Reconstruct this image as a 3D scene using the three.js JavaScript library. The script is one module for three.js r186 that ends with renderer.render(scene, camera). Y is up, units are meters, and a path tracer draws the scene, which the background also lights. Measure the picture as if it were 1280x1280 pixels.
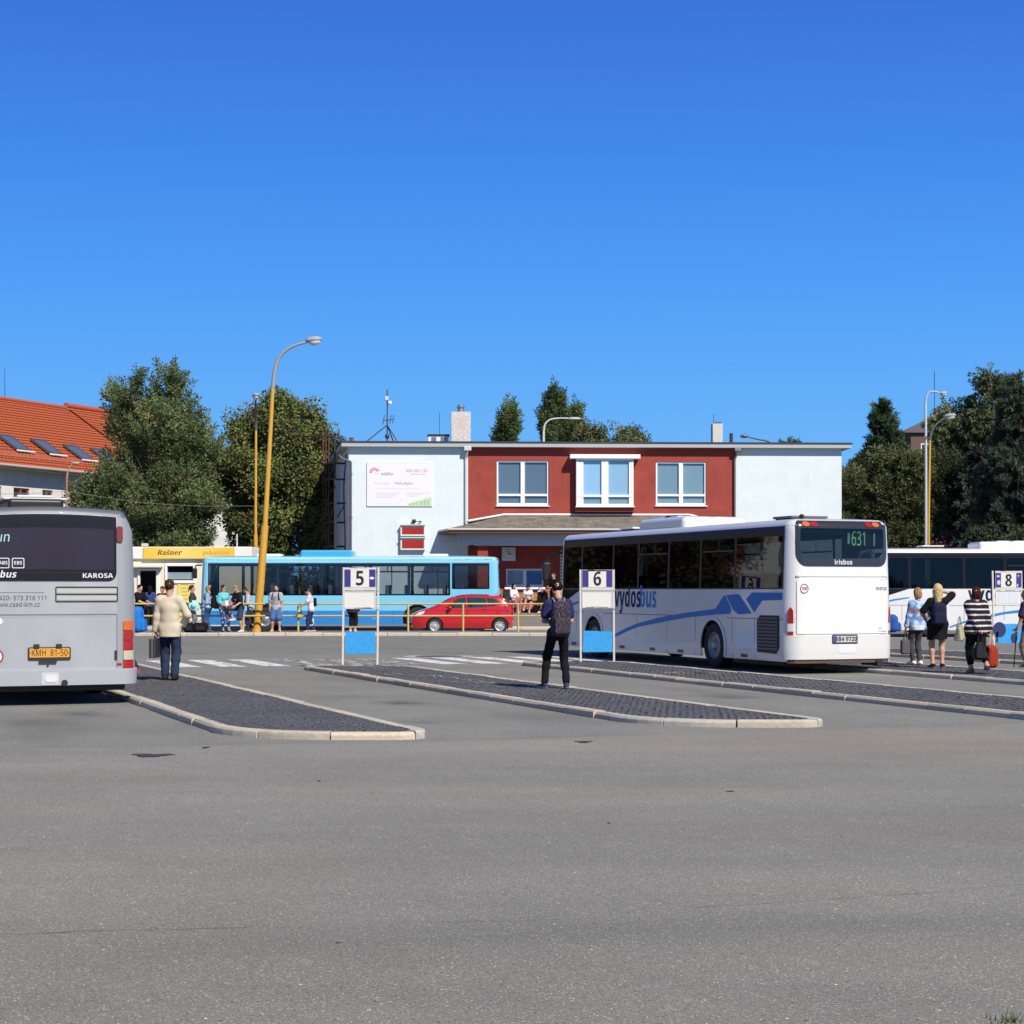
import * as THREE from 'three';
import { mergeGeometries, mergeVertices } from 'three/addons/utils/BufferGeometryUtils.js';
import { RoundedBoxGeometry } from 'three/addons/geometries/RoundedBoxGeometry.js';
import { TessellateModifier } from 'three/addons/modifiers/TessellateModifier.js';
import { FontLoader } from 'three/addons/loaders/FontLoader.js';
import { ImprovedNoise } from 'three/addons/math/ImprovedNoise.js';

// ------------------------------------------------------------------ camera, sky, sun, exposure
const scene = new THREE.Scene();
const camera = new THREE.PerspectiveCamera(2 * Math.atan(640 / 2250) * 180 / Math.PI, 1, 0.1, 1500);
camera.position.set(0, 1.7, 0);
camera.setViewOffset(1280, 1280, 0, -97, 1280, 1280);           // a shifted lens: verticals stay upright
const renderer = new THREE.WebGLRenderer({ antialias: true });
renderer.setSize(1024, 1024);
renderer.toneMapping = THREE.LinearToneMapping;
renderer.toneMappingExposure = 1.12;
renderer.shadowMap.enabled = true;

const SUN_AZ = 33 * Math.PI / 180, SUN_ALT = 43 * Math.PI / 180; // to the right of straight behind the camera
const sunDir = new THREE.Vector3(Math.sin(SUN_AZ) * Math.cos(SUN_ALT), Math.sin(SUN_ALT), Math.cos(SUN_AZ) * Math.cos(SUN_ALT));
const sun = new THREE.DirectionalLight(new THREE.Color().setRGB(1, 0.93, 0.82), 5.0);
sun.name = 'sun';
sun.position.copy(sunDir).multiplyScalar(150).add(new THREE.Vector3(0, 0, -50));
sun.target.position.set(0, 0, -50); sun.target.name = 'sun_target';
sun.castShadow = true; sun.shadow.mapSize.set(4096, 4096); sun.shadow.radius = 1;
Object.assign(sun.shadow.camera, { left: -75, right: 75, top: 75, bottom: -75, near: 1, far: 320 });
scene.add(sun, sun.target);

function makeSky() {
  const W = 1024, H = 512, data = new Float32Array(W * H * 4), mix = (a, b, t) => a + (b - a) * t;
  const stops = [[0, [0.21, 0.535, 0.96]], [0.06, [0.165, 0.485, 0.955]], [0.09, [0.142, 0.447, 0.95]], [0.16, [0.086, 0.352, 0.935]], [0.232, [0.057, 0.255, 0.82]], [0.312, [0.043, 0.175, 0.685]], [0.55, [0.024, 0.085, 0.32]], [1, [0.014, 0.045, 0.16]]];
  for (let r = 0; r < H; r++) for (let c = 0; c < W; c++) {
    const el = ((r + 0.5) / H - 0.5) * Math.PI, az = ((c + 0.5) / W - 0.5) * 2 * Math.PI, y = Math.sin(el), i = (r * W + c) * 4;
    const dx = Math.cos(az) * Math.cos(el), dz = Math.sin(az) * Math.cos(el);
    const cs = dx * sunDir.x + y * sunDir.y + dz * sunDir.z, g = Math.acos(Math.min(1, Math.max(-1, cs)));
    let k = 0; const yy = Math.max(0, y);
    while (k < stops.length - 2 && yy > stops[k + 1][0]) k++;
    const t = Math.min(1, (yy - stops[k][0]) / (stops[k + 1][0] - stops[k][0])), a = stops[k][1], b = stops[k + 1][1];
    const glow = 0.06 * Math.exp(-g * 1.6) + 0.7 * Math.exp(-g * 7), w = [1, 0.98, 0.9];   // the air is whiter and brighter about the sun, behind the camera
    for (let q = 0; q < 3; q++) data[i + q] = y < 0 ? [0.17, 0.165, 0.16][q] : mix(a[q], b[q], t) + glow * w[q] * Math.min(1, Math.max(0, (2.3 - g) / 1.2));
    for (let q = 0; q < 3; q++) data[i + q] /= 1.12;
    data[i + 3] = 1;
  }
  const tex = new THREE.DataTexture(data, W, H, THREE.RGBAFormat, THREE.FloatType);
  tex.mapping = THREE.EquirectangularReflectionMapping; tex.magFilter = THREE.LinearFilter; tex.needsUpdate = true;
  return tex;
}
scene.background = makeSky();
scene.environment = scene.background;

// ------------------------------------------------------------------ helpers
let seed = 1234567;
const rnd = () => { seed = (seed * 1664525 + 1013904223) >>> 0; return seed / 4294967296; };
const rr = (a, b) => a + (b - a) * rnd();
const V = (x, y, z) => new THREE.Vector3(x, y, z);
const perlin = new ImprovedNoise();
const noise = (x, y, z = 0) => perlin.noise(x + 100.3, y + 50.7, z + 20.1);
const used = new Map();
const numbered = (n) => { const k = used.get(n) ?? 0; used.set(n, k + 1); return k ? `${n}_${String(k).padStart(3, '0')}` : n; };
const groundAt = (u, v, h = 0) => { const d = (1.7 - h) * 2250 / (v - 737); return [(u - 640) / 2250 * d, d]; };   // where a sight line meets the ground

const gray = (g) => [g, g, g];
function M(color, rough = 0.7, more = {}) {
  const m = new THREE.MeshPhysicalMaterial({ roughness: rough, side: THREE.DoubleSide, ...more });
  m.color.setRGB(...(typeof color === 'number' ? gray(color) : color));
  return m;
}
function shadows(o) { o.castShadow = true; o.receiveShadow = true; return o; }
function part(name, g, m, parent, label) {
  const o = shadows(new THREE.Mesh(g, m)); o.name = name; parent.add(o);
  if (label) o.userData.label = label;
  return o;
}
function tag(o, label, category, group) { o.userData.label = label; if (category) o.userData.category = category; if (group) o.userData.group = group; return o; }
function thing(name, label, category, [x, y, z] = [0, 0, 0], turn = 0, group) {
  const o = new THREE.Group(); o.name = numbered(name); o.position.set(x, y, z); o.rotation.y = turn; scene.add(o);
  return tag(o, label, category, group);
}
function struct(name, g, m, label) {
  const o = shadows(g ? new THREE.Mesh(g, m) : new THREE.Group()); o.name = numbered(name); o.userData.kind = 'structure'; if (label) o.userData.label = label;
  scene.add(o); return o;
}
function copy(o, label, [x, y, z], turn) {
  const c = o.clone(); c.name = numbered(o.name.replace(/_\d{3}$/, '')); c.position.set(x, y, z); if (turn !== undefined) c.rotation.y = turn; c.userData = { ...o.userData, label }; scene.add(c); return c;
}
function norm(g) { g = g.index ? g.toNonIndexed() : g; for (const k of Object.keys(g.attributes)) if (!['position', 'normal', 'uv'].includes(k)) g.deleteAttribute(k); if (!g.attributes.normal) g.computeVertexNormals(); if (!g.attributes.uv) g.setAttribute('uv', new THREE.BufferAttribute(new Float32Array(g.attributes.position.count * 2), 2)); return g; }
const merge = (...list) => { const l = list.flat(Infinity).filter(Boolean).map(norm); return l.length === 1 ? l[0] : mergeGeometries(l); };
function box(w, h, d, x = 0, y = 0, z = 0, r = 0) {                 // x, z centre, y is the underside
  const g = r ? new RoundedBoxGeometry(w, h, d, r > 0.03 ? 3 : 1, Math.min(r, w / 2.01, h / 2.01, d / 2.01)) : new THREE.BoxGeometry(w, h, d);
  return g.translate(x, y + h / 2, z);
}
function cyl(a, b, r0, r1 = r0, seg = 10) {
  const d = V().subVectors(b, a), g = new THREE.CylinderGeometry(r1, r0, d.length(), seg, 1);
  g.applyQuaternion(new THREE.Quaternion().setFromUnitVectors(V(0, 1, 0), d.normalize()));
  return g.translate((a.x + b.x) / 2, (a.y + b.y) / 2, (a.z + b.z) / 2);
}
const ball = (x, y, z, rx, ry = rx, rz = rx, s = 12) => new THREE.SphereGeometry(1, s, Math.max(6, s * 0.7 | 0)).scale(rx, ry, rz).translate(x, y, z);
const tube = (pts, r, seg = 24, rs = 8) => new THREE.TubeGeometry(new THREE.CatmullRomCurve3(pts), seg, r, rs, false);
function taperTube(pts, r0, r1, seg = 20, rs = 8) {
  const c = new THREE.CatmullRomCurve3(pts), g = new THREE.TubeGeometry(c, seg, 1, rs, false), p = g.attributes.position;
  for (let i = 0; i <= seg; i++) { const o = c.getPointAt(i / seg), r = r0 + (r1 - r0) * i / seg; for (let j = 0; j <= rs; j++) { const k = i * (rs + 1) + j; p.setXYZ(k, o.x + (p.getX(k) - o.x) * r, o.y + (p.getY(k) - o.y) * r, o.z + (p.getZ(k) - o.z) * r); } }
  return g;
}
const poly = (pts) => new THREE.Shape(pts.map((p) => new THREE.Vector2(p[0], p[1])));
function roundRect(x0, y0, x1, y1, r, P = THREE.Shape) {
  const s = new P(), rs = Array.isArray(r) ? r : [r, r, r, r];     // corners: lower left, lower right, upper right, upper left
  s.moveTo(x0 + rs[0], y0); s.lineTo(x1 - rs[1], y0); if (rs[1]) s.absarc(x1 - rs[1], y0 + rs[1], rs[1], -Math.PI / 2, 0);
  s.lineTo(x1, y1 - rs[2]); if (rs[2]) s.absarc(x1 - rs[2], y1 - rs[2], rs[2], 0, Math.PI / 2);
  s.lineTo(x0 + rs[3], y1); if (rs[3]) s.absarc(x0 + rs[3], y1 - rs[3], rs[3], Math.PI / 2, Math.PI);
  s.lineTo(x0, y0 + rs[0]); if (rs[0]) s.absarc(x0 + rs[0], y0 + rs[0], rs[0], Math.PI, Math.PI * 1.5);
  return s;
}
const circle = (x, y, r, ry = r) => { const s = new THREE.Shape(); s.absellipse(x, y, r, ry, 0, Math.PI * 2); return s; };
const extrude = (shape, depth, bevel = 0, steps = 1) => new THREE.ExtrudeGeometry(shape, { depth, bevelEnabled: bevel > 0, bevelThickness: bevel, bevelSize: bevel, bevelOffset: -bevel, bevelSegments: 1, curveSegments: 8, steps });

// ------------------------------------------------------------------ computed textures
function tex(w, h, fn, srgb = true, repeat) {                      // fn(x, y) -> [r, g, b] 0..255
  const data = new Uint8Array(w * h * 4);
  for (let y = 0; y < h; y++) for (let x = 0; x < w; x++) { const c = fn(x, y), i = (y * w + x) * 4; data[i] = c[0]; data[i + 1] = c[1]; data[i + 2] = c[2]; data[i + 3] = 255; }
  const t = new THREE.DataTexture(data, w, h); t.magFilter = THREE.LinearFilter; t.minFilter = THREE.LinearMipmapLinearFilter; t.generateMipmaps = true; t.wrapS = t.wrapT = THREE.RepeatWrapping;
  if (srgb) t.colorSpace = THREE.SRGBColorSpace;
  if (repeat) t.repeat.set(...repeat);
  t.needsUpdate = true; return t;
}
function canvasTex(w, h, draw) {
  const c = document.createElement('canvas'); c.width = w; c.height = h; draw(c.getContext('2d'), w, h);
  const t = new THREE.CanvasTexture(c); t.colorSpace = THREE.SRGBColorSpace; t.anisotropy = 8; return t;
}
function asphaltTex(base, tint, size = 1024, specks = 1) {           // stones of several sizes in bitumen; wraps around
  const f = new Float32Array(size * size).fill(0), col = new Float32Array(size * size).fill(0);
  for (let i = 0; i < size * size; i++) f[i] = rr(-0.10, 0.10);
  const n = size * size / 34 * specks;
  for (let i = 0; i < n; i++) {
    const x = rnd() * size | 0, y = rnd() * size | 0, r = rr(0.7, rnd() < 0.05 ? 3.2 : 2.0), v = rnd() < 0.4 ? rr(-0.5, -0.15) : rr(0.06, rnd() < 0.07 ? 1.1 : 0.5), w = rr(-0.4, 1);
    for (let a = -3; a <= 3; a++) for (let b = -3; b <= 3; b++) if (a * a + b * b <= r * r) { const k = ((y + b + size) % size) * size + (x + a + size) % size; f[k] = v; col[k] = w; }
  }
  return tex(size, size, (x, y) => {
    const k = y * size + x, m = 1 + f[k], q = col[k] * 5;
    return [base * tint[0] * m + q, base * tint[1] * m + q * 0.2, base * tint[2] * m - q].map((z) => Math.max(0, Math.min(255, z)));
  });
}
function fineNoise(size, lo, hi) { return tex(size, size, () => gray(rr(lo, hi)), false); }
const bumpFine = fineNoise(512, 90, 255);
function plasterTex(r, g, b, amp) {
  return tex(512, 512, (x, y) => { const n = 1 + amp * (noise(x / 40, y / 40) + 0.5 * noise(x / 9, y / 9, 3)) + rr(-amp, amp) * 0.5; return [r * n, g * n, b * n].map((z) => Math.min(255, z)); });
}
const font = await new FontLoader().loadAsync('fonts/droid/droid_sans_bold.typeface.json');
const fontR = await new FontLoader().loadAsync('fonts/droid/droid_sans_regular.typeface.json');

// common materials
const MM = {
  steel: M([0.33, 0.34, 0.35], 0.45, { metalness: 0.7 }), dark: M(0.02, 0.6), black: M(0.012, 0.45), rubber: M(0.018, 0.85), chrome: M(0.6, 0.2, { metalness: 1 }),
  white: M([0.78, 0.79, 0.8], 0.45), whitePaint: M([0.74, 0.76, 0.77], 0.3, { clearcoat: 0.5, clearcoatRoughness: 0.12 }),
  glass: M([0.9, 0.93, 0.94], 0.03, { transmission: 1, ior: 1.5 }),
  busGlass: M([0.15, 0.17, 0.19], 0.02, { transmission: 1, ior: 1.5, specularIntensity: 0.75 }),
  roomDark: M([0.09, 0.09, 0.1], 0.9), redLens: M([0.36, 0.012, 0.015], 0.15, { clearcoat: 1 }), orangeLens: M([0.6, 0.13, 0.02], 0.15, { clearcoat: 1 }), clearLens: M([0.7, 0.7, 0.68], 0.1, { clearcoat: 1 }),
};

// ------------------------------------------------------------------ ground, roads, islands
const T = new THREE.Vector2(-0.36, 0.933), N2 = new THREE.Vector2(0.933, 0.36);   // lane direction and its right, as (x, distance)
const xAt = (b, d) => (b - 0.36 * d) / 0.933;                                   // x on the lane line b at distance d
const asphaltNear = M(1, 0.92, { map: asphaltTex(119, [1.01, 1.0, 0.94]), bumpMap: bumpFine, bumpScale: 0.002, vertexColors: true });
const asphaltFar = M(1, 0.92, { map: asphaltTex(120, [1.0, 1.0, 0.95], 1024, 1.25), bumpMap: bumpFine, bumpScale: 0.003, vertexColors: true });
const asphaltPlain = M([0.15, 0.15, 0.148], 0.95);
function sheet(name, xs, d0, d1, nd, y, colour, m, scale = 2.3) {
  const pos = [], uv = [], col = [], idx = [];
  for (let j = 0; j <= nd; j++) for (const x of xs) {
    const t = j / nd, d = d0(x) + (d1(x) - d0(x)) * t * (0.4 + 0.6 * t), c = colour(x, d);
    pos.push(x, typeof y === 'function' ? y(x, d) : y, -d); uv.push(x / scale, d / scale); col.push(...c);
  }
  for (let j = 0; j < nd; j++) for (let i = 0; i < xs.length - 1; i++) { const a = j * xs.length + i, b = a + xs.length; idx.push(a, a + 1, b, b, a + 1, b + 1); }
  const g = new THREE.BufferGeometry(); g.setAttribute('position', new THREE.Float32BufferAttribute(pos, 3)); g.setAttribute('uv', new THREE.Float32BufferAttribute(uv, 2)); g.setAttribute('color', new THREE.Float32BufferAttribute(col, 3)); g.setIndex(idx); g.computeVertexNormals();
  return struct(name, g, m);
}
const spread = (half, fine, step) => { const a = []; for (let x = -half; x < -fine; x += 4) a.push(x); for (let x = -fine; x <= fine; x += step) a.push(x); for (let x = fine + 4; x <= half; x += 4) a.push(x); return a; };
const joint = (x) => x < -5.46 ? 19.2 + (x + 5.46) * 0.17 : x < 0 ? 20.35 + x * 0.21 : x < 6.55 ? 20.35 + x * 0.4 : 22.97 + (x - 6.55) * 0.42;
const blot = (x, d, x0, d0, rx, rd) => Math.exp(-(((x - x0) / rx) ** 2) - (((d - d0) / rd) ** 2));
struct('ground', new THREE.CircleGeometry(700, 64).rotateX(-Math.PI / 2).translate(0, -0.03, 0), M([0.12, 0.125, 0.1], 1));
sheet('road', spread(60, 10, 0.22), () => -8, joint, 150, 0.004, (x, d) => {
  let m = 1 + 0.13 * noise(x * 0.28, d * 0.45) + 0.08 * noise(x * 1.1, d * 1.6, 5) + 0.075 * noise(x * 0.08, d * 2.4, 9) + 0.05 * noise(x * 3, d * 3.4, 2);
  m *= 1 - 0.12 * blot(x, d, 0.5, 8.8 + x * 0.12, 5, 0.3) - 0.06 * blot(x, d, 1, 12.5, 7, 0.6) - 0.05 * blot(x, d, -3, 16.3, 5, 0.5);
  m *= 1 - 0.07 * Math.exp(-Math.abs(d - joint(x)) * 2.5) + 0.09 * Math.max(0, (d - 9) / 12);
  const w = 0.10 * blot(x, d, 4.2, 20.2, 3.2, 1.6) + 0.05 * Math.max(0, noise(x * 0.3, d * 0.7, 14));
  return [m * (1 + w), m, m * (1 - w)];
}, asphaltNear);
sheet('terminal_asphalt', spread(60, 14, 0.3), joint, () => 76.6, 170, 0, (x, d) => {
  const b = x * 0.933 + d * 0.36, a = d * 0.933 - x * 0.36;
  let m = 1 + 0.13 * noise(x * 0.5, d * 0.5, 2) + 0.08 * noise(x * 1.7, d * 1.1, 7) - 0.14 * Math.max(0, noise(b * 1.8, a * 0.12, 3));
  const oil = (u, v, r, l, s) => { const [ox, od] = groundAt(u, v), ob = ox * 0.933 + od * 0.36, oa = od * 0.933 - ox * 0.36, n = 1 + 0.7 * noise(x * 2.4, d * 2.4, u); m *= 1 - s * Math.min(1, Math.exp(-(((b - ob) / r) ** 2) - (((a - oa) / l) ** 2)) * n); };
  oil(503, 879, 0.3, 0.55, 0.62); oil(440, 871, 0.35, 0.5, 0.25); oil(528, 903, 0.2, 0.2, 0.3); oil(908, 871, 0.35, 0.55, 0.55); oil(870, 864, 0.3, 1.4, 0.25); oil(1150, 842, 0.35, 0.8, 0.35); oil(420, 848, 0.5, 2, 0.15); oil(1240, 868, 0.4, 1.2, 0.25); oil(60, 905, 0.5, 1.4, 0.35); oil(250, 905, 0.3, 0.8, 0.2); oil(1190, 880, 0.6, 2.2, 0.2); oil(560, 866, 0.18, 2.6, 0.22); oil(700, 897, 0.5, 1.1, 0.18); oil(100, 892, 0.25, 0.6, 0.45);
  m *= 1 - 0.1 * Math.exp(-Math.abs(d - joint(x)) * 3);
  if (d > 47) m *= 0.9;
  return [m * 1.005, m, m * 0.99];
}, asphaltFar);

const sett = (() => {                                                          // one small paving stone: a chamfered cube without its underside
  const g = new THREE.CylinderGeometry(0.059, 0.066, 0.03, 4, 1, false, Math.PI / 4).toNonIndexed(); g.computeVertexNormals(); return g;
})();
const settMat = M(1, 0.75), bedMat = M([0.055, 0.054, 0.055], 0.95), chalkMat = M([0.42, 0.42, 0.42], 0.95);
const kerbMats = [[0.6, 0.545, 0.46], [0.53, 0.49, 0.42], [0.64, 0.575, 0.47], [0.55, 0.53, 0.48]].map((c) => { const t = plasterTex(238, 234, 228, 0.07); t.repeat.set(1.2, 1.2); return M(c, 0.85, { map: t, bumpMap: bumpFine, bumpScale: 0.004 }); });
function roundPoly(pts, radii) {
  const out = [], n = pts.length;
  for (let i = 0; i < n; i++) {
    const p = pts[i], a = pts[(i + n - 1) % n].clone().sub(p).normalize(), b = pts[(i + 1) % n].clone().sub(p).normalize(), half = Math.acos(Math.max(-1, Math.min(1, a.dot(b)))) / 2;
    const r = radii[i], c = p.clone().add(a.clone().add(b).normalize().multiplyScalar(r / Math.sin(half))), t0 = p.clone().add(a.clone().multiplyScalar(r / Math.tan(half))), t1 = p.clone().add(b.clone().multiplyScalar(r / Math.tan(half)));
    const f0 = Math.atan2(t0.y - c.y, t0.x - c.x); let f1 = Math.atan2(t1.y - c.y, t1.x - c.x), df = f1 - f0; while (df > Math.PI) df -= 2 * Math.PI; while (df < -Math.PI) df += 2 * Math.PI;
    for (let k = 0; k <= 8; k++) out.push(new THREE.Vector2(c.x + r * Math.cos(f0 + df * k / 8), c.y + r * Math.sin(f0 + df * k / 8)));
  }
  return out;
}
function kerbRun(parent, path, closed, h, width, len, side = 1) {              // kerb stones one by one along a path of (x, distance); side: +1 when the pavement is on the path's left
  const P = closed ? [...path, path[0]] : path, S = [0];
  for (let i = 1; i < P.length; i++) S.push(S[i - 1] + P[i].distanceTo(P[i - 1]));
  const total = S[S.length - 1];
  const at = (s) => { let i = 1; while (i < P.length - 1 && S[i] < s) i++; const t = (s - S[i - 1]) / Math.max(1e-6, S[i] - S[i - 1]), p = P[i - 1].clone().lerp(P[i], t); const dir = at.dir(i, s); return [p, new THREE.Vector2(-dir.y, dir.x).multiplyScalar(side)]; };
  at.dir = (i, s) => { const w = 0.12, q = (z) => { let k = 1; z = Math.max(0, Math.min(total, z)); while (k < P.length - 1 && S[k] < z) k++; return P[k - 1].clone().lerp(P[k], (z - S[k - 1]) / Math.max(1e-6, S[k] - S[k - 1])); }; return q(s + w).sub(q(s - w)).normalize(); };
  let s = 0;
  while (s < total - 0.05) {
    let e = s + len * rr(0.9, 1.1); if (e > total - len * 0.4) e = total;
    const secs = [], straight = at(s + 0.01)[1].dot(at(e - 0.01)[1]) > 0.9995, m = straight ? 1 : 5, dh = rr(-0.006, 0.006), push = rr(-0.012, 0.012), g0 = rr(0.006, 0.014), c = 0.018 + rr(0, 0.014);
    for (let k = 0; k <= m; k++) {
      const z = s + g0 + (e - s - 2 * g0) * k / m, [p, n] = at(z), q = (w, y) => [p.x + n.x * (w + push), y, -(p.y + n.y * (w + push))];
      secs.push([q(0.006, -0.1), q(0, h * 0.5), q(0.002, h - c + dh), q(c, h + dh), q(width * 0.6, h + dh + 0.002), q(width - 0.008, h + dh - 0.002), q(width, h - 0.05)]);
    }
    const pos = [], uv = [], quad = (a, b, cc, d) => { for (const v of [a, b, cc, b, d, cc]) { pos.push(...v); uv.push(v[0] + v[1] + s * 0.3, v[2] - v[1]); } };
    for (let k = 0; k < m; k++) for (let j = 0; j < 6; j++) quad(secs[k][j], secs[k][j + 1], secs[k + 1][j], secs[k + 1][j + 1]);
    for (const q of [secs[0], secs[m]]) for (let j = 1; j < 6; j++) { for (const v of [q[0], q[j], q[j + 1]]) { pos.push(...v); uv.push(v[0], v[1]); } }
    const g = new THREE.BufferGeometry(); g.setAttribute('position', new THREE.Float32BufferAttribute(pos, 3)); g.setAttribute('uv', new THREE.Float32BufferAttribute(uv, 2)); g.computeVertexNormals();
    part('kerb_stone', g, kerbMats[(rnd() * 4) | 0], parent);
    s = e;
  }
}
const inside = (p, P) => { let c = false; for (let i = 0, j = P.length - 1; i < P.length; j = i++) if ((P[i].y > p.y) !== (P[j].y > p.y) && p.x < (P[j].x - P[i].x) * (p.y - P[i].y) / (P[j].y - P[i].y) + P[i].x) c = !c; return c; };
const ISLAND_H = 0.09;
function chalk(parent, list, y = ISLAND_H + 0.004) {                              // thin scrawls, [x, d] points
  const pieces = list.map((pts) => { const c = new THREE.CatmullRomCurve3(pts.map(([x, d]) => V(x, 0, -d))), n = pts.length * 6, pos = [], idx = []; for (let i = 0; i <= n; i++) { const p = c.getPoint(i / n), q = c.getTangent(i / n), w = 0.012 * (0.5 + rnd()); pos.push(p.x - q.z * w, y, p.z + q.x * w, p.x + q.z * w, y, p.z - q.x * w); if (i < n && rnd() < 0.85) { const a = i * 2; idx.push(a, a + 1, a + 2, a + 1, a + 3, a + 2); } } const g = new THREE.BufferGeometry(); g.setAttribute('position', new THREE.Float32BufferAttribute(pos, 3)); g.setIndex(idx); g.computeVertexNormals(); return g; });
  part('chalk_mark', merge(pieces), chalkMat, parent);
}
function island(label, bl, br, dn, df, radii) {
  const pts = [[bl, dn], [br, dn], [br, df], [bl, df]].map(([b, d]) => new THREE.Vector2(xAt(b, d), d)), path = roundPoly(pts, radii);
  const o = struct('traffic_island', null, null, label);
  kerbRun(o, path, true, ISLAND_H, 0.18, 1.0, 1);
  const inner = roundPoly(pts.map((p, i) => { const q = pts[(i + 3) % 4].clone().sub(p).normalize(), r = pts[(i + 1) % 4].clone().sub(p).normalize(), s = Math.sin(Math.acos(q.dot(r))); return p.clone().add(q.add(r).multiplyScalar(0.18 / s)); }), radii.map((r) => Math.max(0.06, r - 0.2)));
  const bed = new THREE.ShapeGeometry(new THREE.Shape(inner)).rotateX(-Math.PI / 2).translate(0, ISLAND_H - 0.022, 0);
  part('bed', bed, bedMat, o);
  const mats = [], cols = [], m4 = new THREE.Matrix4(), q = new THREE.Quaternion();
  const aMin = dn * 0.933 - 8, aMax = df * 0.933 + 12, step = 0.098;
  for (let a = aMin; a < aMax; a += step) for (let b = bl; b < br; b += step) {
    const bb = b + ((Math.round(a / step) % 2) ? step / 2 : 0) + rr(-0.008, 0.008), aa = a + rr(-0.008, 0.008), p = new THREE.Vector2(bb * 0.933 - aa * 0.36, bb * 0.36 + aa * 0.933);
    if (!inside(p, inner)) continue;
    q.setFromEuler(new THREE.Euler(rr(-0.05, 0.05), 0.368 + rr(-0.08, 0.08), rr(-0.05, 0.05)));
    const w = rr(0.96, 1.1); mats.push(m4.compose(V(p.x, ISLAND_H - 0.02 + rr(-0.002, 0.003), -p.y), q, V(w, 1, rr(0.96, 1.1))).clone());
    const g = rr(0.066, 0.09) * (1 + 0.2 * noise(p.x, p.y)), t = rr(-0.006, 0.008); cols.push(new THREE.Color().setRGB(g + t - 0.001, g, g + 0.004 - t * 0.4));
  }
  const s = new THREE.InstancedMesh(sett, settMat, mats.length); s.name = 'setts'; s.userData.kind = 'stuff'; shadows(s);
  mats.forEach((m, i) => { s.setMatrixAt(i, m); s.setColorAt(i, cols[i]); }); o.add(s);
  return o;
}
const isl = [
  island('low cobbled island with pale kerb in front of the man in the beige jacket', 4.38, 6.55, 20.35, 40, [1.7, 0.33, 1.2, 0.35]),
  island('long cobbled island carrying the bay 5 sign', 9.6, 11.74, 22.15, 38.5, [1.9, 0.33, 1.2, 0.35]),
  island('long cobbled island carrying the bay 6 sign', 14.68, 16.92, 21.5, 40.6, [1.9, 0.33, 1.2, 0.35]),
  island('cobbled island behind the white coach where women stand', 20.0, 22.4, 22.5, 43, [1.9, 0.33, 1.2, 0.35]),
  island('far right cobbled island carrying the bay 8 sign', 25.4, 28.0, 24, 49.5, [1.9, 0.33, 1.2, 0.35]),
];
{
  const g = (u, v) => groundAt(u, v, ISLAND_H), wob = (u0, u1, v0, v1, n) => Array.from({ length: n }, (_, i) => g(u0 + (u1 - u0) * i / (n - 1) + rr(-3, 3), v0 + (v1 - v0) * i / (n - 1) + rr(-1.2, 1.2)));
  chalk(isl[1], [wob(432, 478, 833, 832, 7), wob(440, 490, 836, 834.5, 6), wob(520, 545, 846, 845, 6), wob(545, 580, 845, 849, 9), wob(556, 605, 852, 853, 10), wob(585, 618, 850, 853, 9), wob(600, 622, 854, 853.5, 5), wob(480, 500, 843, 842, 5)]);
  chalk(isl[2], [wob(830, 856, 840.5, 841, 7), wob(882, 900, 841, 842, 8)]);
}
for (const [u, v] of [[872, 841.2], [878, 841.8], [884, 841.5]]) { const [x, d] = groundAt(u, v, ISLAND_H); part('tar_spot', new THREE.CircleGeometry(0.06, 7).rotateX(-Math.PI / 2).scale(1.2, 1, 1.6).translate(x, ISLAND_H + 0.006, -d), MM.dark, isl[2]); }

function blob(name, u0, u1, v, depth, m, label) {                                // an irregular flat patch lying on the road
  const [x0, d] = groundAt(u0, v), [x1] = groundAt(u1, v), s = new THREE.Shape(), n = 22;
  for (let i = 0; i < n; i++) { const a = i / n * Math.PI * 2, r = rr(0.55, 1.05) * (1 + 0.25 * Math.sin(a * 3)); s[i ? 'lineTo' : 'moveTo'](Math.cos(a) * r * (x1 - x0) / 2, Math.sin(a) * r * depth / 2); }
  return struct(name, new THREE.ShapeGeometry(s).rotateX(-Math.PI / 2).translate((x0 + x1) / 2, 0.009, -d), m, label);
}
const tarMat = M([0.035, 0.034, 0.033], 0.8);
blob('tar_patch', 160, 217, 945, 0.42, tarMat, 'dark tar patch on the road left of the first island');
blob('tar_patch', 252, 263, 935, 0.2, tarMat, 'tiny dark spot near the tip of the first island');
blob('tar_patch', 717, 742, 928, 0.26, tarMat, 'small dark patch on the road between the two islands');
blob('tar_patch', 396, 402, 977, 0.07, tarMat, 'speck of tar in the middle of the near road');
blob('tar_patch', 759, 764, 1030, 0.05, tarMat, 'speck of tar on the near road right of centre');
blob('tar_patch', 418, 428, 1180, 0.02, tarMat, 'speck of tar low in the near road');
blob('tar_patch', 905, 920, 990, 0.06, tarMat, 'faint tar spot right of centre on the near road');
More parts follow.
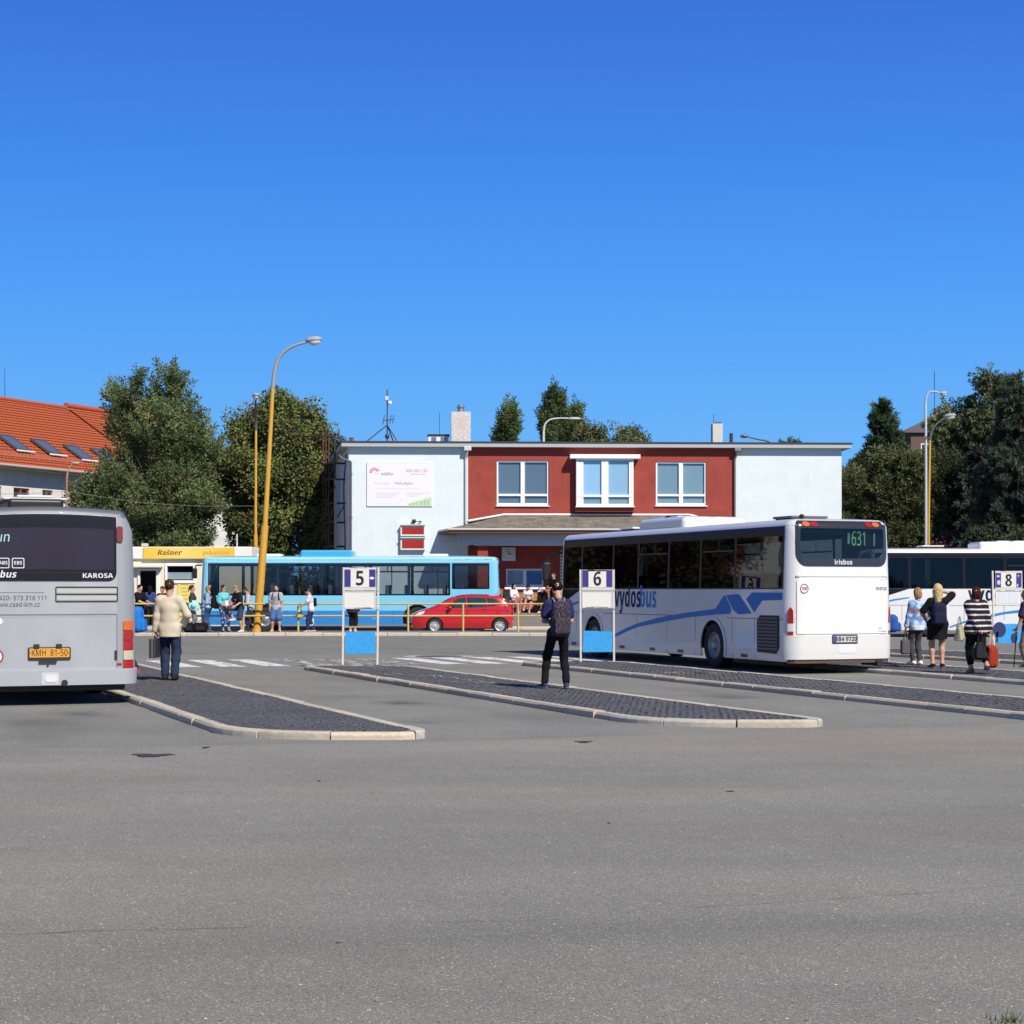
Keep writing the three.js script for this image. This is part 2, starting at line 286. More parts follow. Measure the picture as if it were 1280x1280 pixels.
function crack(u0, v0, u1, v1, w) {
  const n = 110, pos = [], idx = [];
  for (let i = 0; i <= n; i++) { const t = i / n, [x, d] = groundAt(u0 + (u1 - u0) * t, v0 + (v1 - v0) * t), dd = d + 0.07 * noise(x * 1.1, v0) + 0.03 * noise(x * 6, v0), ww = w * (0.25 + Math.abs(noise(x * 2.2, v1)) * 1.6 + rnd() * 0.3); pos.push(x, 0.0075, -(dd - ww), x, 0.0075, -(dd + ww)); if (i < n && noise(x * 0.9, v0 + 7) > -0.2) { const a = i * 2; idx.push(a, a + 2, a + 1, a + 1, a + 2, a + 3); } }
  const g = new THREE.BufferGeometry(); g.setAttribute('position', new THREE.Float32BufferAttribute(pos, 3)); g.setIndex(idx); g.computeVertexNormals(); return g;
}
struct('road_crack', merge(crack(-60, 1171, 720, 1148, 0.003), crack(700, 1150, 1330, 1104, 0.003), crack(-60, 990, 500, 992, 0.003)), M([0.105, 0.1, 0.095], 0.95), 'hairline cracks running across the near road');

// zebra crossing behind the islands, its bars worn by wheels
const wornTex = (k) => tex(256, 256, (x, y) => { const n = noise(x / 22, y / 26, k) + 0.6 * noise(x / 6, y / 7, k + 9) + 0.5 * noise(x / 2.1, y / 2.1, k + 4); const w = n > k ? 0 : Math.min(1, (k - n) * 2.5); return [112 + 118 * w, 112 + 118 * w, 109 + 119 * w]; });
const paintMats = [M(0.85, 0.8, { map: wornTex(0.62) }), M(0.85, 0.85, { map: wornTex(-0.05) })];
const zebra = struct('zebra_crossing', null, null, 'worn white zebra crossing between the far road and the islands');
[181, 233, 284, 340, 388, 440, 488, 536, 584, 632, 680].forEach((u, i) => {
  const d = 43.1 + 2.4 * (u - 181) / 459, x = (u - 640) / 2250 * d, w = 0.58, l = 4.0, g = new THREE.BufferGeometry();
  g.setAttribute('position', new THREE.Float32BufferAttribute([[0, 0], [w, 0], [w, l], [0, l]].flatMap(([a, b]) => [x + a + 0.36 * b, 0.004, -(d - 0.933 * b)]), 3));
  g.setAttribute('uv', new THREE.Float32BufferAttribute([0, 0, 0.25, 0, 0.25, 1.2, 0, 1.2].map((z, k) => z + i * 0.37 * ((k % 2) + 1)), 2)); g.setIndex([0, 2, 1, 0, 3, 2]); g.computeVertexNormals();
  part('crossing_stripe', g, paintMats[[3, 4, 5].includes(i) ? 1 : 0], zebra);
});
{
  const line = (x0, x1, d, w) => new THREE.PlaneGeometry(x1 - x0, w).rotateX(-Math.PI / 2).translate((x0 + x1) / 2, 0.004, -d);
  struct('lane_line', merge(line(-1.2, 2.2, 61.3, 0.12), line(3, 9, 61.3, 0.12)), paintMats[1], 'faded white edge line on the far road');
  const [mx, md] = groundAt(549, 820.6);
  const mh = thing('manhole_cover', 'round manhole cover in the asphalt just behind the zebra crossing', 'manhole', [mx, 0.004, -md]);
  part('frame', new THREE.RingGeometry(0.62, 0.92, 24).rotateX(-Math.PI / 2), M([0.4, 0.38, 0.34], 0.8), mh); part('cover', new THREE.CylinderGeometry(0.6, 0.6, 0.02, 20).translate(0, -0.004, 0), M([0.09, 0.085, 0.08], 0.6), mh);
}
// far pavement with its kerb, the platform in front of the station and its steps
const paveMat = M([0.24, 0.23, 0.215], 0.9, { map: plasterTex(225, 223, 218, 0.1) });
{
  const pv = struct('pavement', null, null, 'narrow raised pavement with yellow railing beyond the far road');
  part('paving', box(33, 0.12, 2.3, -5.5, -0.005, -67.45), paveMat, pv);
  kerbRun(pv, [new THREE.Vector2(-22, 66.05), new THREE.Vector2(11, 66.05)], false, 0.12, 0.24, 1.25, 1);
  kerbRun(pv, [new THREE.Vector2(11, 68.85), new THREE.Vector2(-22, 68.85)], false, 0.115, 0.24, 2.5, 1);
  const pl = struct('platform', null, null, 'raised paved platform with three steps in front of the bus station');
  kerbRun(pl, [new THREE.Vector2(-30, 76.5), new THREE.Vector2(20, 76.5)], false, 0.13, 0.26, 2.1, 1);
  part('paving', box(50, 0.12, 14, -5, 0.0, -83.8), paveMat, pl);
  const st = M([0.27, 0.262, 0.245], 0.9, { map: paveMat.map }), riser = [[79.6, 0.29], [80.4, 0.46], [81.2, 0.63]];
  for (const [d, h] of riser) part('step', box(24, h - 0.1, 92 - d, 4.6, 0.1, -(92 + d) / 2, 0.012), st, pl);
}
// a tuft at the right lower corner where the road ends
{
  const g = [];
  for (let i = 0; i < 140; i++) { const a = rr(1.86, 2.3), d = rr(6.85, 7.12), h = rr(0.02, 0.06), t = rr(0, 6.28); const b = new THREE.ConeGeometry(0.004, h, 3).translate(0, h / 2, 0).rotateZ(rr(-0.6, 0.6)).rotateY(t).translate(a, 0.004, -d); g.push(b); }
  const o = struct('grass', merge(g), M([0.06, 0.085, 0.025], 0.9), 'small tuft of grass and grit at the near right corner'); o.userData.kind = 'stuff';
}

// ------------------------------------------------------------------ bus station and the other buildings
function sight(o, p, n, u, v) {                                                // where the sight line through a point of the photograph meets a plane of the thing o, in o's own coordinates
  o.updateMatrixWorld(true); const inv = o.matrixWorld.clone().invert();
  const a = V(0, 1.7, 0).applyMatrix4(inv), b = V((u - 640) / 2250, 1.7 + (737 - v) / 2250, -1).applyMatrix4(inv).sub(a);
  return a.add(b.multiplyScalar((n.dot(p) - n.dot(a)) / n.dot(b)));
}
const wallTex = (r, g, b, amp, rep) => { const t = tex(1024, 1024, (x, y) => { const n = 1 + amp * (noise(x / 90, y / 90) + 0.6 * noise(x / 24, y / 24, 3) + 0.4 * noise(x / 6, y / 6, 5)) - amp * 1.6 * Math.max(0, noise(x / 16, y / 260, 8) - 0.12) + rr(-amp, amp) * 0.3; return [r * n, g * n, b * n].map((z) => Math.min(255, z)); }); t.repeat.set(rep, rep); return t; };   // weathered render: blotches and rain streaks
const whiteWall = M([0.71, 0.785, 0.79], 0.9, { map: wallTex(247, 248, 248, 0.02, 0.14), bumpMap: bumpFine, bumpScale: 0.003 });
const redWall = M([0.34, 0.06, 0.042], 0.9, { map: wallTex(243, 240, 238, 0.07, 0.14), bumpMap: bumpFine, bumpScale: 0.003 });
const roofEdge = M([0.4, 0.42, 0.42], 0.6), tarRoof = M([0.05, 0.05, 0.055], 0.9), pvc = M([0.8, 0.81, 0.82], 0.35);
const flatTop = (pts, y0, y1) => extrude(poly(pts.map(([x, z]) => [x, -z])), y1 - y0).rotateX(-Math.PI / 2).translate(0, y0, 0);
const st = thing('bus_station', 'two-storey bus station, white ends around a dark red middle, flat roof', 'building', [-7.525, 0, -83], 2.5 * Math.PI / 180);
const sx = (u, p = 0) => sight(st, V(0, 0, p), V(0, 0, 1), u, 700).x, sy = (v, u, p = 0) => sight(st, V(0, 0, p), V(0, 0, 1), u, v).y;
const X1 = sx(585), X2 = sx(920), X3 = sx(1052), WT = 8.28;
function wallPiece(x0, x1, y0, y1, holes, m, name, z = 0) {
  const s = roundRect(x0, y0, x1, y1, 0); for (const h of holes) s.holes.push(roundRect(...h, 0, THREE.Path));
  return part(name, extrude(s, 0.32).translate(0, 0, z - 0.32), m, st);
}
const win1 = [sx(621), sy(632, 650), sx(686), sy(575.5, 650)], win2 = [sx(820), sy(632, 850), sx(883), sy(577, 850)], winLow = [sx(632.5), sy(734, 655), sx(679.5), sy(711, 655)];
wallPiece(0, X1, 0.1, WT, [], whiteWall, 'wall');
wallPiece(X1, X2, 0.1, WT, [win1, win2, winLow], redWall, 'wall', -0.04);
wallPiece(X2, X3, 0.1, WT, [], whiteWall, 'wall');
{
  const lw = [-1.35, -12], len = Math.hypot(...lw), ang = Math.atan2(-lw[1], lw[0]), s = roundRect(0, 0.1, len, WT, 0), lws = M([0.67, 0.72, 0.73], 0.9);
  for (const [a, b] of [[3.2, 4.4], [6.8, 8]]) for (const [c, d] of [[5.2, 7.4], [1.6, 3.6]]) s.holes.push(roundRect(a, c, b, d, 0, THREE.Path));
  const g = extrude(s, 0.3).rotateY(ang); part('wall', g.translate(0, 0, 0), lws, st);
  for (const [a, b] of [[3.2, 4.4], [6.8, 8]]) for (const [c, d] of [[5.2, 7.4], [1.6, 3.6]]) { const w = part('window', merge(box(b - a, 0.1, 0.08, (a + b) / 2, c, 0.1), box(b - a, 0.1, 0.08, (a + b) / 2, d - 0.1, 0.1), box(0.1, d - c, 0.08, (a + b) / 2, c, 0.102)).rotateY(ang), pvc, st); part('pane', box(b - a, d - c, 0.02, (a + b) / 2, c, 0.14).rotateY(ang), M([0.06, 0.08, 0.1], 0.05), w); }
  part('wall', merge(box(0.3, WT - 0.1, 11.7, X3 - 0.15, 0.1, -6.2), box(X3 + 1.3, WT - 0.1, 0.3, X3 / 2 - 0.66, 0.1, -12)), lws, st);
  part('roof', flatTop([[-0.32, 0.33], [X3 + 0.4, 0.33], [X3 + 0.4, -12.5], [-1.75, -12.5]], WT, 8.47), roofEdge, st);
  part('roof_covering', flatTop([[-0.36, 0.37], [X3 + 0.44, 0.37], [X3 + 0.44, -12.54], [-1.8, -12.54]], 8.47, 8.53), tarRoof, st);
  part('floor', box(X3 - 0.4, 0.25, 11.3, X3 / 2 + 0.1, 4.1, -6.1), M(0.35, 0.9), st);
}
function casement(name, [x0, y0, x1, y1], z, mull, trans, blinds, parent = st) {   // a white two-light window with a transom low down
  const f = 0.075, mx = (x0 + x1) / 2, ty = y0 + (y1 - y0) * trans, d = 0.09;
  const w = part(name, merge(box(x1 - x0, f * 1.6, d, mx, y0, z), box(x1 - x0, f, d, mx, y1 - f, z), box(f, y1 - y0 - f * 2.6, d, x0 + f / 2, y0 + f * 1.6, z), box(f, y1 - y0 - f * 2.6, d, x1 - f / 2, y0 + f * 1.6, z), box(mull, y1 - y0 - f * 2.6, d + 0.012, mx, y0 + f * 1.6, z), trans ? box(x1 - x0 - f * 2, 0.1, d + 0.006, mx, ty, z) : null), pvc, parent);
  part('sill', box(x1 - x0 + 0.1, 0.045, 0.2, mx, y0 - 0.046, z + 0.09, 0.008), pvc, w);
  for (const s of [-1, 1]) for (const [a, b] of trans ? [[y0 + f * 1.6, ty], [ty + 0.1, y1 - f]] : [[y0 + f * 1.6, y1 - f]]) {
    const a0 = s < 0 ? x0 + f : mx + mull / 2, a1 = s < 0 ? mx - mull / 2 : x1 - f, m = (a0 + a1) / 2;
    part('pane', box(a1 - a0, b - a, 0.012, m, a, z + 0.008), MM.glass, w);
    const bl = blinds[s < 0 ? 0 : 1]; part('blind', box(a1 - a0 + 0.02, b - a + 0.02, 0.01, m, a - 0.01, z - 0.06), Array.isArray(bl[0]) ? M(bl[b > ty + 0.2 ? 0 : 1], 0.9) : M(bl, 0.9), w);
  }
  return w;
}
casement('window', win1, -0.14, 0.19, 0.215, [[0.15, 0.21, 0.28], [0.145, 0.2, 0.27]]);
casement('window', win2, -0.14, 0.19, 0.215, [[0.25, 0.37, 0.45], [0.27, 0.39, 0.46]]);
casement('window', winLow, -0.14, 0.16, 0, [[0.42, 0.56, 0.62], [0.16, 0.3, 0.58]]);
part('window_board', box(winLow[2] - winLow[0] + 0.14, 0.1, 0.16, (winLow[0] + winLow[2]) / 2, winLow[1] - 0.1, 0.04, 0.01), pvc, st);
{ // bay window
  const p = 0.44, x0 = sx(720.5, p), x1 = sx(792, p), yb = sy(633, 756, p), yt = sy(574, 756, p), c = (x0 + x1) / 2;
  part('bay_base', box(x1 - x0 + 0.1, 0.24, p, c, yb - 0.24, p / 2 - 0.04, 0.01), redWall, st);
  part('bay_roof', merge(box(sx(800, p) - sx(712, p), 0.2, p + 0.16, c, yt + 0.02, (p + 0.16) / 2 - 0.04, 0.02)), pvc, st);
  for (const x of [x0 + 0.03, x1 - 0.03]) part('bay_side', box(0.06, yt - yb, p - 0.1, x, yb, p / 2 - 0.06), pvc, st);
  const f = [x0, yb, x1, yt + 0.02], w = casement('window', f, p - 0.07, 0.32, 0.2, [[[0.42, 0.66, 0.9], [0.25, 0.38, 0.46]], [[0.38, 0.6, 0.78], [0.27, 0.4, 0.47]]]);
  part('frame', box(0.26, yt - yb - 0.2, 0.06, x0 + 0.2, yb + 0.12, p - 0.07), pvc, w); part('frame', box(0.14, yt - yb - 0.2, 0.06, x1 - 0.14, yb + 0.12, p - 0.07), pvc, w);
}
{ // canopy with its hipped roof, fascia, beam and column
  const P = 2.3, E = 4.43, A = [sx(549), 0.004], B = [sx(561, P), P], C = [sx(926, P), P], D = [sx(930), 0.004], RL = [sx(630), 5.12], RR = [sx(862), 5.12];
  const pos = [], tri = (...v) => pos.push(...v.flat()), p3 = ([x, z], y) => [x, y, z], r3 = ([x, y]) => [x, y, 0.012];
  tri(p3(B, E), p3(C, E), r3(RR)); tri(p3(B, E), r3(RR), r3(RL)); tri(p3(A, E), p3(B, E), r3(RL)); tri(p3(C, E), p3(D, E), r3(RR)); tri(p3(A, E), r3(RL), r3(RR)); tri(p3(A, E), r3(RR), p3(D, E));
  const g = new THREE.BufferGeometry(); g.setAttribute('position', new THREE.Float32BufferAttribute(pos, 3)); g.computeVertexNormals();
  const n = pos.length / 3, uv = []; for (let i = 0; i < n; i++) uv.push(pos[i * 3] / 3, pos[i * 3 + 2] / 2); g.setAttribute('uv', new THREE.Float32BufferAttribute(uv, 2));
  part('canopy_roof', g, M([0.215, 0.195, 0.17], 0.9, { map: wallTex(228, 224, 216, 0.2, 0.5) }), st);
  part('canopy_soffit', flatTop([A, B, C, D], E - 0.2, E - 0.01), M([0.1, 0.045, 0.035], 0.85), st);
  part('gutter', merge(cyl(V(B[0], E - 0.02, B[1] + 0.03), V(C[0], E - 0.02, C[1] + 0.03), 0.05), cyl(V(A[0], E - 0.02, A[1]), V(B[0], E - 0.02, B[1] + 0.03), 0.05)), M([0.5, 0.49, 0.46], 0.5), st);
  const bm = M([0.52, 0.54, 0.56], 0.85), bz = 1.62, bx0 = sx(572, bz), bx1 = sx(925, bz), by0 = sy(682, 600, bz), by1 = E - 0.2;
  part('canopy_beam', merge(extrude(poly([[bx0, by1], [bx0, by0 + 0.1], [bx0 + 0.35, by0 - 0.02], [bx0 + 0.7, by0 + 0.05], [bx0 + 0.8, by0], [bx1, by0], [bx1, by1]]), 0.26, 0.01).translate(0, 0, bz - 0.26), box(0.28, by1 - by0 - 0.01, bz - 0.3, bx0 + 0.3, by0 + 0.01, bz / 2 - 0.14)), bm, st);
  for (const u of [603.5, 925]) part('column', box(sx(610, bz) - sx(597, bz), by0 - 0.58, 0.34, sx(u, bz), 0.58, bz - 0.2, 0.012), redWall, st);
  part('flashing', merge(...[[RL, RR], [[sx(585), 4.82], RL], [RR, [sx(918), 4.62]]].map(([a, b]) => cyl(V(a[0], a[1] + 0.05, 0.02), V(b[0], b[1] + 0.05, 0.02), 0.06, 0.06, 6))), M([0.82, 0.78, 0.74], 0.7), st);
}
{ // downpipes, brick dado, brick piers behind the coach
  const x = X1 - 0.1, pipe = M([0.55, 0.57, 0.58], 0.5);
  part('downpipe', merge(tube([V(x + 0.1, 8.3, 0.3), V(x + 0.08, 8.1, 0.26), V(x, 7.75, 0.08), V(x, 7.4, 0.08)], 0.055), cyl(V(x, 7.5, 0.08), V(x, 4.75, 0.08), 0.055), box(0.34, 0.2, 0.24, x + 0.08, 8.1, 0.24, 0.03)), pipe, st);
  part('downpipe', merge(tube([V(X2 + 0.05, 8.3, 0.3), V(X2 + 0.05, 8.1, 0.26), V(X2 - 0.06, 7.75, 0.08), V(X2 - 0.06, 7.4, 0.08)], 0.045), cyl(V(X2 - 0.06, 7.5, 0.08), V(X2 - 0.06, 4.6, 0.08), 0.045), box(0.3, 0.16, 0.2, X2 + 0.04, 8.12, 0.24, 0.03)), M([0.2, 0.2, 0.2], 0.5), st);
  part('downpipe', merge(cyl(V(0.1, 0.6, 0.07), V(0.1, 7.6, 0.07), 0.05), ...[1.5, 3.2, 5, 7].map((y) => box(0.14, 0.05, 0.1, 0.1, y, 0.06)), tube([V(0.1, 7.6, 0.07), V(-0.3, 7.75, 0.1), V(-0.45, 7.9, 0.1)], 0.04)), M([0.12, 0.1, 0.1], 0.5), st);
  part('cable', merge(tube([V(-0.15, 8.0, -0.6), V(-0.25, 6.5, -0.55), V(-0.2, 4, -0.55), V(-0.2, 1, -0.5)], 0.03)), MM.dark, st);
  const brick = new THREE.BoxGeometry(0.235, 0.062, 0.03), ms = [], cs = [], m4 = new THREE.Matrix4();
  const field = (x0, x1, y0, y1, light) => { for (let y = y0, r = 0; y < y1; y += 0.075, r++) for (let X = x0 + (r % 2) * 0.125; X < x1 - 0.12; X += 0.25) { ms.push(m4.makeTranslation(X + 0.12, y + 0.035, -0.02 + rr(-0.003, 0.003)).clone()); const t = rr(0.8, 1.2); cs.push(new THREE.Color().setRGB(0.42 * t, (light ? 0.16 : 0.1) * t, 0.07 * t)); } };
  const b0 = sx(619), b1 = sx(690), yb = winLow[1] - 0.1; field(b0, b1, 0.64, yb, false);
  const p0 = sx(700), p1 = sx(742); field(p0, p1, 0.64, 3.5, true);
  part('mortar', merge(box(b1 - b0, yb - 0.63, 0.04, (b0 + b1) / 2, 0.63, -0.036), box(p1 - p0, 2.9, 0.04, (p0 + p1) / 2, 0.63, -0.036)), M([0.6, 0.55, 0.5], 0.95), st);
  const bi = new THREE.InstancedMesh(brick, M(1, 0.9), ms.length); ms.forEach((m, i) => { bi.setMatrixAt(i, m); bi.setColorAt(i, cs[i]); }); bi.name = 'bricks'; bi.userData.kind = 'stuff'; shadows(bi); st.add(bi);
}
{ // on the roof
  const rY = 8.53, at = (u, p) => sx(u, p);
  const ch = M([0.72, 0.715, 0.7], 0.95, { map: plasterTex(232, 229, 224, 0.12) });
  const c1 = thing('chimney', 'broad pale rendered chimney with a short flue, left on the flat roof', 'chimney', [0, 0, 0]); const p = st.localToWorld(V(at(576, -2), rY, -2)); c1.position.copy(p); c1.rotation.y = st.rotation.y;
  part('stack', box(0.92, 1.55, 0.9, 0, 0, 0, 0.015), ch, c1); part('stain', box(0.3, 0.5, 0.006, 0.05, 0.75, 0.452), M([0.6, 0.5, 0.4], 0.95), c1); part('flue', merge(cyl(V(0, 1.55, 0), V(0, 1.9, 0), 0.16, 0.15, 14), cyl(V(0, 1.78, 0), V(0, 1.82, 0), 0.2, 0.2, 14)), MM.steel, c1);
  const c2 = thing('chimney', 'narrow pale chimney on the right half of the flat roof', 'chimney', st.localToWorld(V(at(896, -2), rY, -2)).toArray(), st.rotation.y);
  part('stack', box(0.48, 1.06, 0.55, 0, 0, 0, 0.012), ch, c2); part('lightning_rod', cyl(V(-0.15, 1.06, 0), V(-0.15, 1.55, 0), 0.012), MM.dark, c2); part('cap', box(0.3, 0.06, 0.36, 0.05, 1.06, 0), MM.dark, c2);
  const vp = thing('vent_pipe', 'short dark vent pipe with pale foot beside the narrow chimney', 'pipe', st.localToWorld(V(at(914, -2), rY, -2)).toArray());
  part('pipe', cyl(V(0, 0.16, 0), V(0, 0.62, 0), 0.085, 0.085, 12), M([0.06, 0.03, 0.03], 0.6), vp); part('foot', cyl(V(0, 0, 0), V(0, 0.17, 0), 0.11, 0.1, 12), M([0.7, 0.68, 0.64], 0.7), vp);
  const hb = thing('roof_hatch', 'small white roof hut with two little windows beside the broad chimney', 'hut', st.localToWorld(V(at(548, -2.5), rY, -2.5)).toArray(), st.rotation.y);
  part('wall', box(0.95, 0.46, 0.8, 0, 0, 0), M([0.75, 0.76, 0.76], 0.8), hb); part('lid', box(1.05, 0.07, 0.9, 0, 0.46, 0, 0.01), MM.dark, hb); for (const s of [-1, 1]) part('window', box(0.24, 0.2, 0.02, s * 0.22, 0.2, 0.402), M([0.12, 0.2, 0.32], 0.2), hb);
  part('lightning_rod', cyl(V(0.05, 0.53, 0), V(0.05, 1.6, 0), 0.012), MM.dark, hb);
  const an = thing('antenna_mast', 'dark tripod antenna mast with small white dish on the left roof', 'antenna', st.localToWorld(V(at(484, -2), rY, -2)).toArray(), st.rotation.y), am = M([0.05, 0.05, 0.055], 0.5);
  part('pole', cyl(V(0, 0, 0), V(0, 2.62, 0), 0.035, 0.028), am, an);
  for (const [x, z] of [[-1.1, 0.3], [0.55, 0.5], [0.35, -0.9]]) part('strut', cyl(V(0, 0.95, 0), V(x, 0.03, z), 0.028), am, an);
  part('aerial', merge(cyl(V(-0.2, 1.15, 0), V(0.32, 1.22, 0), 0.02), ...[-0.18, 0.14, 0.27].map((x, i) => cyl(V(x - 0.02, 0.98 + i * 0.02, 0), V(x + 0.05, 1.42, 0.02), 0.016))), am, an);
  part('dish', new THREE.SphereGeometry(0.11, 14, 8, 0, 6.29, 0, 1.2).rotateX(1.3).translate(0.13, 1.98, 0.05), M(0.75, 0.4), an); part('radio', box(0.16, 0.2, 0.12, -0.02, 2.1, 0.08, 0.02), M([0.55, 0.58, 0.58], 0.5), an); part('hub', ball(0, 0.42, 0, 0.11, 0.13, 0.11, 10), am, an);
  const rb = thing('roof_vent', 'low rusty brown vent at the left roof corner', 'vent', st.localToWorld(V(at(439.5, -0.6), rY, -0.6)).toArray()); part('body', merge(cyl(V(0, 0, 0), V(0, 0.2, 0), 0.09, 0.1, 10), cyl(V(0, 0.2, 0), V(0, 0.24, 0), 0.12, 0.11, 10)), M([0.2, 0.09, 0.07], 0.8), rb);
  const pd = thing('ballast_block', 'brown ballast blocks at the foot of the antenna mast', 'block', st.localToWorld(V(at(497.5, -1.6), rY, -1.6)).toArray()); part('block', merge(box(0.2, 0.2, 0.3, -0.14, 0, 0, 0.02), box(0.18, 0.16, 0.3, 0.08, 0, 0, 0.02)), M([0.25, 0.2, 0.16], 0.9), pd);
}
{ // things fixed on the front
  const dgm = M([0.2, 0.012, 0.012], 0.5);
  const q = (u, v, z = 0) => { const a = sight(st, V(0, 0, z), V(0, 0, 1), u, v); return a; };
  const put = (o, u, v, z) => { o.position.copy(st.localToWorld(q(u, v, z))); o.rotation.y = st.rotation.y; return o; };
  const bb = put(thing('billboard', 'large faded white loan advertisement with green grass on the white wall', 'billboard'), 499.5, 605.5, 0.03);
  const W = sx(540.5) - sx(458.5), H = sy(578, 500) - sy(633, 500);
  part('panel', box(W, H, 0.04, 0, -H / 2, 0, 0.004), M([0.78, 0.78, 0.78], 0.7), bb);
  const bt = canvasTex(1024, 700, (c, w, h) => {
    c.fillStyle = '#f4f3f4'; c.fillRect(0, 0, w, h); c.fillStyle = '#d9b9bd'; c.fillRect(0, 0, w, 6);
    c.strokeStyle = '#d0202f'; c.lineWidth = 15; c.lineCap = 'round'; for (let i = 0; i < 7; i++) { const a = Math.PI * (1.02 + i * 0.13), x = 118, y = 165; c.globalAlpha = 0.75; c.beginPath(); c.moveTo(x + Math.cos(a) * 46, y + Math.sin(a) * 46); c.lineTo(x + Math.cos(a + 0.1) * 82, y + Math.sin(a + 0.1) * 82); c.stroke(); } c.globalAlpha = 1;
    c.font = 'bold 58px sans-serif'; c.fillStyle = '#e6d7d9'; c.fillText('fér', 116, 200); c.fillStyle = '#8b8a90'; c.fillText('půjčka', 224, 200);
    c.font = 'bold 62px sans-serif'; c.fillStyle = '#dfa9b2'; c.fillText('800 888 120', 610, 155); c.font = 'bold 28px sans-serif'; c.fillStyle = '#bfa7ac'; c.fillText('www.faircredit.cz', 690, 198);
    c.font = '50px sans-serif'; c.fillStyle = '#d3bcc0'; c.fillText('Fair Credit:', 116, 352); c.font = 'bold 50px sans-serif'; c.fillStyle = '#9d9ca2'; c.fillText('FAIR půjčka', 432, 352);
    c.fillStyle = '#e4e2e5'; for (let i = 0; i < 26; i++) c.fillRect(110 + i * 27, 408, 18, 20);
    c.fillStyle = '#d4d3d6'; for (let r = 0; r < 4; r++) { c.fillRect(150, 486 + r * 24, 380 - r * 40, 8); if (r < 3) c.fillRect(620, 486 + r * 24, 370 - r * 100, 8); }
    c.strokeStyle = '#d8d7db'; c.lineWidth = 4; c.beginPath(); c.moveTo(20, 330); c.bezierCurveTo(60, 560, 160, 690, 320, 660); c.stroke(); c.beginPath(); c.moveTo(320, 640); c.bezierCurveTo(420, 700, 520, 680, 540, 560); c.stroke();
    for (let i = 0; i < 260; i++) { const x = 660 + (i * 97 % 350), t = (x - 660) / 350; c.strokeStyle = i % 3 ? '#cbe3b8' : '#a9d487'; c.lineWidth = 5; c.beginPath(); c.moveTo(x, 690); c.lineTo(x + (i % 9) * 4 - 16, 690 - 30 - t * (60 + (i * 53) % 60)); c.stroke(); }
  });
  part('print', new THREE.PlaneGeometry(W - 0.02, H - 0.02).translate(0, 0, 0.024), M(0.82, 0.75, { map: bt }), bb);
  for (const [v0, v1, l] of [[655.5, 670.5, 'upper red display board with pale frame on the white wall'], [671.5, 688, 'lower red display board with pale frame on the white wall']]) {
    const o = put(thing('display_board', l, 'display'), 516, (v0 + v1) / 2, 0.14), w = sx(532, 0.14) - sx(501, 0.14), h = sy(v0, 516, 0.14) - sy(v1, 516, 0.14) - 0.03;
    part('housing', box(w, h, 0.2, 0, -h / 2, -0.02, 0.015), M([0.66, 0.7, 0.68], 0.5), o); part('hood', box(w, 0.06, 0.1, 0, h / 2 - 0.04, 0.11, 0.01), M([0.45, 0.62, 0.55], 0.5), o);
    part('screen', box(w - 0.13, h - 0.19, 0.012, 0.01, -h / 2 + 0.08, 0.082), M([0.36, 0.022, 0.014], 0.4), o); for (let i = 0; i < 9; i++) part('digit', box(0.05, 0.05 + (i * 37 % 3) * 0.03, 0.003, 0.08 + (i % 5) * 0.1, -0.06 + (i > 4 ? -0.1 : 0.06), 0.0885), dgm, o);
  }
  const cam = put(thing('security_camera', 'small black camera above the red display boards', 'camera'), 517.5, 652, 0.2); part('body', merge(box(0.17, 0.16, 0.3, 0, -0.06, 0, 0.03), ball(0, 0.02, 0.15, 0.07)), MM.dark, cam); part('arm', merge(cyl(V(0.1, 0, 0), V(0.34, 0.02, -0.16), 0.02), box(0.09, 0.06, 0.12, 0.3, -0.03, -0.08)), MM.dark, cam);
  const ck = put(thing('wall_clock', 'square white station clock on the shaded red wall', 'clock'), 635.8, 692.5, 0.08), cw = sx(644.5) - sx(627);
  part('case', box(cw, cw, 0.12, 0, -cw / 2, -0.03, 0.02), M([0.5, 0.53, 0.55], 0.5), ck); part('dial', box(cw - 0.06, cw - 0.06, 0.006, 0, -cw / 2 + 0.03, 0.032), M([0.72, 0.74, 0.75], 0.5), ck);
  for (let i = 0; i < 12; i++) part('hour_mark', box(0.014, 0.05, 0.004, 0, 0.2, 0.037).rotateZ(i * Math.PI / 6), MM.dark, ck); part('hand', box(0.026, 0.24, 0.005, 0, -0.03, 0.041).rotateZ(0.16), MM.dark, ck); part('hand', box(0.035, 0.19, 0.005, 0, -0.03, 0.046).rotateZ(-1.5), MM.dark, ck);
  const bn = thing('bench', 'wooden bench against the brick dado under the station window', 'bench', st.localToWorld(V(sx(655), 0.63, 0.45)).toArray(), st.rotation.y), bw = sx(690) - sx(626), wood = M([0.46, 0.27, 0.12], 0.7, { map: plasterTex(235, 225, 210, 0.14) });
  for (let i = 0; i < 3; i++) part('slat', box(bw, 0.035, 0.12, 0, 0.42, -0.14 + i * 0.14, 0.008), wood, bn); for (let i = 0; i < 2; i++) part('slat', box(bw, 0.13, 0.03, 0, 0.56 + i * 0.17, -0.28, 0.008), wood, bn);
  for (const x of [-0.46, 0, 0.46]) part('leg', merge(box(0.05, 0.42, 0.4, x * bw, 0, 0), box(0.05, 0.5, 0.04, x * bw, 0.4, -0.25)), MM.dark, bn);
}
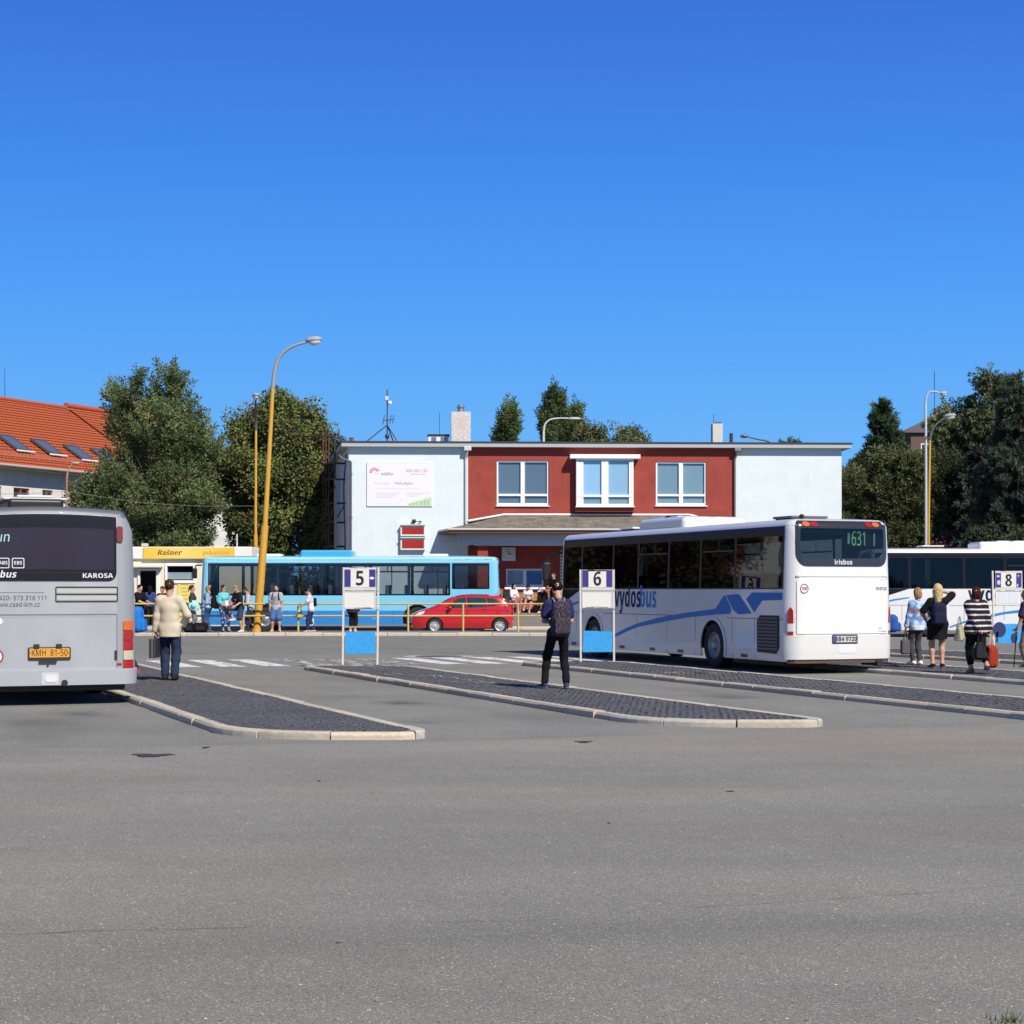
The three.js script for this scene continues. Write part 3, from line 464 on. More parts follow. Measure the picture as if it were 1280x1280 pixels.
{ // steel frame beside the left wall, seen edge-on
  const o = thing('steel_frame', 'dark steel lattice frame standing left of the station wall', 'steel frame', [0, 0, 0]), fm = M([0.035, 0.03, 0.032], 0.6), rust = M([0.13, 0.045, 0.035], 0.8);
  const px = (u, d) => (u - 640) / 2250 * d, py = (v, d) => 1.7 + (737 - v) * d / 2250;
  for (const [u, d, v] of [[418.5, 84, 545], [411, 87, 540], [407.5, 89, 545], [404, 91, 545]]) part('post', cyl(V(px(u, d), 0, -d), V(px(u, d), py(v, d), -d), u > 415 ? 0.05 : 0.032, u > 415 ? 0.05 : 0.032, 6), u > 415 ? fm : rust, o);
  for (const v of [579, 599, 629, 653, 683]) part('rail', merge(cyl(V(px(418.5, 84), py(v, 84), -84), V(px(431, 84), py(v, 84), -84.2), 0.045, 0.045, 6), cyl(V(px(418.5, 84), py(v - 0.5, 84), -84), V(px(404, 91), py(v + 1, 91), -91), 0.04, 0.04, 6)), fm, o);
  part('rail', merge(cyl(V(px(418.5, 84), py(546, 84), -84), V(px(380, 91), py(545, 91), -91), 0.04, 0.04, 6), cyl(V(px(424, 84), py(553, 84), -84), V(px(424, 84), py(537, 84), -84), 0.03, 0.03, 6)), rust, o);
  for (const [u0, v0, u1, v1] of [[418.5, 579, 411, 599], [418.5, 629, 411, 653], [421, 648, 437, 636]]) part('brace', cyl(V(px(u0, 84), py(v0, 84), -84), V(px(u1, 87), py(v1, 87), u1 > 420 ? -84 : -87), 0.03, 0.03, 6), fm, o);
}
{ // bakery kiosk
  const d = 78.6, k = 2250 / d, px = (u) => (u - 640) / k, py = (v) => 1.7 + (737 - v) / k, x0 = px(140), x1 = px(313.5), top = py(683.5);
  const o = thing('bakery_kiosk', 'cream bakery kiosk with yellow sign band behind the light blue bus', 'kiosk', [px(227), 0.12, -d]), cx = px(227), L = (u) => px(u) - cx, Y = (v) => py(v) - 0.12, cream = M([0.72, 0.66, 0.52], 0.8);
  const s = roundRect(L(140), 0, L(313.5), Y(699), 0); s.holes.push(roundRect(L(172.5), 0.02, L(198.5), Y(713.5), 0, THREE.Path), roundRect(L(209), Y(725.5), L(242), Y(707.5), 0, THREE.Path));
  part('wall', merge(extrude(s, 0.12).translate(0, 0, -0.12), box(0.12, Y(699), 3.3, L(140) + 0.06, 0, -1.8), box(0.12, Y(699), 3.3, L(313.5) - 0.06, 0, -1.8), box(L(313.5) - L(140), Y(699), 0.12, (L(140) + L(313.5)) / 2, 0, -3.5)), cream, o);
  part('roof', box(L(313.5) - L(140) + 0.1, Y(683.5) - Y(699), 3.75, (L(140) + L(313.5)) / 2, Y(699), -1.75, 0.05), M([0.78, 0.76, 0.7], 0.6), o);
  const sg = canvasTex(1024, 132, (c, w, h) => { const g = c.createLinearGradient(0, 0, w, 0); g.addColorStop(0, '#f6c341'); g.addColorStop(0.45, '#f8d873'); g.addColorStop(1, '#f2c23d'); c.fillStyle = g; c.fillRect(0, 0, w, h); c.fillStyle = '#2b2116'; c.font = 'italic bold 78px serif'; c.fillText('Rašner', 150, 88); c.fillStyle = '#a78b4e'; c.font = '68px serif'; c.fillText('pekařství', 665, 86); });
  part('sign_band', box(L(294) - L(180), Y(684.2) - Y(698.5), 0.05, (L(180) + L(294)) / 2, Y(698.5), 0.15, 0.005), M([0.7, 0.5, 0.12], 0.6), o);
  part('lettering', new THREE.PlaneGeometry(L(294) - L(180) - 0.02, Y(684.2) - Y(698.5) - 0.02).translate((L(180) + L(294)) / 2, (Y(684.2) + Y(698.5)) / 2, 0.178), M(0.9, 0.6, { map: sg }), o);
  const dx0 = L(172.5), dx1 = L(198.5), dt = Y(713.5); part('door_frame', merge(box(0.1, dt, 0.12, dx0 + 0.05, 0.01, 0.02), box(0.1, dt, 0.12, dx1 - 0.05, 0.01, 0.02), box(dx1 - dx0, 0.1, 0.12, (dx0 + dx1) / 2, dt, 0.022)), M([0.78, 0.76, 0.72], 0.6), o);
  part('interior', box(L(310) - L(144), Y(700), 0.1, (L(140) + L(313)) / 2, 0, -2.6), MM.roomDark, o); part('awning', box(dx1 - dx0 + 0.35, 0.07, 0.4, (dx0 + dx1) / 2, dt + 0.14, 0.2, 0.01), M([0.62, 0.58, 0.48], 0.7), o);
  const w = part('window', merge(box(L(244) - L(207), 0.09, 0.1, L(225.5), Y(707.5), 0.02), box(L(244) - L(207), 0.13, 0.1, L(225.5), Y(725.5) - 0.12, 0.02), box(0.09, Y(707.5) - Y(725.5), 0.1, L(208), Y(725.5), 0.02), box(0.09, Y(707.5) - Y(725.5), 0.1, L(243), Y(725.5), 0.02)), pvc, o);
  part('pane', box(L(243) - L(208), Y(707.5) - Y(725.5), 0.012, L(225.5), Y(725.5), -0.03), MM.glass, w); part('blind', box(L(243) - L(208), 0.3, 0.02, L(225.5), Y(724), -0.08), M([0.4, 0.46, 0.5], 0.8), w);
  part('poster', box(L(243) - L(222), Y(727.5) - Y(772), 0.02, L(232.5), Y(772), 0.02), M([0.75, 0.62, 0.16], 0.6), o); part('poster_text', merge(...[...Array(6)].map((_, i) => box(0.35 - (i % 3) * 0.06, 0.03, 0.004, L(231), Y(731 + i * 4.5), 0.034))), M([0.45, 0.35, 0.1], 0.7), o);
  part('flood_lamp', box(0.28, 0.13, 0.2, L(181), Y(683), 0, 0.02), M([0.6, 0.6, 0.6], 0.5), o); part('mast', cyl(V(L(294.5), Y(684), -0.4), V(L(294.5), Y(667), -0.4), 0.03), M(0.6, 0.5), o);
}
// long white house with an orange tiled roof at the left
{
  const o = thing('tiled_house', 'long white house with orange tiled roof and skylights at the left', 'house', [-640 / 2250 * 95, 0, -95], Math.atan2(0.916, 0.4));
  const Z = V(0, 0, 1), wx = (u) => sight(o, V(0, 0, 0), Z, u, 620).x, wp = (u, v) => sight(o, V(0, 0, 0), Z, u, v), wall = M([0.76, 0.75, 0.72], 0.9, { map: wallTex(246, 245, 242, 0.05, 0.14) });
  const x0 = -46, x1 = 26, EY = 8.25, RZ = -6.3, RY = 12.75, EZ = 0.75, slope = Math.hypot(RZ - EZ, RY - EY);
  const holes = [...Array(14)].map((_, i) => [-44.5 + i * 2.9, 5.55, -43.3 + i * 2.9, 7.15]).filter((h) => h[2] < wx(-10)); for (const [a, b] of [[-6, 2], [17, 37], [53, 66], [88, 108], [124, 138]]) holes.push([wx(a), 5.55, wx(b), wp(a, 609.5).y * 0 + 7.15]);
  const s = roundRect(x0, 0, x1, EY + 0.15, 0); for (const h of holes) s.holes.push(roundRect(...h, 0, THREE.Path));
  part('wall', merge(extrude(s, 0.35).translate(0, 0, -0.35), extrude(poly([[0, 0], [12.6, 0], [12.6, EY + 0.2], [6.3, RY - 0.2], [0, EY + 0.2]]), 0.3).rotateY(Math.PI / 2).translate(x1 - 0.3, 0, 0), box(x1 - x0, EY, 0.3, (x0 + x1) / 2, 0, -12.4)), wall, o);
  const brown = M([0.26, 0.09, 0.05], 0.5);
  for (const [a, b, c, d] of holes) { const m = (a + c) / 2, w = part('window', merge(box(c - a, 0.09, 0.1, m, b, -0.12), box(c - a, 0.09, 0.1, m, d - 0.09, -0.12), box(0.1, d - b, 0.1, a + 0.05, b, -0.121), box(0.1, d - b, 0.1, c - 0.05, b, -0.121), box(0.12, d - b, 0.11, m, b, -0.119), box(c - a, 0.07, 0.1, m, b + (d - b) * 0.62, -0.122)), brown, o); part('pane', box(c - a, d - b, 0.02, m, b, -0.16), M([0.05, 0.05, 0.055], 0.05), w); }
  const tiles = (xa, xb, lift) => {                                            // pantiles course by course, each lapping the one below
    const n = 24, seg = Math.round((xb - xa) / 0.1), pos = [], idx = [], ny = (EZ - RZ) / slope, nz = (RY - EY) / slope;
    for (let r = 0; r < n; r++) for (let e = 0; e < 2; e++) for (let i = 0; i <= seg; i++) {
      const t = Math.min(1.01, (r + e * 1.06) / n), up = (e ? 0.0 : 0.055) + 0.022 * Math.sin(i / seg * (xb - xa) / 0.3 * Math.PI * 2) + lift, x = xa + (xb - xa) * i / seg;
      pos.push(x, EY + (RY - EY) * t + up * ny, EZ + (RZ - EZ) * t + up * nz);
    }
    for (let r = 0; r < n; r++) for (let i = 0; i < seg; i++) { const a = r * 2 * (seg + 1) + i, b = a + seg + 1; idx.push(a, a + 1, b, b, a + 1, b + 1); if (r) { const c = a - seg - 1; idx.push(c, c + 1, a, a, c + 1, a + 1); } }
    const g = new THREE.BufferGeometry(); g.setAttribute('position', new THREE.Float32BufferAttribute(pos, 3)); g.setIndex(idx); const f = g.toNonIndexed(); f.computeVertexNormals(); return f;
  };
  const tm = M([0.36, 0.078, 0.026], 0.8), ridgeU = sight(o, V(0, RY, RZ), Z, 82, 514).x;
  const roof = part('roof', tiles(x0 - 0.4, x1 + 0.4, 0), tm, o); part('roof', tiles(ridgeU, x1 + 0.5, 0.1), tm, o);
  { const q = [[x0 - 0.4, RY, RZ], [x1 + 0.5, RY, RZ], [x1 + 0.5, EY, 2 * RZ - EZ], [x0 - 0.4, EY, 2 * RZ - EZ]], g = new THREE.BufferGeometry(); g.setAttribute('position', new THREE.Float32BufferAttribute([q[0], q[1], q[2], q[0], q[2], q[3]].flat(), 3)); g.computeVertexNormals(); part('roof', g, tm, o); }
  part('ridge_tiles', merge(cyl(V(x0 - 0.4, RY + 0.06, RZ), V(ridgeU, RY + 0.06, RZ), 0.13), cyl(V(ridgeU, RY + 0.22, RZ), V(x1 + 0.5, RY + 0.22, RZ), 0.17)), M([0.4, 0.08, 0.035], 0.8), o);
  part('gutter', merge(cyl(V(x0, EY - 0.02, EZ + 0.06), V(x1, EY - 0.02, EZ + 0.06), 0.08), box(x1 - x0, 0.12, 0.75, (x0 + x1) / 2, EY - 0.16, EZ / 2 + 0.0)), M([0.42, 0.37, 0.32], 0.6), o);
  const rn = V(0, EZ - RZ, RY - EY).normalize(), onRoof = (u, v) => sight(o, V(0, EY, EZ), rn, u, v), tilt = Math.atan2(RY - EY, EZ - RZ);
  for (const [u, v] of [[16, 557], [57, 562], [97, 569], [130, 573]]) { const p = onRoof(u, v), q = (g) => g.rotateX(tilt).translate(p.x, p.y + 0.1, p.z + 0.05), w = 1.0, h = 1.5; const f = part('skylight', merge(...[box(w + 0.16, 0.12, 0.1, 0, 0, h / 2), box(w + 0.16, 0.12, 0.1, 0, 0, -h / 2), box(0.1, 0.12, h, w / 2 + 0.03, 0.001, 0), box(0.1, 0.12, h, -w / 2 - 0.03, 0.001, 0)].map(q)), M([0.1, 0.08, 0.08], 0.5), o); part('pane', q(box(w, 0.03, h, 0, 0.06, 0)), M([0.1, 0.14, 0.19], 0.04, { clearcoat: 1 }), f); part('flashing', q(box(w + 0.5, 0.05, 0.12, 0.1, 0.03, h / 2 + 0.13)), M([0.75, 0.7, 0.66], 0.6), f); }
  const g = []; for (let x = -14; x < 12; x += 0.95) { const t = 0.1; g.push(cyl(V(x, EY + (RY - EY) * t, EZ + (RZ - EZ) * t), V(x, EY + (RY - EY) * t + 0.3, EZ + (RZ - EZ) * t + 0.05), 0.03, 0.03, 5)); } for (const e of [0.12, 0.26]) g.push(cyl(V(x0, EY + (RY - EY) * 0.1 + e, EZ + (RZ - EZ) * 0.1 + 0.03), V(12, EY + (RY - EY) * 0.1 + e, EZ + (RZ - EZ) * 0.1 + 0.03), 0.022, 0.022, 5));
  part('snow_guard', merge(...g), M([0.42, 0.2, 0.15], 0.7), o);
  const c = sight(o, V(0, RY, RZ - 0.8), Z, 152, 528); part('chimney', box(0.9, 1.5, 0.7, c.x, RY - 0.9, RZ - 0.8, 0.01), M([0.6, 0.6, 0.6], 0.9), roof);
  const r5 = sight(o, V(0, RY, RZ), Z, 6, 503); part('lightning_rod', cyl(V(r5.x, RY, RZ), V(r5.x, RY + 1.9, RZ), 0.02, 0.012), MM.dark, roof);
}
{ // a roof behind the trees at the right
  const d = 118, k = 2250 / d, o = thing('brick_house', 'house with dark hipped roof showing behind the trees at the right', 'house', [(1190 - 640) / k, 0, -d]);
  const e = 1.7 + (737 - 541) / k, wall = M([0.13, 0.08, 0.06], 0.9); part('wall', box(5.4, e, 8, 0, 0, -4), wall, o); const r = new THREE.ConeGeometry(4.6, 1.6, 4, 1).rotateY(Math.PI / 4).scale(1, 1, 1.3).translate(0, e + 0.8, -4); part('roof', r, M([0.12, 0.1, 0.1], 0.9), o);
  for (const x of [-1.6, 0.2, 1.8]) for (const y of [e - 2, e - 5, e - 8]) { const w = part('window', box(0.9, 1.3, 0.06, x, y, 0.01), pvc, o); part('pane', box(0.76, 1.16, 0.02, x, y + 0.07, 0.045), M(0.05, 0.05), w); }
  part('chimney', box(0.5, 1.5, 0.6, -0.2, e + 0.4, -3, 0), M([0.12, 0.08, 0.07], 0.9), o); part('aerial', cyl(V(-0.45, e + 1.3, -3), V(-0.45, e + 4.4, -3), 0.022), MM.dark, o);
}

// ------------------------------------------------------------------ trees
function clump(n, R, len, wid, style) {                                          // a twig's worth of separate leaves
  const pos = [], q = new THREE.Quaternion(), leaf = (c, dir, nrm) => {
    const side = V().crossVectors(dir, nrm).normalize().multiplyScalar(wid * rr(0.7, 1.2)), l = dir.clone().normalize().multiplyScalar(len * rr(0.7, 1.3)), mid = c.clone().addScaledVector(l, 0.45), tip = c.clone().add(l), fold = nrm.clone().multiplyScalar(wid * 0.35);
    for (const s of [-1, 1]) { const e = mid.clone().addScaledVector(side, s).add(fold); pos.push(...c.toArray(), ...e.toArray(), ...tip.toArray()); }
  };
  for (let i = 0; i < n; i++) {
    if (style === 'spray') { const t = i / n, a = i * 2.4 + rr(-0.5, 0.5), out = V(Math.cos(a), rr(0.3, 1.1), Math.sin(a)).normalize(), c = V(Math.cos(a), 0, Math.sin(a)).multiplyScalar(rr(0, 0.32) * R * (1 - t * 0.75)).add(V(0, (t * 2 - 0.7) * R, 0)); leaf(c, out, V(rr(-1, 1), rr(-0.2, 1), rr(-1, 1)).normalize()); }
    else if (style === 'needle') { const t = i / n, a = i * 2.4, out = V(Math.cos(a), rr(0.5, 1.4), Math.sin(a)).normalize(); leaf(V(0, (t * 1.9 - 0.8) * R, 0), out, V(rr(-1, 1), rr(-1, 1), rr(-1, 1)).normalize()); }
    else { const c = V(rr(-1, 1), rr(-1, 1), rr(-1, 1)); if (c.lengthSq() > 1) { i--; continue; } c.multiplyScalar(R); const out = c.clone().normalize().add(V(rr(-0.8, 0.8), rr(-0.9, 0.5), rr(-0.8, 0.8))).normalize(); leaf(c, out, V(rr(-1, 1), rr(0, 1.4), rr(-1, 1)).normalize()); }
  }
  const g = new THREE.BufferGeometry(); g.setAttribute('position', new THREE.Float32BufferAttribute(pos, 3)); g.computeVertexNormals(); return g;
}
const CL = { round: clump(40, 0.36, 0.16, 0.055, 'round'), spray: clump(40, 0.52, 0.17, 0.042, 'spray'), needle: clump(60, 0.5, 0.34, 0.035, 'needle'), fine: clump(44, 0.5, 0.15, 0.05, 'spray') };
const leafMat = M(1, 0.75, { transmission: 0.22, specularIntensity: 0.35 }), barkMat = M([0.09, 0.07, 0.055], 0.95), paleBark = M([0.4, 0.38, 0.35], 0.9);
function tree(name, label, u, d, lobes, n, o = {}) {
  const x0 = (u - 640) / 2250 * d, t = thing(name, label, 'tree', [x0, 0, -d], 0, o.group), { style = 'round', tint = [0.05, 0.075, 0.022], size = 1, up = 0.5, gap = 0.2, bark = barkMat, trunkTop } = o;
  const main = lobes[0], limbs = [taperTube([V(rr(-0.1, 0.1), -0.1, 0), V(0.1, main[1] * 0.4, 0.05), V(main[0] * 0.5, main[1], main[2] * 0.5), ...(trunkTop ? [V(...trunkTop)] : [])], o.trunkR ?? 0.26, 0.05, 16, 8)];
  for (const l of lobes.slice(1)) limbs.push(taperTube([V(main[0] * 0.2, Math.min(l[1], main[1]) * 0.5, 0), V((l[0] + main[0]) * 0.35, Math.min(l[1], main[1]) * 0.75, l[2] * 0.4), V(l[0], l[1], l[2])], (o.trunkR ?? 0.26) * 0.45, 0.03, 10, 6));
  for (let i = 0; i < (o.twigs ?? 14); i++) { const l = lobes[i % lobes.length], a = rr(0, 6.28), e = rr(-0.2, 1.2); limbs.push(taperTube([V(l[0] * 0.8, l[1] - l[4] * 0.3, l[2] * 0.8), V(l[0] + Math.cos(a) * l[3] * 0.85, l[1] + Math.sin(e) * l[4] * 0.8, l[2] + Math.sin(a) * l[5] * 0.85)], 0.05, 0.015, 3, 5)); }
  part('trunk', merge(...limbs), bark, t);
  const im = new THREE.InstancedMesh(CL[style], leafMat, n); im.name = 'crown'; im.userData.kind = 'stuff'; shadows(im); t.add(im);
  const big = lobes; lobes = []; big.forEach((l, i) => { lobes.push([l[0], l[1], l[2], l[3] * 0.78, l[4] * 0.8, l[5] * 0.78]); const k = Math.max(3, Math.round(l[3] * l[4] * 1.1)); for (let j = 0; j < k; j++) { const a = j * 2.4 + i, y = rr(-0.75, 0.95), c = Math.sqrt(1 - y * y * 0.8), s = rr(0.26, 0.42); lobes.push([l[0] + Math.cos(a) * c * l[3] * 0.72, l[1] + y * l[4] * 0.76, l[2] + Math.sin(a) * c * l[5] * 0.72, l[3] * s, l[4] * s * 0.9, l[5] * s]); } });   // boughs: smaller masses about each large one
  const wts = lobes.map((l) => Math.pow(l[3] * l[4] * l[5], 0.62)), sum = wts.reduce((a, b) => a + b), m4 = new THREE.Matrix4(), q = new THREE.Quaternion(), q2 = new THREE.Quaternion(), Y = V(0, 1, 0), c = new THREE.Color(), ns = rr(0, 50);
  for (let i = 0; i < n; i++) {
    let l, p, dir, f, tries = 0;
    do {
      let w = rnd() * sum, k = 0; while (k < lobes.length - 1 && (w -= wts[k]) > 0) k++; l = lobes[k];
      dir = V(rr(-1, 1), rr(-1, 1), rr(-1, 1)).normalize(); f = Math.pow(rnd(), 0.42);
      const bump = 1 + 0.28 * noise(dir.x * 2.2 + ns, dir.y * 2.2, dir.z * 2.2 + k * 3) + 0.12 * noise(dir.x * 6, dir.y * 6 + ns, dir.z * 6);
      p = V(l[0] + dir.x * l[3] * f * bump, l[1] + dir.y * l[4] * f * bump, l[2] + dir.z * l[5] * f * bump);
    } while (++tries < 8 && (p.y < 0.3 || noise(p.x * 0.75 + ns, p.y * 0.75, p.z * 0.75) < -0.5 + gap + (f > 0.85 ? 0.1 : -0.1)));
    const o2 = dir.clone().multiply(V(1, 0.6, 1)).addScaledVector(Y, up).add(V(rr(-0.4, 0.4), rr(-0.3, 0.3), rr(-0.4, 0.4))).normalize();
    q.setFromUnitVectors(Y, o2).multiply(q2.setFromAxisAngle(Y, rr(0, 6.28)));
    const s = size * rr(0.75, 1.25); im.setMatrixAt(i, m4.compose(p, q, V(s, s, s)));
    const br = 2.6 * (0.88 + 0.75 * noise(p.x * 0.8, p.y * 0.8 + ns, p.z * 0.8)) * rr(0.75, 1.3), wa = o.autumn && rnd() < o.autumn ? 1 : 0;
    c.setRGB((tint[0] + (wa ? 0.03 : rr(-0.006, 0.012))) * br, (tint[1] - (wa ? 0.008 : 0)) * br, tint[2] * br); im.setColorAt(i, c);
  }
  return t;
}
tree('hornbeam_tree', 'tall spiky-topped green tree in front of the tiled house', 190, 91, [[0.1, 7.4, 0, 3.1, 3.6, 2.6], [0.75, 11.2, 0, 1.35, 2.3, 1.2], [-1.25, 10.7, 0.3, 1.05, 2.2, 1.1], [-2.1, 5.6, 0.4, 1.9, 2.0, 1.7], [2.3, 8.8, 0, 1.1, 2.2, 1.3], [0.4, 4.4, 0.3, 2.7, 1.9, 2], [1.6, 6.1, 0.5, 1.9, 2, 1.6]], 3500, { style: 'spray', up: 0.9, size: 0.95, autumn: 0.05, gap: 0.22, tint: [0.054, 0.075, 0.03] });
tree('lime_tree', 'rounded tree with yellowing leaves behind the yellow lamp posts', 348, 95, [[0, 7.9, 0, 3.2, 3.4, 2.6], [-1.25, 9.7, 0, 1.5, 2.0, 1.5], [0.1, 10.7, 0.3, 1.5, 1.9, 1.4], [1.3, 10.1, 0.2, 1.9, 1.9, 1.6], [2.7, 8.2, 0, 1.5, 2.0, 1.3], [-0.7, 4.5, 0.3, 2.4, 2.4, 2], [2.0, 5.2, 0.2, 1.9, 2.5, 1.8], [-2.5, 7.6, 0, 0.9, 1.8, 1]], 3900, { autumn: 0.14, gap: 0.26, tint: [0.058, 0.076, 0.024], up: 0.2, size: 1.02 });
const pop = 'poplars behind the station roof';
tree('poplar_tree', 'lone narrow poplar rising behind the roof, right of the broad chimney', 633, 126, [[0, 9.8, 0, 0.95, 4.8, 1.0], [0.2, 8.2, 0, 1.15, 4, 1.2], [-0.2, 12.5, 0, 0.55, 2.3, 0.6]], 1200, { style: 'spray', up: 1.6, tint: [0.045, 0.065, 0.022] });
tree('poplar_tree', 'tallest of the narrow poplars behind the roof, beside the curved lamp arm', 692, 127, [[0, 10.3, 0, 1.1, 5.4, 1.1], [-0.1, 13.3, 0, 0.6, 2.3, 0.6], [0.8, 11.4, 0, 0.65, 3.8, 0.7]], 1500, { style: 'spray', up: 1.6, tint: [0.042, 0.062, 0.021] });
tree('poplar_tree', 'thin poplar tucked against the rounded tree behind the roof', 721, 128, [[0, 10.3, 0, 0.8, 4.8, 0.8], [-0.1, 13.2, 0, 0.5, 2.2, 0.5]], 900, { style: 'spray', up: 1.6, tint: [0.042, 0.06, 0.021] });
tree('round_tree', 'broad rounded tree showing above the red middle of the station', 764, 122, [[0, 9.5, 0, 2.8, 4.0, 2.4], [1.3, 9.2, 0, 1.4, 3, 1.3], [-1.2, 9.6, 0, 1.3, 3.3, 1.4], [2.2, 9.0, 0, 1.2, 3, 1]], 2300, { tint: [0.055, 0.066, 0.024], autumn: 0.08, size: 1.05 });
tree('small_spruce', 'little conifer tip poking above the right end of the station roof', 987, 130, [[0, 7, 0, 1.3, 4.5, 1.3], [0, 11.4, 0, 0.42, 1.6, 0.42]], 420, { style: 'needle', tint: [0.022, 0.045, 0.024], up: 0.5, trunkTop: [0, 12.6, 0] });
tree('pine_tree', 'dark pine standing above the bushes right of the station', 1103, 103, [[0, 8.2, 0, 1.55, 2.0, 1.4], [0.1, 10.4, 0, 0.85, 1.5, 0.8], [-0.1, 11.6, 0, 0.4, 1.0, 0.4], [-0.9, 8.0, 0.2, 0.9, 1.4, 0.9], [1.0, 8.7, 0, 0.6, 1.3, 0.8], [0, 5.5, 0, 2.2, 2.4, 1.8], [-1.5, 6.2, 0, 0.9, 1.6, 0.9]], 3000, { style: 'needle', tint: [0.018, 0.036, 0.017], up: 0.7, size: 0.85, gap: 0.1, trunkTop: [0, 12, 0] });
tree('bushy_tree', 'bushy grey-green tree against the right end of the station', 1076, 89, [[0, 4.2, 0, 1.5, 3.6, 1.6], [0.5, 6.3, 0, 1.1, 1.5, 1.2], [-0.7, 5.7, 0.2, 0.8, 1.4, 0.9]], 1700, { style: 'spray', tint: [0.04, 0.046, 0.02], up: 0.3, gap: 0.12, trunkR: 0.15 });
tree('bushy_tree', 'broad bushy tree behind the rear end of the white coach', 1124, 88, [[0, 4.3, 0, 1.7, 3.8, 1.7], [0.2, 6.9, 0, 1.2, 1.6, 1.2], [1.0, 6.2, 0.2, 0.9, 1.5, 1.0], [-0.9, 6.2, 0, 0.8, 1.4, 0.9]], 2100, { style: 'spray', tint: [0.039, 0.047, 0.018], up: 0.3, gap: 0.12, trunkR: 0.15 });
tree('birch_tree', 'thin-leaved birch with pale branches left of the dark spruce', 1198, 98, [[0.2, 8.6, 0, 1.5, 3.4, 1.4], [-0.7, 10.1, 0, 0.8, 2.0, 0.8], [0.9, 10.6, 0, 0.8, 1.9, 0.8], [0.2, 6, 0, 2.0, 2.6, 1.6], [-1.1, 7.6, 0, 0.9, 1.8, 0.9]], 1500, { style: 'fine', bark: paleBark, tint: [0.06, 0.075, 0.03], gap: 0.32, up: -0.2, twigs: 34, trunkR: 0.16 });
tree('birch_tree', 'tall airy birch leaning over the dark spruce at the right edge', 1243, 97, [[0, 9, 0, 1.4, 3.6, 1.3], [0.1, 12, 0, 0.8, 1.7, 0.8], [1.3, 11.2, 0, 0.8, 2.0, 0.8], [-0.8, 10.4, 0, 0.7, 1.8, 0.7]], 1300, { style: 'fine', bark: paleBark, tint: [0.055, 0.07, 0.03], gap: 0.3, up: -0.1, twigs: 30, trunkR: 0.16 });
tree('spruce_tree', 'tall dark bluish spruce at the right edge', 1268, 84, [[0, 4.2, 0, 2.1, 3.8, 2.0], [0, 7.2, 0, 1.6, 2.3, 1.4], [0.1, 9.3, 0, 0.9, 1.7, 0.8], [0.1, 10.7, 0, 0.4, 1.1, 0.4]], 3300, { style: 'needle', tint: [0.026, 0.038, 0.024], up: -0.1, gap: 0.18, size: 0.8, trunkTop: [0.1, 11, 0] });
tree('spruce_tree', 'dark shaded conifer between the birch and the bluish spruce', 1232, 91, [[0, 4.4, 0, 1.7, 4.0, 1.6], [0, 7.4, 0, 1.0, 2.2, 1.0]], 1500, { style: 'needle', tint: [0.02, 0.03, 0.02], up: 0, gap: 0.15, size: 0.85 });
tree('purple_shrub', 'purple-leaved shrub behind the right coach beside the yellow post', 1193, 86, [[0, 2.6, 0, 1.4, 2.2, 1.3], [0.7, 3.6, 0, 0.9, 1.3, 0.9]], 800, { tint: [0.05, 0.022, 0.026], gap: 0.12, trunkR: 0.1 });
tree('dark_shrub', 'dark green shrub low behind the right coach near the image edge', 1246, 80, [[0, 2.2, 0, 2.0, 2.2, 1.4], [1.4, 3.0, 0, 1.2, 1.8, 1.1]], 1100, { tint: [0.022, 0.032, 0.016], gap: 0.1, trunkR: 0.1 });
for (const [u, d, l] of [[-330, 72, 'nearest'], [-700, 68, 'second'], [-1150, 66, 'third'], [-170, 77, 'farthest']]) tree('roadside_tree', l + ' dark tree left of the view, seen only mirrored in the coach windows', u, d, [[0, 5.2, 0, 3.6, 4.6, 3.2], [1.4, 7.6, 0, 2.0, 2.4, 2], [-1.6, 7.2, 0, 2.0, 2.6, 2], [0, 2.4, 0.3, 3.2, 2.2, 2.6]], 1500, { size: 1.5, gap: 0.1, tint: [0.03, 0.036, 0.016] });
tree('dark_shrub', 'dense dark tree in the gap between the bushy tree and the birch', 1166, 93, [[0, 4.2, 0, 1.4, 4.0, 1.3], [0.4, 7.2, 0, 1.0, 1.8, 1.0]], 1500, { tint: [0.034, 0.046, 0.02], gap: 0.1, style: 'spray', trunkR: 0.12 });
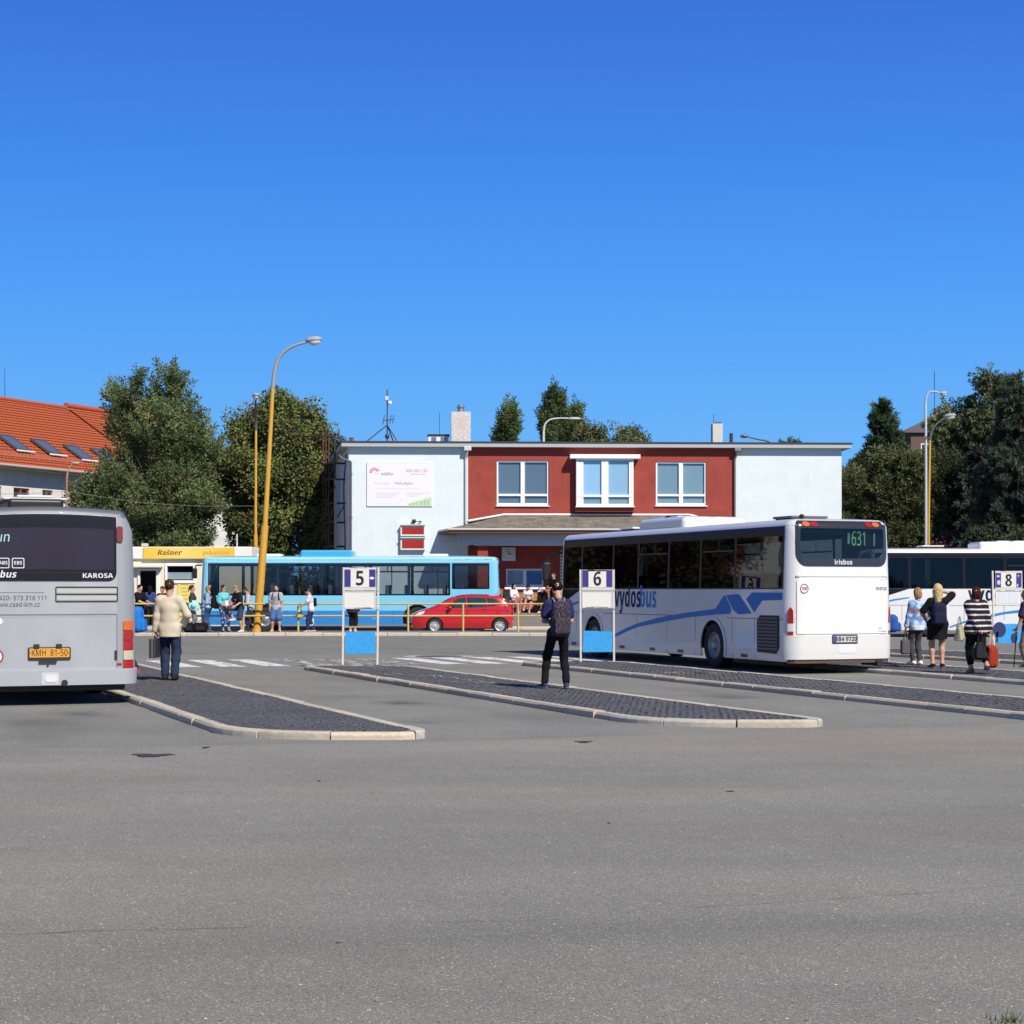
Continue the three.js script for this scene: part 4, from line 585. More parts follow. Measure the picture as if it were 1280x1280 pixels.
{ // far-off wood closing the horizon
  const im = new THREE.InstancedMesh(CL.round, leafMat, 2600); im.name = 'far_wood'; im.userData = { kind: 'stuff', label: 'low far-off belt of trees along the horizon' }; shadows(im);
  const m4 = new THREE.Matrix4(), q = new THREE.Quaternion(), c = new THREE.Color();
  for (let i = 0; i < 2600; i++) { const x = rr(-150, 150), s = rr(2.4, 4.5), y = Math.pow(rnd(), 0.7) * (3.4 + 1.6 * noise(x * 0.06, 3)); q.setFromEuler(new THREE.Euler(rr(0, 6), rr(0, 6), rr(0, 6))); im.setMatrixAt(i, m4.compose(V(x, y, -190 - rr(0, 8)), q, V(s, s, s))); const b = rr(0.7, 1.3); im.setColorAt(i, c.setRGB(0.05 * b, 0.065 * b, 0.03 * b)); }
  scene.add(im);
  const back = new THREE.InstancedMesh(CL.round, leafMat, 4200); back.name = 'far_wood'; back.userData = { kind: 'stuff', label: 'row of trees on the near side of the road, behind the viewer' }; shadows(back);
  for (let i = 0; i < 4200; i++) { const x = rr(-75, 75), s = rr(2, 3.6), y = Math.pow(rnd(), 0.8) * (9 + 4 * noise(x * 0.12, 3) + 2 * noise(x * 0.4, 8)); q.setFromEuler(new THREE.Euler(rr(0, 6), rr(0, 6), rr(0, 6))); back.setMatrixAt(i, m4.compose(V(x, y, 48 + rr(0, 7)), q, V(s, s, s))); const b = rr(0.7, 1.3); back.setColorAt(i, c.setRGB(0.08 * b, 0.1 * b, 0.04 * b)); }
  scene.add(back);
}

// ------------------------------------------------------------------ lamp posts and wires
const yellowPost = M([0.62, 0.36, 0.05], 0.6, { map: plasterTex(245, 238, 225, 0.05) }), grayPost = M([0.42, 0.44, 0.45], 0.5, { metalness: 0.3 });
const pix = (d) => (u, v, dz = 0) => V((u - 640) / 2250 * d, 1.7 + (737 - v) * d / 2250, -d + dz);
function lampHead(p, dir, s, parent) {                                           // a lantern: pale housing over a clear bowl
  const a = Math.atan2(-dir.z, dir.x), q = (g) => g.rotateZ(0.12).rotateY(a).translate(p.x, p.y, p.z);
  part('lamp_head', q(merge(ball(0.12 * s, 0.03 * s, 0, 0.3 * s, 0.12 * s, 0.16 * s, 16), box(0.42 * s, 0.1 * s, 0.24 * s, 0.12 * s, 0.02 * s, 0, 0.04 * s))), M([0.33, 0.35, 0.36], 0.45), parent);
  part('lamp_bowl', q(ball(0.14 * s, -0.05 * s, 0, 0.22 * s, 0.13 * s, 0.13 * s, 14)), M([0.6, 0.6, 0.56], 0.15, { clearcoat: 1 }), parent);
}
{
  const P = pix(67.4), base = P(321, 789), o = thing('street_lamp', 'tall leaning yellow lamp post with grey curved arm on the far pavement', 'street lamp', [base.x, 0.12, base.z]), L = (u, v) => P(u, v).sub(V(base.x, 0.12, base.z));
  part('pole', merge(taperTube([V(0, 0, 0), L(328.6, 690), L(331.2, 657)], 0.155, 0.14, 8, 12), taperTube([L(331.2, 658), L(336, 575), L(341, 484)], 0.1, 0.072, 10, 12), cyl(V(0, -0.02, 0), V(0.01, 0.12, 0), 0.21, 0.19, 12)), yellowPost, o);
  part('arm', taperTube([L(341, 485), L(343.6, 462), L(348, 449), L(356, 439), L(367, 432.5), L(385, 427)], 0.078, 0.045, 24, 10), M([0.3, 0.31, 0.31], 0.5), o);
  lampHead(L(388, 426), V(1, 0, 0), 1.05, o);
}
{
  const P = pix(85), base = V(P(319.5, 737).x, 0.12, -85), o = thing('street_lamp', 'slimmer yellow lamp post behind the leaning one, small lantern facing the road', 'street lamp', base.toArray()), L = (u, v, dz = 0) => P(u, v, dz).sub(base);
  part('pole', merge(taperTube([V(0, 0, 0), L(319.5, 668)], 0.11, 0.1, 4, 12), taperTube([L(319.5, 669), L(320, 536)], 0.07, 0.055, 6, 10)), yellowPost, o);
  part('arm', taperTube([L(320, 537), L(320.6, 526, 0.2), L(323, 514, 0.9), L(327, 505, 2)], 0.075, 0.04, 14, 8), M([0.14, 0.13, 0.11], 0.6), o);
  lampHead(L(327.5, 502.5, 2.2), V(0.25, 0, 1), 1.0, o);
}
{
  const P = pix(82.5), base = V(P(1157.5, 737).x, 0, -82.5), o = thing('street_lamp', 'pale grey lamp post with arm curving right, in front of the right-hand trees', 'street lamp', base.toArray()), L = (u, v) => P(u, v).sub(base);
  part('pole', taperTube([V(0, 0, 0), L(1157.5, 600), L(1157, 505)], 0.075, 0.055, 8, 10), M([0.5, 0.53, 0.54], 0.5), o); part('arm', taperTube([L(1157, 506), L(1158, 496), L(1162, 490), L(1168, 489.5), L(1176, 491.5)], 0.052, 0.035, 16, 8), M([0.45, 0.47, 0.48], 0.5), o); lampHead(L(1177.5, 492), V(1, 0, -0.3), 0.7, o);
}
{
  const P = pix(82), base = V(P(1160.8, 737).x, 0, -82), o = thing('street_lamp', 'yellow post beside the pale one, its lantern set against the birch', 'street lamp', base.toArray()), L = (u, v) => P(u, v).sub(base);
  part('pole', taperTube([V(0, 0, 0), L(1161, 640), L(1162.5, 549)], 0.065, 0.05, 8, 10), yellowPost, o); part('arm', taperTube([L(1162.5, 550), L(1164, 541), L(1170, 531), L(1180, 523)], 0.06, 0.035, 12, 8), M([0.1, 0.1, 0.09], 0.6), o); lampHead(L(1184, 521), V(1, 0, 0.4), 0.95, o);
}
{
  const P = pix(112), base = V(P(680, 737).x, 0, -112), o = thing('street_lamp', 'white lamp arm curving right above the roof in front of the poplars', 'street lamp', base.toArray()), L = (u, v) => P(u, v).sub(base);
  part('pole', taperTube([V(0, 0, 0), L(679.5, 620), L(679.5, 540)], 0.11, 0.07, 8, 8), M(0.62, 0.5), o); part('arm', taperTube([L(679.5, 541), L(681, 531), L(687, 525), L(696, 523), L(712, 523)], 0.06, 0.04, 16, 8), M(0.62, 0.5), o); part('lamp_head', ball(0, 0, 0, 0.42, 0.1, 0.15, 12).translate(...L(718, 523.4).toArray()), M(0.5, 0.5), o);
}
{
  const P = pix(106), base = V(P(966, 737).x, 0, -106), o = thing('street_lamp', 'dark lamp arm reaching left just above the white end of the roof', 'street lamp', base.toArray()), L = (u, v) => P(u, v).sub(base);
  part('pole', taperTube([V(0, 0, 0), L(966, 620), L(966, 556)], 0.11, 0.07, 8, 8), M([0.1, 0.11, 0.11], 0.5), o); part('arm', taperTube([L(966, 557), L(961, 552), L(950, 549.5), L(936, 546.5)], 0.06, 0.045, 16, 8), M([0.1, 0.11, 0.11], 0.5), o); part('lamp_head', ball(0, 0, 0, 0.26, 0.11, 0.14, 12).translate(...L(930.5, 545.3).toArray()), M([0.12, 0.13, 0.13], 0.3), o);
}
{
  const P = pix(89), base = V(P(83.5, 737).x, 0, -89), o = thing('street_lamp', 'thin rusty lamp post in front of the white house wall', 'street lamp', base.toArray()), L = (u, v) => P(u, v).sub(base);
  part('pole', taperTube([V(0, 0, 0), L(83.3, 640), L(83.5, 598)], 0.08, 0.055, 8, 8), M([0.3, 0.16, 0.11], 0.7), o); part('arm', taperTube([L(83.5, 599), L(85, 589), L(88, 583), L(93, 579.5)], 0.05, 0.03, 12, 6), M([0.36, 0.27, 0.2], 0.7), o); part('lamp_head', ball(0, 0, 0, 0.22, 0.07, 0.1, 10).translate(...L(94.5, 579).toArray()), M([0.4, 0.36, 0.3], 0.5), o);
}
{
  const P = pix(88.5), sag = (u0, v0, u1, v1, s) => tube([P(u0, v0), P((u0 * 2 + u1) / 3, (v0 * 2 + v1) / 3 + s), P((u0 + u1 * 2) / 3, (v0 + v1 * 2) / 3 + s), P(u1, v1)], 0.01, 24, 5);
  const o = tag(shadows(new THREE.Mesh(merge(sag(-40, 617, 83.5, 614, 1.5), sag(83.5, 614, 319, 632.5, 6)), M([0.2, 0.2, 0.2], 0.6))), 'thin overhead cable sagging in front of the left trees', 'cable'); o.name = 'overhead_cable'; scene.add(o);
}

// ------------------------------------------------------------------ buses: flat outlines in (p, y) wrapped round a bus-shaped surface; p runs from the rear along the left side, across the front and back
function surface({ W, L, H, r = 0.3, tumble = 0.035, R = 0.2, Rs = R, rearBow = 0.05, frontBow = 0.16, rake = 0.1, rearRake = 0.03, arch = 0 }) {
  const per = 2 * (L + W), corners = [0, L, L + W, 2 * L + W];
  const S = (p, y, off = 0) => {
    p = ((p % per) + per) % per;
    let x, z, nx, nz, c = corners.findIndex((q) => Math.abs(p - q) < r || Math.abs(p - q - per) < r);
    if (c >= 0) {
      const q = corners[c], dp = Math.abs(p - q) < r ? p - q : p - q - per, a = (dp + r) / (2 * r) * Math.PI / 2, cx = c < 2 ? r : W - r, cz = c === 0 || c === 3 ? -r : -L + r, a0 = [Math.PI / 2, Math.PI, -Math.PI / 2, 0][c] + a;
      nx = Math.cos(a0); nz = Math.sin(a0); if (c === 1) { nx = Math.cos(Math.PI + a); nz = -Math.abs(Math.sin(Math.PI + a)); }
      if (c === 0) { nx = -Math.sin(a); nz = Math.cos(a); } if (c === 1) { nx = -Math.cos(a); nz = -Math.sin(a); } if (c === 2) { nx = Math.sin(a); nz = -Math.cos(a); } if (c === 3) { nx = Math.cos(a); nz = Math.sin(a); }
      x = cx + nx * r; z = cz + nz * r;
    } else if (p < L) { x = 0; z = -p; nx = -1; nz = 0; } else if (p < L + W) { x = p - L; z = -L; nx = 0; nz = -1; } else if (p < 2 * L + W) { x = W; z = -(2 * L + W - p); nx = 1; nz = 0; } else { x = W - (p - 2 * L - W); z = 0; nx = 0; nz = 1; }
    const up = Math.max(0, y - (H - R)), round = R - Math.sqrt(Math.max(0, R * R - up * up)), tuck = Math.max(0, 0.5 - y) * 0.06;
    const us = Math.max(0, y - (H - Rs)), rs = Rs - Math.sqrt(Math.max(0, Rs * Rs - us * us)), is = Math.max(0, y - 1.4) * tumble + rs + tuck, fr = Math.pow(Math.max(0, y - 1.0), 1.5) * rake + round + tuck, re = Math.max(0, y - 1.6) * rearRake + round + tuck;
    const d = nx * nx * is + nz * nz * (nz < 0 ? fr : re) - off, t = (x - W / 2) / (W / 2), bow = (1 - t * t) * Math.abs(nz);
    const ay = arch ? arch * (1 - Math.min(1, Math.abs(t)) ** 2) * Math.min(1, Math.max(0, (y - H + 0.7) / 0.7)) : 0;
    return V(x - nx * d, y + ay, z - nz * d + (nz < 0 ? -frontBow : rearBow) * bow);
  };
  return Object.assign(S, { W, L, H, per, arch, right: (p) => 2 * L + W - p });
}
const tess = {};
function skinGeo(S, g, off, edge, mp) {
  g = g.index ? g.toNonIndexed() : g; g.deleteAttribute('normal'); g.deleteAttribute('uv');
  if (edge) g = (tess[edge] ??= new TessellateModifier(edge, 7)).modify(g);
  const P = g.attributes.position, n = P.count, pos = new Float32Array(n * 3), nor = new Float32Array(n * 3), uv = new Float32Array(n * 2);
  for (let i = 0; i < n; i++) {
    let p = P.getX(i), y = P.getY(i); if (mp) [p, y] = mp(p, y);
    const a = S(p, y, off), e = 0.004, dp = S(p + e, y, off).sub(S(p - e, y, off)), dy = S(p, y + e, off).sub(S(p, y - e, off)), k = dp.cross(dy).normalize(), o = S(p, y, off + 0.01).sub(a);
    if (k.dot(o) < 0) k.negate(); a.toArray(pos, i * 3); k.toArray(nor, i * 3); uv[i * 2] = p; uv[i * 2 + 1] = y;
  }
  const A = V(), B = V(), C = V(), N = V();
  for (let i = 0; i < n; i += 3) {                                                // wind every triangle the way its normals point
    A.fromArray(pos, i * 3); B.fromArray(pos, i * 3 + 3); C.fromArray(pos, i * 3 + 6); N.fromArray(nor, i * 3);
    if (B.clone().sub(A).cross(C.clone().sub(A)).dot(N) < 0) for (const [arr, w] of [[pos, 3], [nor, 3], [uv, 2]]) for (let k = 0; k < w; k++) { const j1 = (i + 1) * w + k, j2 = (i + 2) * w + k, t = arr[j1]; arr[j1] = arr[j2]; arr[j2] = t; }
  }
  const out = new THREE.BufferGeometry(); out.setAttribute('position', new THREE.BufferAttribute(pos, 3)); out.setAttribute('normal', new THREE.BufferAttribute(nor, 3)); out.setAttribute('uv', new THREE.BufferAttribute(uv, 2)); return out;
}
function skin(S, shape, off = 0, { edge = 0.22, depth = 0, mp } = {}) {
  const list = [].concat(shape), g = [skinGeo(S, new THREE.ShapeGeometry(list, 10), off, edge, mp)];
  if (depth) for (const s of list) {
    const e = s.extractPoints(10), pos = [];
    for (const ring of [e.shape, ...e.holes]) for (let i = 0; i < ring.length; i++) {
      const a = ring[i], b = ring[(i + 1) % ring.length], n = Math.max(1, Math.ceil(a.distanceTo(b) / 0.2));
      for (let k = 0; k < n; k++) { let u = a.clone().lerp(b, k / n).toArray(), w = a.clone().lerp(b, (k + 1) / n).toArray(); if (mp) { u = mp(...u); w = mp(...w); } const A = S(...u, off), B = S(...w, off), C = S(...w, off - depth), D = S(...u, off - depth); for (const v of [A, B, C, A, C, D]) pos.push(v.x, v.y, v.z); }
    }
    const q = new THREE.BufferGeometry(); q.setAttribute('position', new THREE.Float32BufferAttribute(pos, 3)); q.computeVertexNormals(); g.push(q);
  }
  return merge(...g);
}
function lettering(S, text, size, p0, y0, { f = font, sx = 1, slant = 0, off = 0.006, center = false } = {}) {
  const shapes = f.generateShapes(text, size); let x0 = 0;
  if (center) { const g = new THREE.ShapeGeometry(shapes, 3); g.computeBoundingBox(); x0 = (g.boundingBox.max.x + g.boundingBox.min.x) / 2; }
  return skinGeo(S, new THREE.ShapeGeometry(shapes, 5), off, 0.4, (x, y) => [p0 - (x - x0 + y * slant) * sx, y0 + y]);
}
function sideShape(pA, pB, yB, yT, arches) {
  const s = new THREE.Shape(); s.moveTo(pA, yB);
  for (const [pc, yc, r] of arches) { const dx = Math.sqrt(r * r - (yB - yc) ** 2); s.lineTo(pc - dx, yB); s.absarc(pc, yc, r, Math.atan2(yB - yc, -dx), Math.atan2(yB - yc, dx), true); }
  s.lineTo(pB, yB); s.lineTo(pB, yT); s.lineTo(pA, yT); s.lineTo(pA, yB); return s;
}
const hole = (...a) => roundRect(...a, THREE.Path);
function roofSkin(S, y0, crown) {
  const { W, L, H, per } = S, ps = [];
  for (let p = 0; p < per; p += 0.25) ps.push(p); for (const c of [0, L, L + W, 2 * L + W]) for (let i = -8; i <= 8; i++) ps.push(((c + i * 0.04) % per + per) % per);
  ps.sort((a, b) => a - b); const rings = [];
  for (let i = 0; i <= 7; i++) rings.push(ps.map((p) => S(p, y0 + (H - y0) * Math.sin(i / 7 * Math.PI / 2), 0)));
  const last = rings[7]; for (let i = 1; i <= 5; i++) { const t = i / 5; rings.push(last.map((v) => { const c = V(W / 2, 0, Math.min(-W / 2, Math.max(-L + W / 2, v.z))), q = v.clone().lerp(c, t); q.y = v.y + (H + S.arch + crown - v.y) * (1 - (1 - t) ** 2); return q; })); }
  const n = ps.length, pos = rings.flatMap((r) => r.flatMap((v) => [v.x, v.y, v.z])), idx = [];
  for (let j = 0; j < rings.length - 1; j++) for (let i = 0; i < n; i++) { const a = j * n + i, b = j * n + (i + 1) % n; idx.push(a, b, a + n, b, b + n, a + n); }
  const g = new THREE.BufferGeometry(); g.setAttribute('position', new THREE.Float32BufferAttribute(pos, 3)); g.setIndex(idx); g.computeVertexNormals(); return g;
}
function gridSkin(S, p0, y0, p1, y1, off, depth = 0, nx = 48, ny = 8) {           // a plain rectangular panel with no loose joints where it goes round a corner
  const pos = [], idx = [], at = (i, j) => S(p0 + (p1 - p0) * i / nx, y0 + (y1 - y0) * j / ny, off);
  for (let j = 0; j <= ny; j++) for (let i = 0; i <= nx; i++) { const v = at(i, j); pos.push(v.x, v.y, v.z); }
  for (let j = 0; j < ny; j++) for (let i = 0; i < nx; i++) { const a = j * (nx + 1) + i, b = a + nx + 1; idx.push(a, a + 1, b, b, a + 1, b + 1); }
  const g = new THREE.BufferGeometry(); g.setAttribute('position', new THREE.Float32BufferAttribute(pos, 3)); g.setIndex(idx); g.computeVertexNormals();
  return depth ? merge(g, rimOf(S, p0, y0, p1, y1, off, depth, nx)) : g;
}
function rimOf(S, p0, y0, p1, y1, off, depth, nx) {
  const pos = []; for (const y of [y0, y1]) for (let i = 0; i < nx; i++) { const a = p0 + (p1 - p0) * i / nx, b = p0 + (p1 - p0) * (i + 1) / nx, A = S(a, y, off), B = S(b, y, off), C = S(b, y, off - depth), D = S(a, y, off - depth); for (const v of [A, B, C, A, C, D]) pos.push(v.x, v.y, v.z); }
  const g = new THREE.BufferGeometry(); g.setAttribute('position', new THREE.Float32BufferAttribute(pos, 3)); g.computeVertexNormals(); return g;
}
const rimMat = M([0.33, 0.34, 0.35], 0.4, { metalness: 0.6 }), rimDark = M([0.05, 0.05, 0.055], 0.5);
const lathe = (pts, seg = 36) => new THREE.LatheGeometry(pts.map(([r, y]) => new THREE.Vector2(r, y)), seg);
const wheelCache = {};
function wheel(parent, x, y, z, r, w, side, style = 'bus') {                      // side: -1 faces local -x, +1 faces +x
  const key = `${r}${w}${style}`, c = wheelCache[key] ??= (() => {
    const h = w / 2, rr0 = r * (style === 'bus' ? 0.57 : 0.66), t = lathe([[rr0, -h * 0.9], [r * 0.8, -h], [r * 0.95, -h * 0.92], [r, -h * 0.7], [r, h * 0.7], [r * 0.95, h * 0.92], [r * 0.8, h], [rr0, h * 0.9]]), rim = [lathe(style === 'bus' ? [[rr0, h * 0.9], [rr0 * 0.94, h * 0.92], [rr0 * 0.9, h * 0.55], [rr0 * 0.72, h * 0.4], [rr0 * 0.62, h * 0.62], [rr0 * 0.36, h * 0.66], [rr0 * 0.3, h * 0.98], [rr0 * 0.2, h * 1.05], [0, h * 1.05]] : [[rr0 * 1.02, h * 0.88], [rr0 * 0.92, h * 0.9], [rr0 * 0.87, h * 0.5], [0, h * 0.45]], 32)];
    if (style === 'bus') for (let i = 0; i < 10; i++) { const a = i * Math.PI / 5; rim.push(cyl(V(Math.cos(a) * rr0 * 0.5, h * 0.6, Math.sin(a) * rr0 * 0.5), V(Math.cos(a) * rr0 * 0.5, h * 0.75, Math.sin(a) * rr0 * 0.5), 0.022, 0.018, 6)); }
    else { for (let i = 0; i < 10; i++) { const a = i * Math.PI / 5; rim.push(box(rr0 * 0.78, h * 0.3, rr0 * 0.2, rr0 * 0.5, h * 0.6, 0, 0.01).rotateY(a)); } rim.push(lathe([[rr0 * 0.25, h * 0.85], [rr0 * 0.16, h * 0.98], [0, h]], 16)); }
    return { t: t.rotateZ(Math.PI / 2), rim: merge(...rim).rotateZ(Math.PI / 2) };                   // faces -x
  })();
  const o = part('wheel', c.t, MM.rubber, parent); o.position.set(x, y, z); if (side > 0) o.rotation.y = Math.PI;
  part('rim', c.rim, style === 'bus' ? rimMat : M([0.6, 0.61, 0.62], 0.35, { metalness: 0.5 }), o); return o;
}
const seatGeo = merge(box(0.45, 0.12, 0.44, 0, 0.36, -0.02, 0.05), box(0.45, 0.72, 0.11, 0, 0.42, 0.24, 0.05), box(0.05, 0.36, 0.3, 0.15, 0, 0, 0), box(0.05, 0.36, 0.3, -0.15, 0, 0, 0));
function interior(o, S, floor, rows, colour) {
  const { W, L } = S, sm = M(colour, 0.9);
  part('floor', box(W - 0.12, 0.08, L - 0.7, W / 2, floor - 0.08, -L / 2 + 0.05), M(0.06, 0.9), o);
  part('chassis', merge(box(W - 0.7, 0.5, L - 0.9, W / 2, 0.42, -L / 2)), MM.black, o);
  part('ceiling', box(W - 0.6, 0.04, L - 0.9, W / 2, S.H - 0.26, -L / 2), M(0.35, 0.8), o);
  for (let i = 0; i < rows; i++) for (const x of [0.36, 0.84, W - 0.84, W - 0.36]) { const s = part('seat', seatGeo, sm, o); s.position.set(x, floor, -0.9 - i * 0.78); }
  part('dashboard', box(W - 0.4, 0.5, 0.5, W / 2, floor, -L + 0.75, 0.08), MM.dark, o);
}
const whiteBus = M([0.755, 0.755, 0.745], 0.28, { clearcoat: 0.7, clearcoatRoughness: 0.1, map: tex(512, 256, (x, y) => { const n = 249 + 4 * noise(x / 60, y / 40) - Math.max(0, 26 - y) * 0.9 * (0.6 + noise(x / 14, y / 30, 6)); return [n, n, n * 0.995]; }, true, [0.25, 0.33]) });
const navy = M([0.01, 0.013, 0.06], 0.6, { specularIntensity: 0.4 }), stripeBlue = M([0.032, 0.2, 0.53], 0.5, { specularIntensity: 0.5 }), seam = M([0.12, 0.125, 0.13], 0.6);
const bandGlass = M([0.012, 0.014, 0.02], 0.06, { clearcoat: 1, clearcoatRoughness: 0.03 });

const coachBand = M([0.01, 0.011, 0.016], 0.35, { specularIntensity: 0.5 });
function arway() {
  const W = 2.5, L = 12.2, H = 3.16, S = surface({ W, L, H }), o = thing('coach', '', 'bus', [0, 0, 0]);
  const ar = [[3.32, 0.5, 0.56], [9.82, 0.5, 0.56]], T0 = 3.04;
  for (const mp of [null, (p, y) => [S.right(p), y]]) {
    const s = sideShape(-0.16, L - 0.02, 0.25, T0, ar); s.holes.push(roundRect(0.24, 1.73, 11.86, 3.02, [0.02, 0.02, 0.06, 0.06], THREE.Path));
    part('body_side', skin(S, s, 0, { mp }), whiteBus, o);
    const gaps = [0.27, 2.33, 3.95, 5.56, 7.21, 8.67, 10.62, 11.84];
    const b = roundRect(0.24, 1.73, 11.86, 3.02, 0); for (let i = 0; i < 7; i++) b.holes.push(hole(gaps[i] + 0.05, 1.76, gaps[i + 1] - 0.05, 2.82, 0.05)); part('window_band', skin(S, b, 0.004, { mp }), coachBand, o);
    for (let i = 0; i < 7; i++) { const w = part('window', skin(S, roundRect(gaps[i] + 0.008, 1.735, gaps[i + 1] - 0.008, 2.86, 0.03), 0.002, { mp, edge: 0.4 }), MM.busGlass, o); if (i === 1 || i === 3) part('vent', skin(S, [roundRect(gaps[i] + 0.1, 2.54, gaps[i + 1] - 0.1, 2.575, 0), roundRect(gaps[i] + 0.75, 2.575, gaps[i] + 0.78, 2.8, 0)], 0.007, { mp }), MM.black, w); }
    part('front_quarter', skin(S, poly([[10.65, 1.725], [11.7, 1.725], [11.86, 1.75], [11.86, 1.38], [11.75, 1.38]]), 0.004, { mp }), bandGlass, o);
    const seams = [roundRect(-0.1, 1.105, 2.7, 1.12, 0), roundRect(3.95, 1.125, 9.2, 1.14, 0), roundRect(10.45, 1.135, 11.9, 1.15, 0)]; for (const p of [1.42, 2.42, 4.15, 5.6, 7.25, 8.68, 10.9]) seams.push(roundRect(p - 0.007, 0.26, p + 0.007, 1.12, 0)); seams.push(roundRect(0.06, 0.26, 0.075, 0.78, 0), roundRect(0.2, 0.72, 0.0, 0.735, 0));
    part('seam', skin(S, seams, 0.003, { mp, edge: 0.5 }), seam, o);
    for (const [p, y, r] of ar) { const q = circle(p, y, r + 0.07); q.holes.push(new THREE.Path().absellipse(p, y, r - 0.005, r - 0.005, 0, Math.PI * 2)); const cut = new THREE.Shape(); cut.moveTo(p - r - 0.07, y - 0.24); cut.absarc(p, y, r + 0.07, Math.PI + 0.35, -0.35, true); cut.lineTo(p + r - 0.03, y - 0.24); cut.absarc(p, y, r - 0.004, -0.42, Math.PI + 0.42, false); part('wheel_arch', skin(S, cut, 0.02, { mp, depth: 0.03 }), whiteBus, o); }
    for (const p of [1.9, 4.92, 6.4, 8.1, 11.1]) part('side_marker', skin(S, roundRect(p - 0.14, 0.29, p + 0.14, 0.36, 0.015), 0.008, { mp, depth: 0.01 }), M([0.05, 0.025, 0.02], 0.3), o);
    const gr = poly([[0.38, 1.19], [1.2, 1.19], [1.32, 1.08], [1.32, 0.42], [0.52, 0.4], [0.38, 0.52]]); part('engine_grille', skin(S, gr, 0.005, { mp }), MM.dark, o).userData.label = 'dark louvred engine grille';
    const sl = []; for (let i = 0; i < 10; i++) sl.push(roundRect(0.44, 0.48 + i * 0.07, 1.26, 0.515 + i * 0.07, 0.01)); part('louvre', skin(S, sl, 0.02, { mp, depth: 0.02 }), M([0.1, 0.105, 0.115], 0.5), o);
    const A = [[9.2, 0.38], [8.65, 0.59], [7.9, 0.78], [7.22, 0.91], [6, 1.07], [4.6, 1.2], [3.19, 1.3], [2.82, 1.58], [2.74, 1.6], [2.46, 1.31], [2.5, 1.2], [3.25, 1.17], [4.6, 1.09], [6, 0.95], [7.22, 0.82], [7.9, 0.68], [8.65, 0.51], [9.2, 0.33]];
    for (const q of [poly(A), poly([[2.7, 1.6], [2.2, 1.63], [2.08, 1.6], [1.55, 1.22], [2.12, 1.19], [2.36, 1.28]]), poly([[1.8, 1.52], [1.56, 1.66], [0.27, 1.66], [0.27, 1.51], [1.1, 1.49], [1.44, 1.24]]), poly([[12.0, 1.18], [11.2, 1.36], [10.7, 1.43], [10.6, 1.4], [11.2, 1.3], [12.0, 1.1]])]) part('stripe', skin(S, q, 0.004, { mp, edge: 0.3 }), stripeBlue, o);
    const w1 = mp ? [6.36, 8.0] : [8.78, 7.2];
    const put = (t, m, p0, q = 0) => { const g = mp ? skinGeo(S, new THREE.ShapeGeometry(font.generateShapes(t, 0.5), 5), 0.006, 0.4, (x, y) => [S.right(p0) - x * 0.8, 1.3 + y]) : lettering(S, t, 0.5, p0, 1.3, { sx: 0.8 }); part('lettering', g, m, o); };
    put('vydos', navy, mp ? 6.2 : 8.54); put('bus', stripeBlue, mp ? 7.64 : 7.1);
    const xs = mp ? W - 0.17 : 0.17; for (const [p] of ar) { wheel(o, xs, 0.5, -p, 0.5, 0.3, mp ? 1 : -1); part('wheel_well', box(0.5, 0.85, 1.2, mp ? W - 0.45 : 0.45, 0.3, -p, 0.05).scale(1, 1, 1), MM.black, o); }
  }
  // rear
  const Q = (q) => -q, rs = roundRect(-W + 0.16, 0.78, -0.16, T0 + 0.06, 0); rs.holes.push(hole(-2.24, 2.36, -0.26, 2.97, [0.22, 0.22, 0.06, 0.06])); part('rear_panel', skin(S, rs, 0), whiteBus, o);
  const rb = roundRect(-2.38, 2.19, -0.12, 3.13, [0.3, 0.3, 0.1, 0.1]); rb.holes.push(hole(-2.24, 2.36, -0.26, 2.97, [0.22, 0.22, 0.06, 0.06])); part('window_surround', skin(S, rb, 0.006, { edge: 0.15 }), M([0.03, 0.03, 0.034], 0.2, { clearcoat: 0.6 }), o);
  part('rear_window', skin(S, roundRect(-2.24, 2.36, -0.26, 2.97, [0.22, 0.22, 0.06, 0.06]), 0.002), M([0.3, 0.36, 0.38], 0.02, { transmission: 1 }), o);
  for (const q of [0.5, 1.96]) for (const e of [-0.09, 0.09]) part(e * (q < 1 ? 1 : -1) < 0 ? 'indicator_light' : 'brake_light', skin(S, circle(Q(q + e), 3.06, 0.085, 0.05), 0.02, { edge: 0.1, depth: 0.02 }), e * (q < 1 ? 1 : -1) < 0 ? MM.orangeLens : MM.redLens, o);
  part('engine_hatch', skin(S, roundRect(-2.36, 0.82, -0.15, 1.98, [0.03, 0.03, 0.12, 0.12]), 0.018, { depth: 0.03 }), M([0.75, 0.745, 0.72], 0.35, { clearcoat: 0.4 }), o);
  part('hatch_brow', skin(S, roundRect(-2.37, 1.985, -0.14, 2.03, 0.02), 0.03, { depth: 0.05 }), whiteBus, o);
  part('bumper', gridSkin(S, -W - 0.3, 0.3, 0.3, 0.79, 0.025, 0.05), whiteBus, o); part('bumper_flap', skin(S, roundRect(-1.52, 0.42, -1.1, 0.6, 0.05), 0.03, { depth: 0.004 }), M([0.68, 0.69, 0.7], 0.4), o);
  part('under_bumper', gridSkin(S, -W - 0.1, 0.22, 0.1, 0.3, 0.0, 0.1), M([0.1, 0.06, 0.04], 0.8), o);
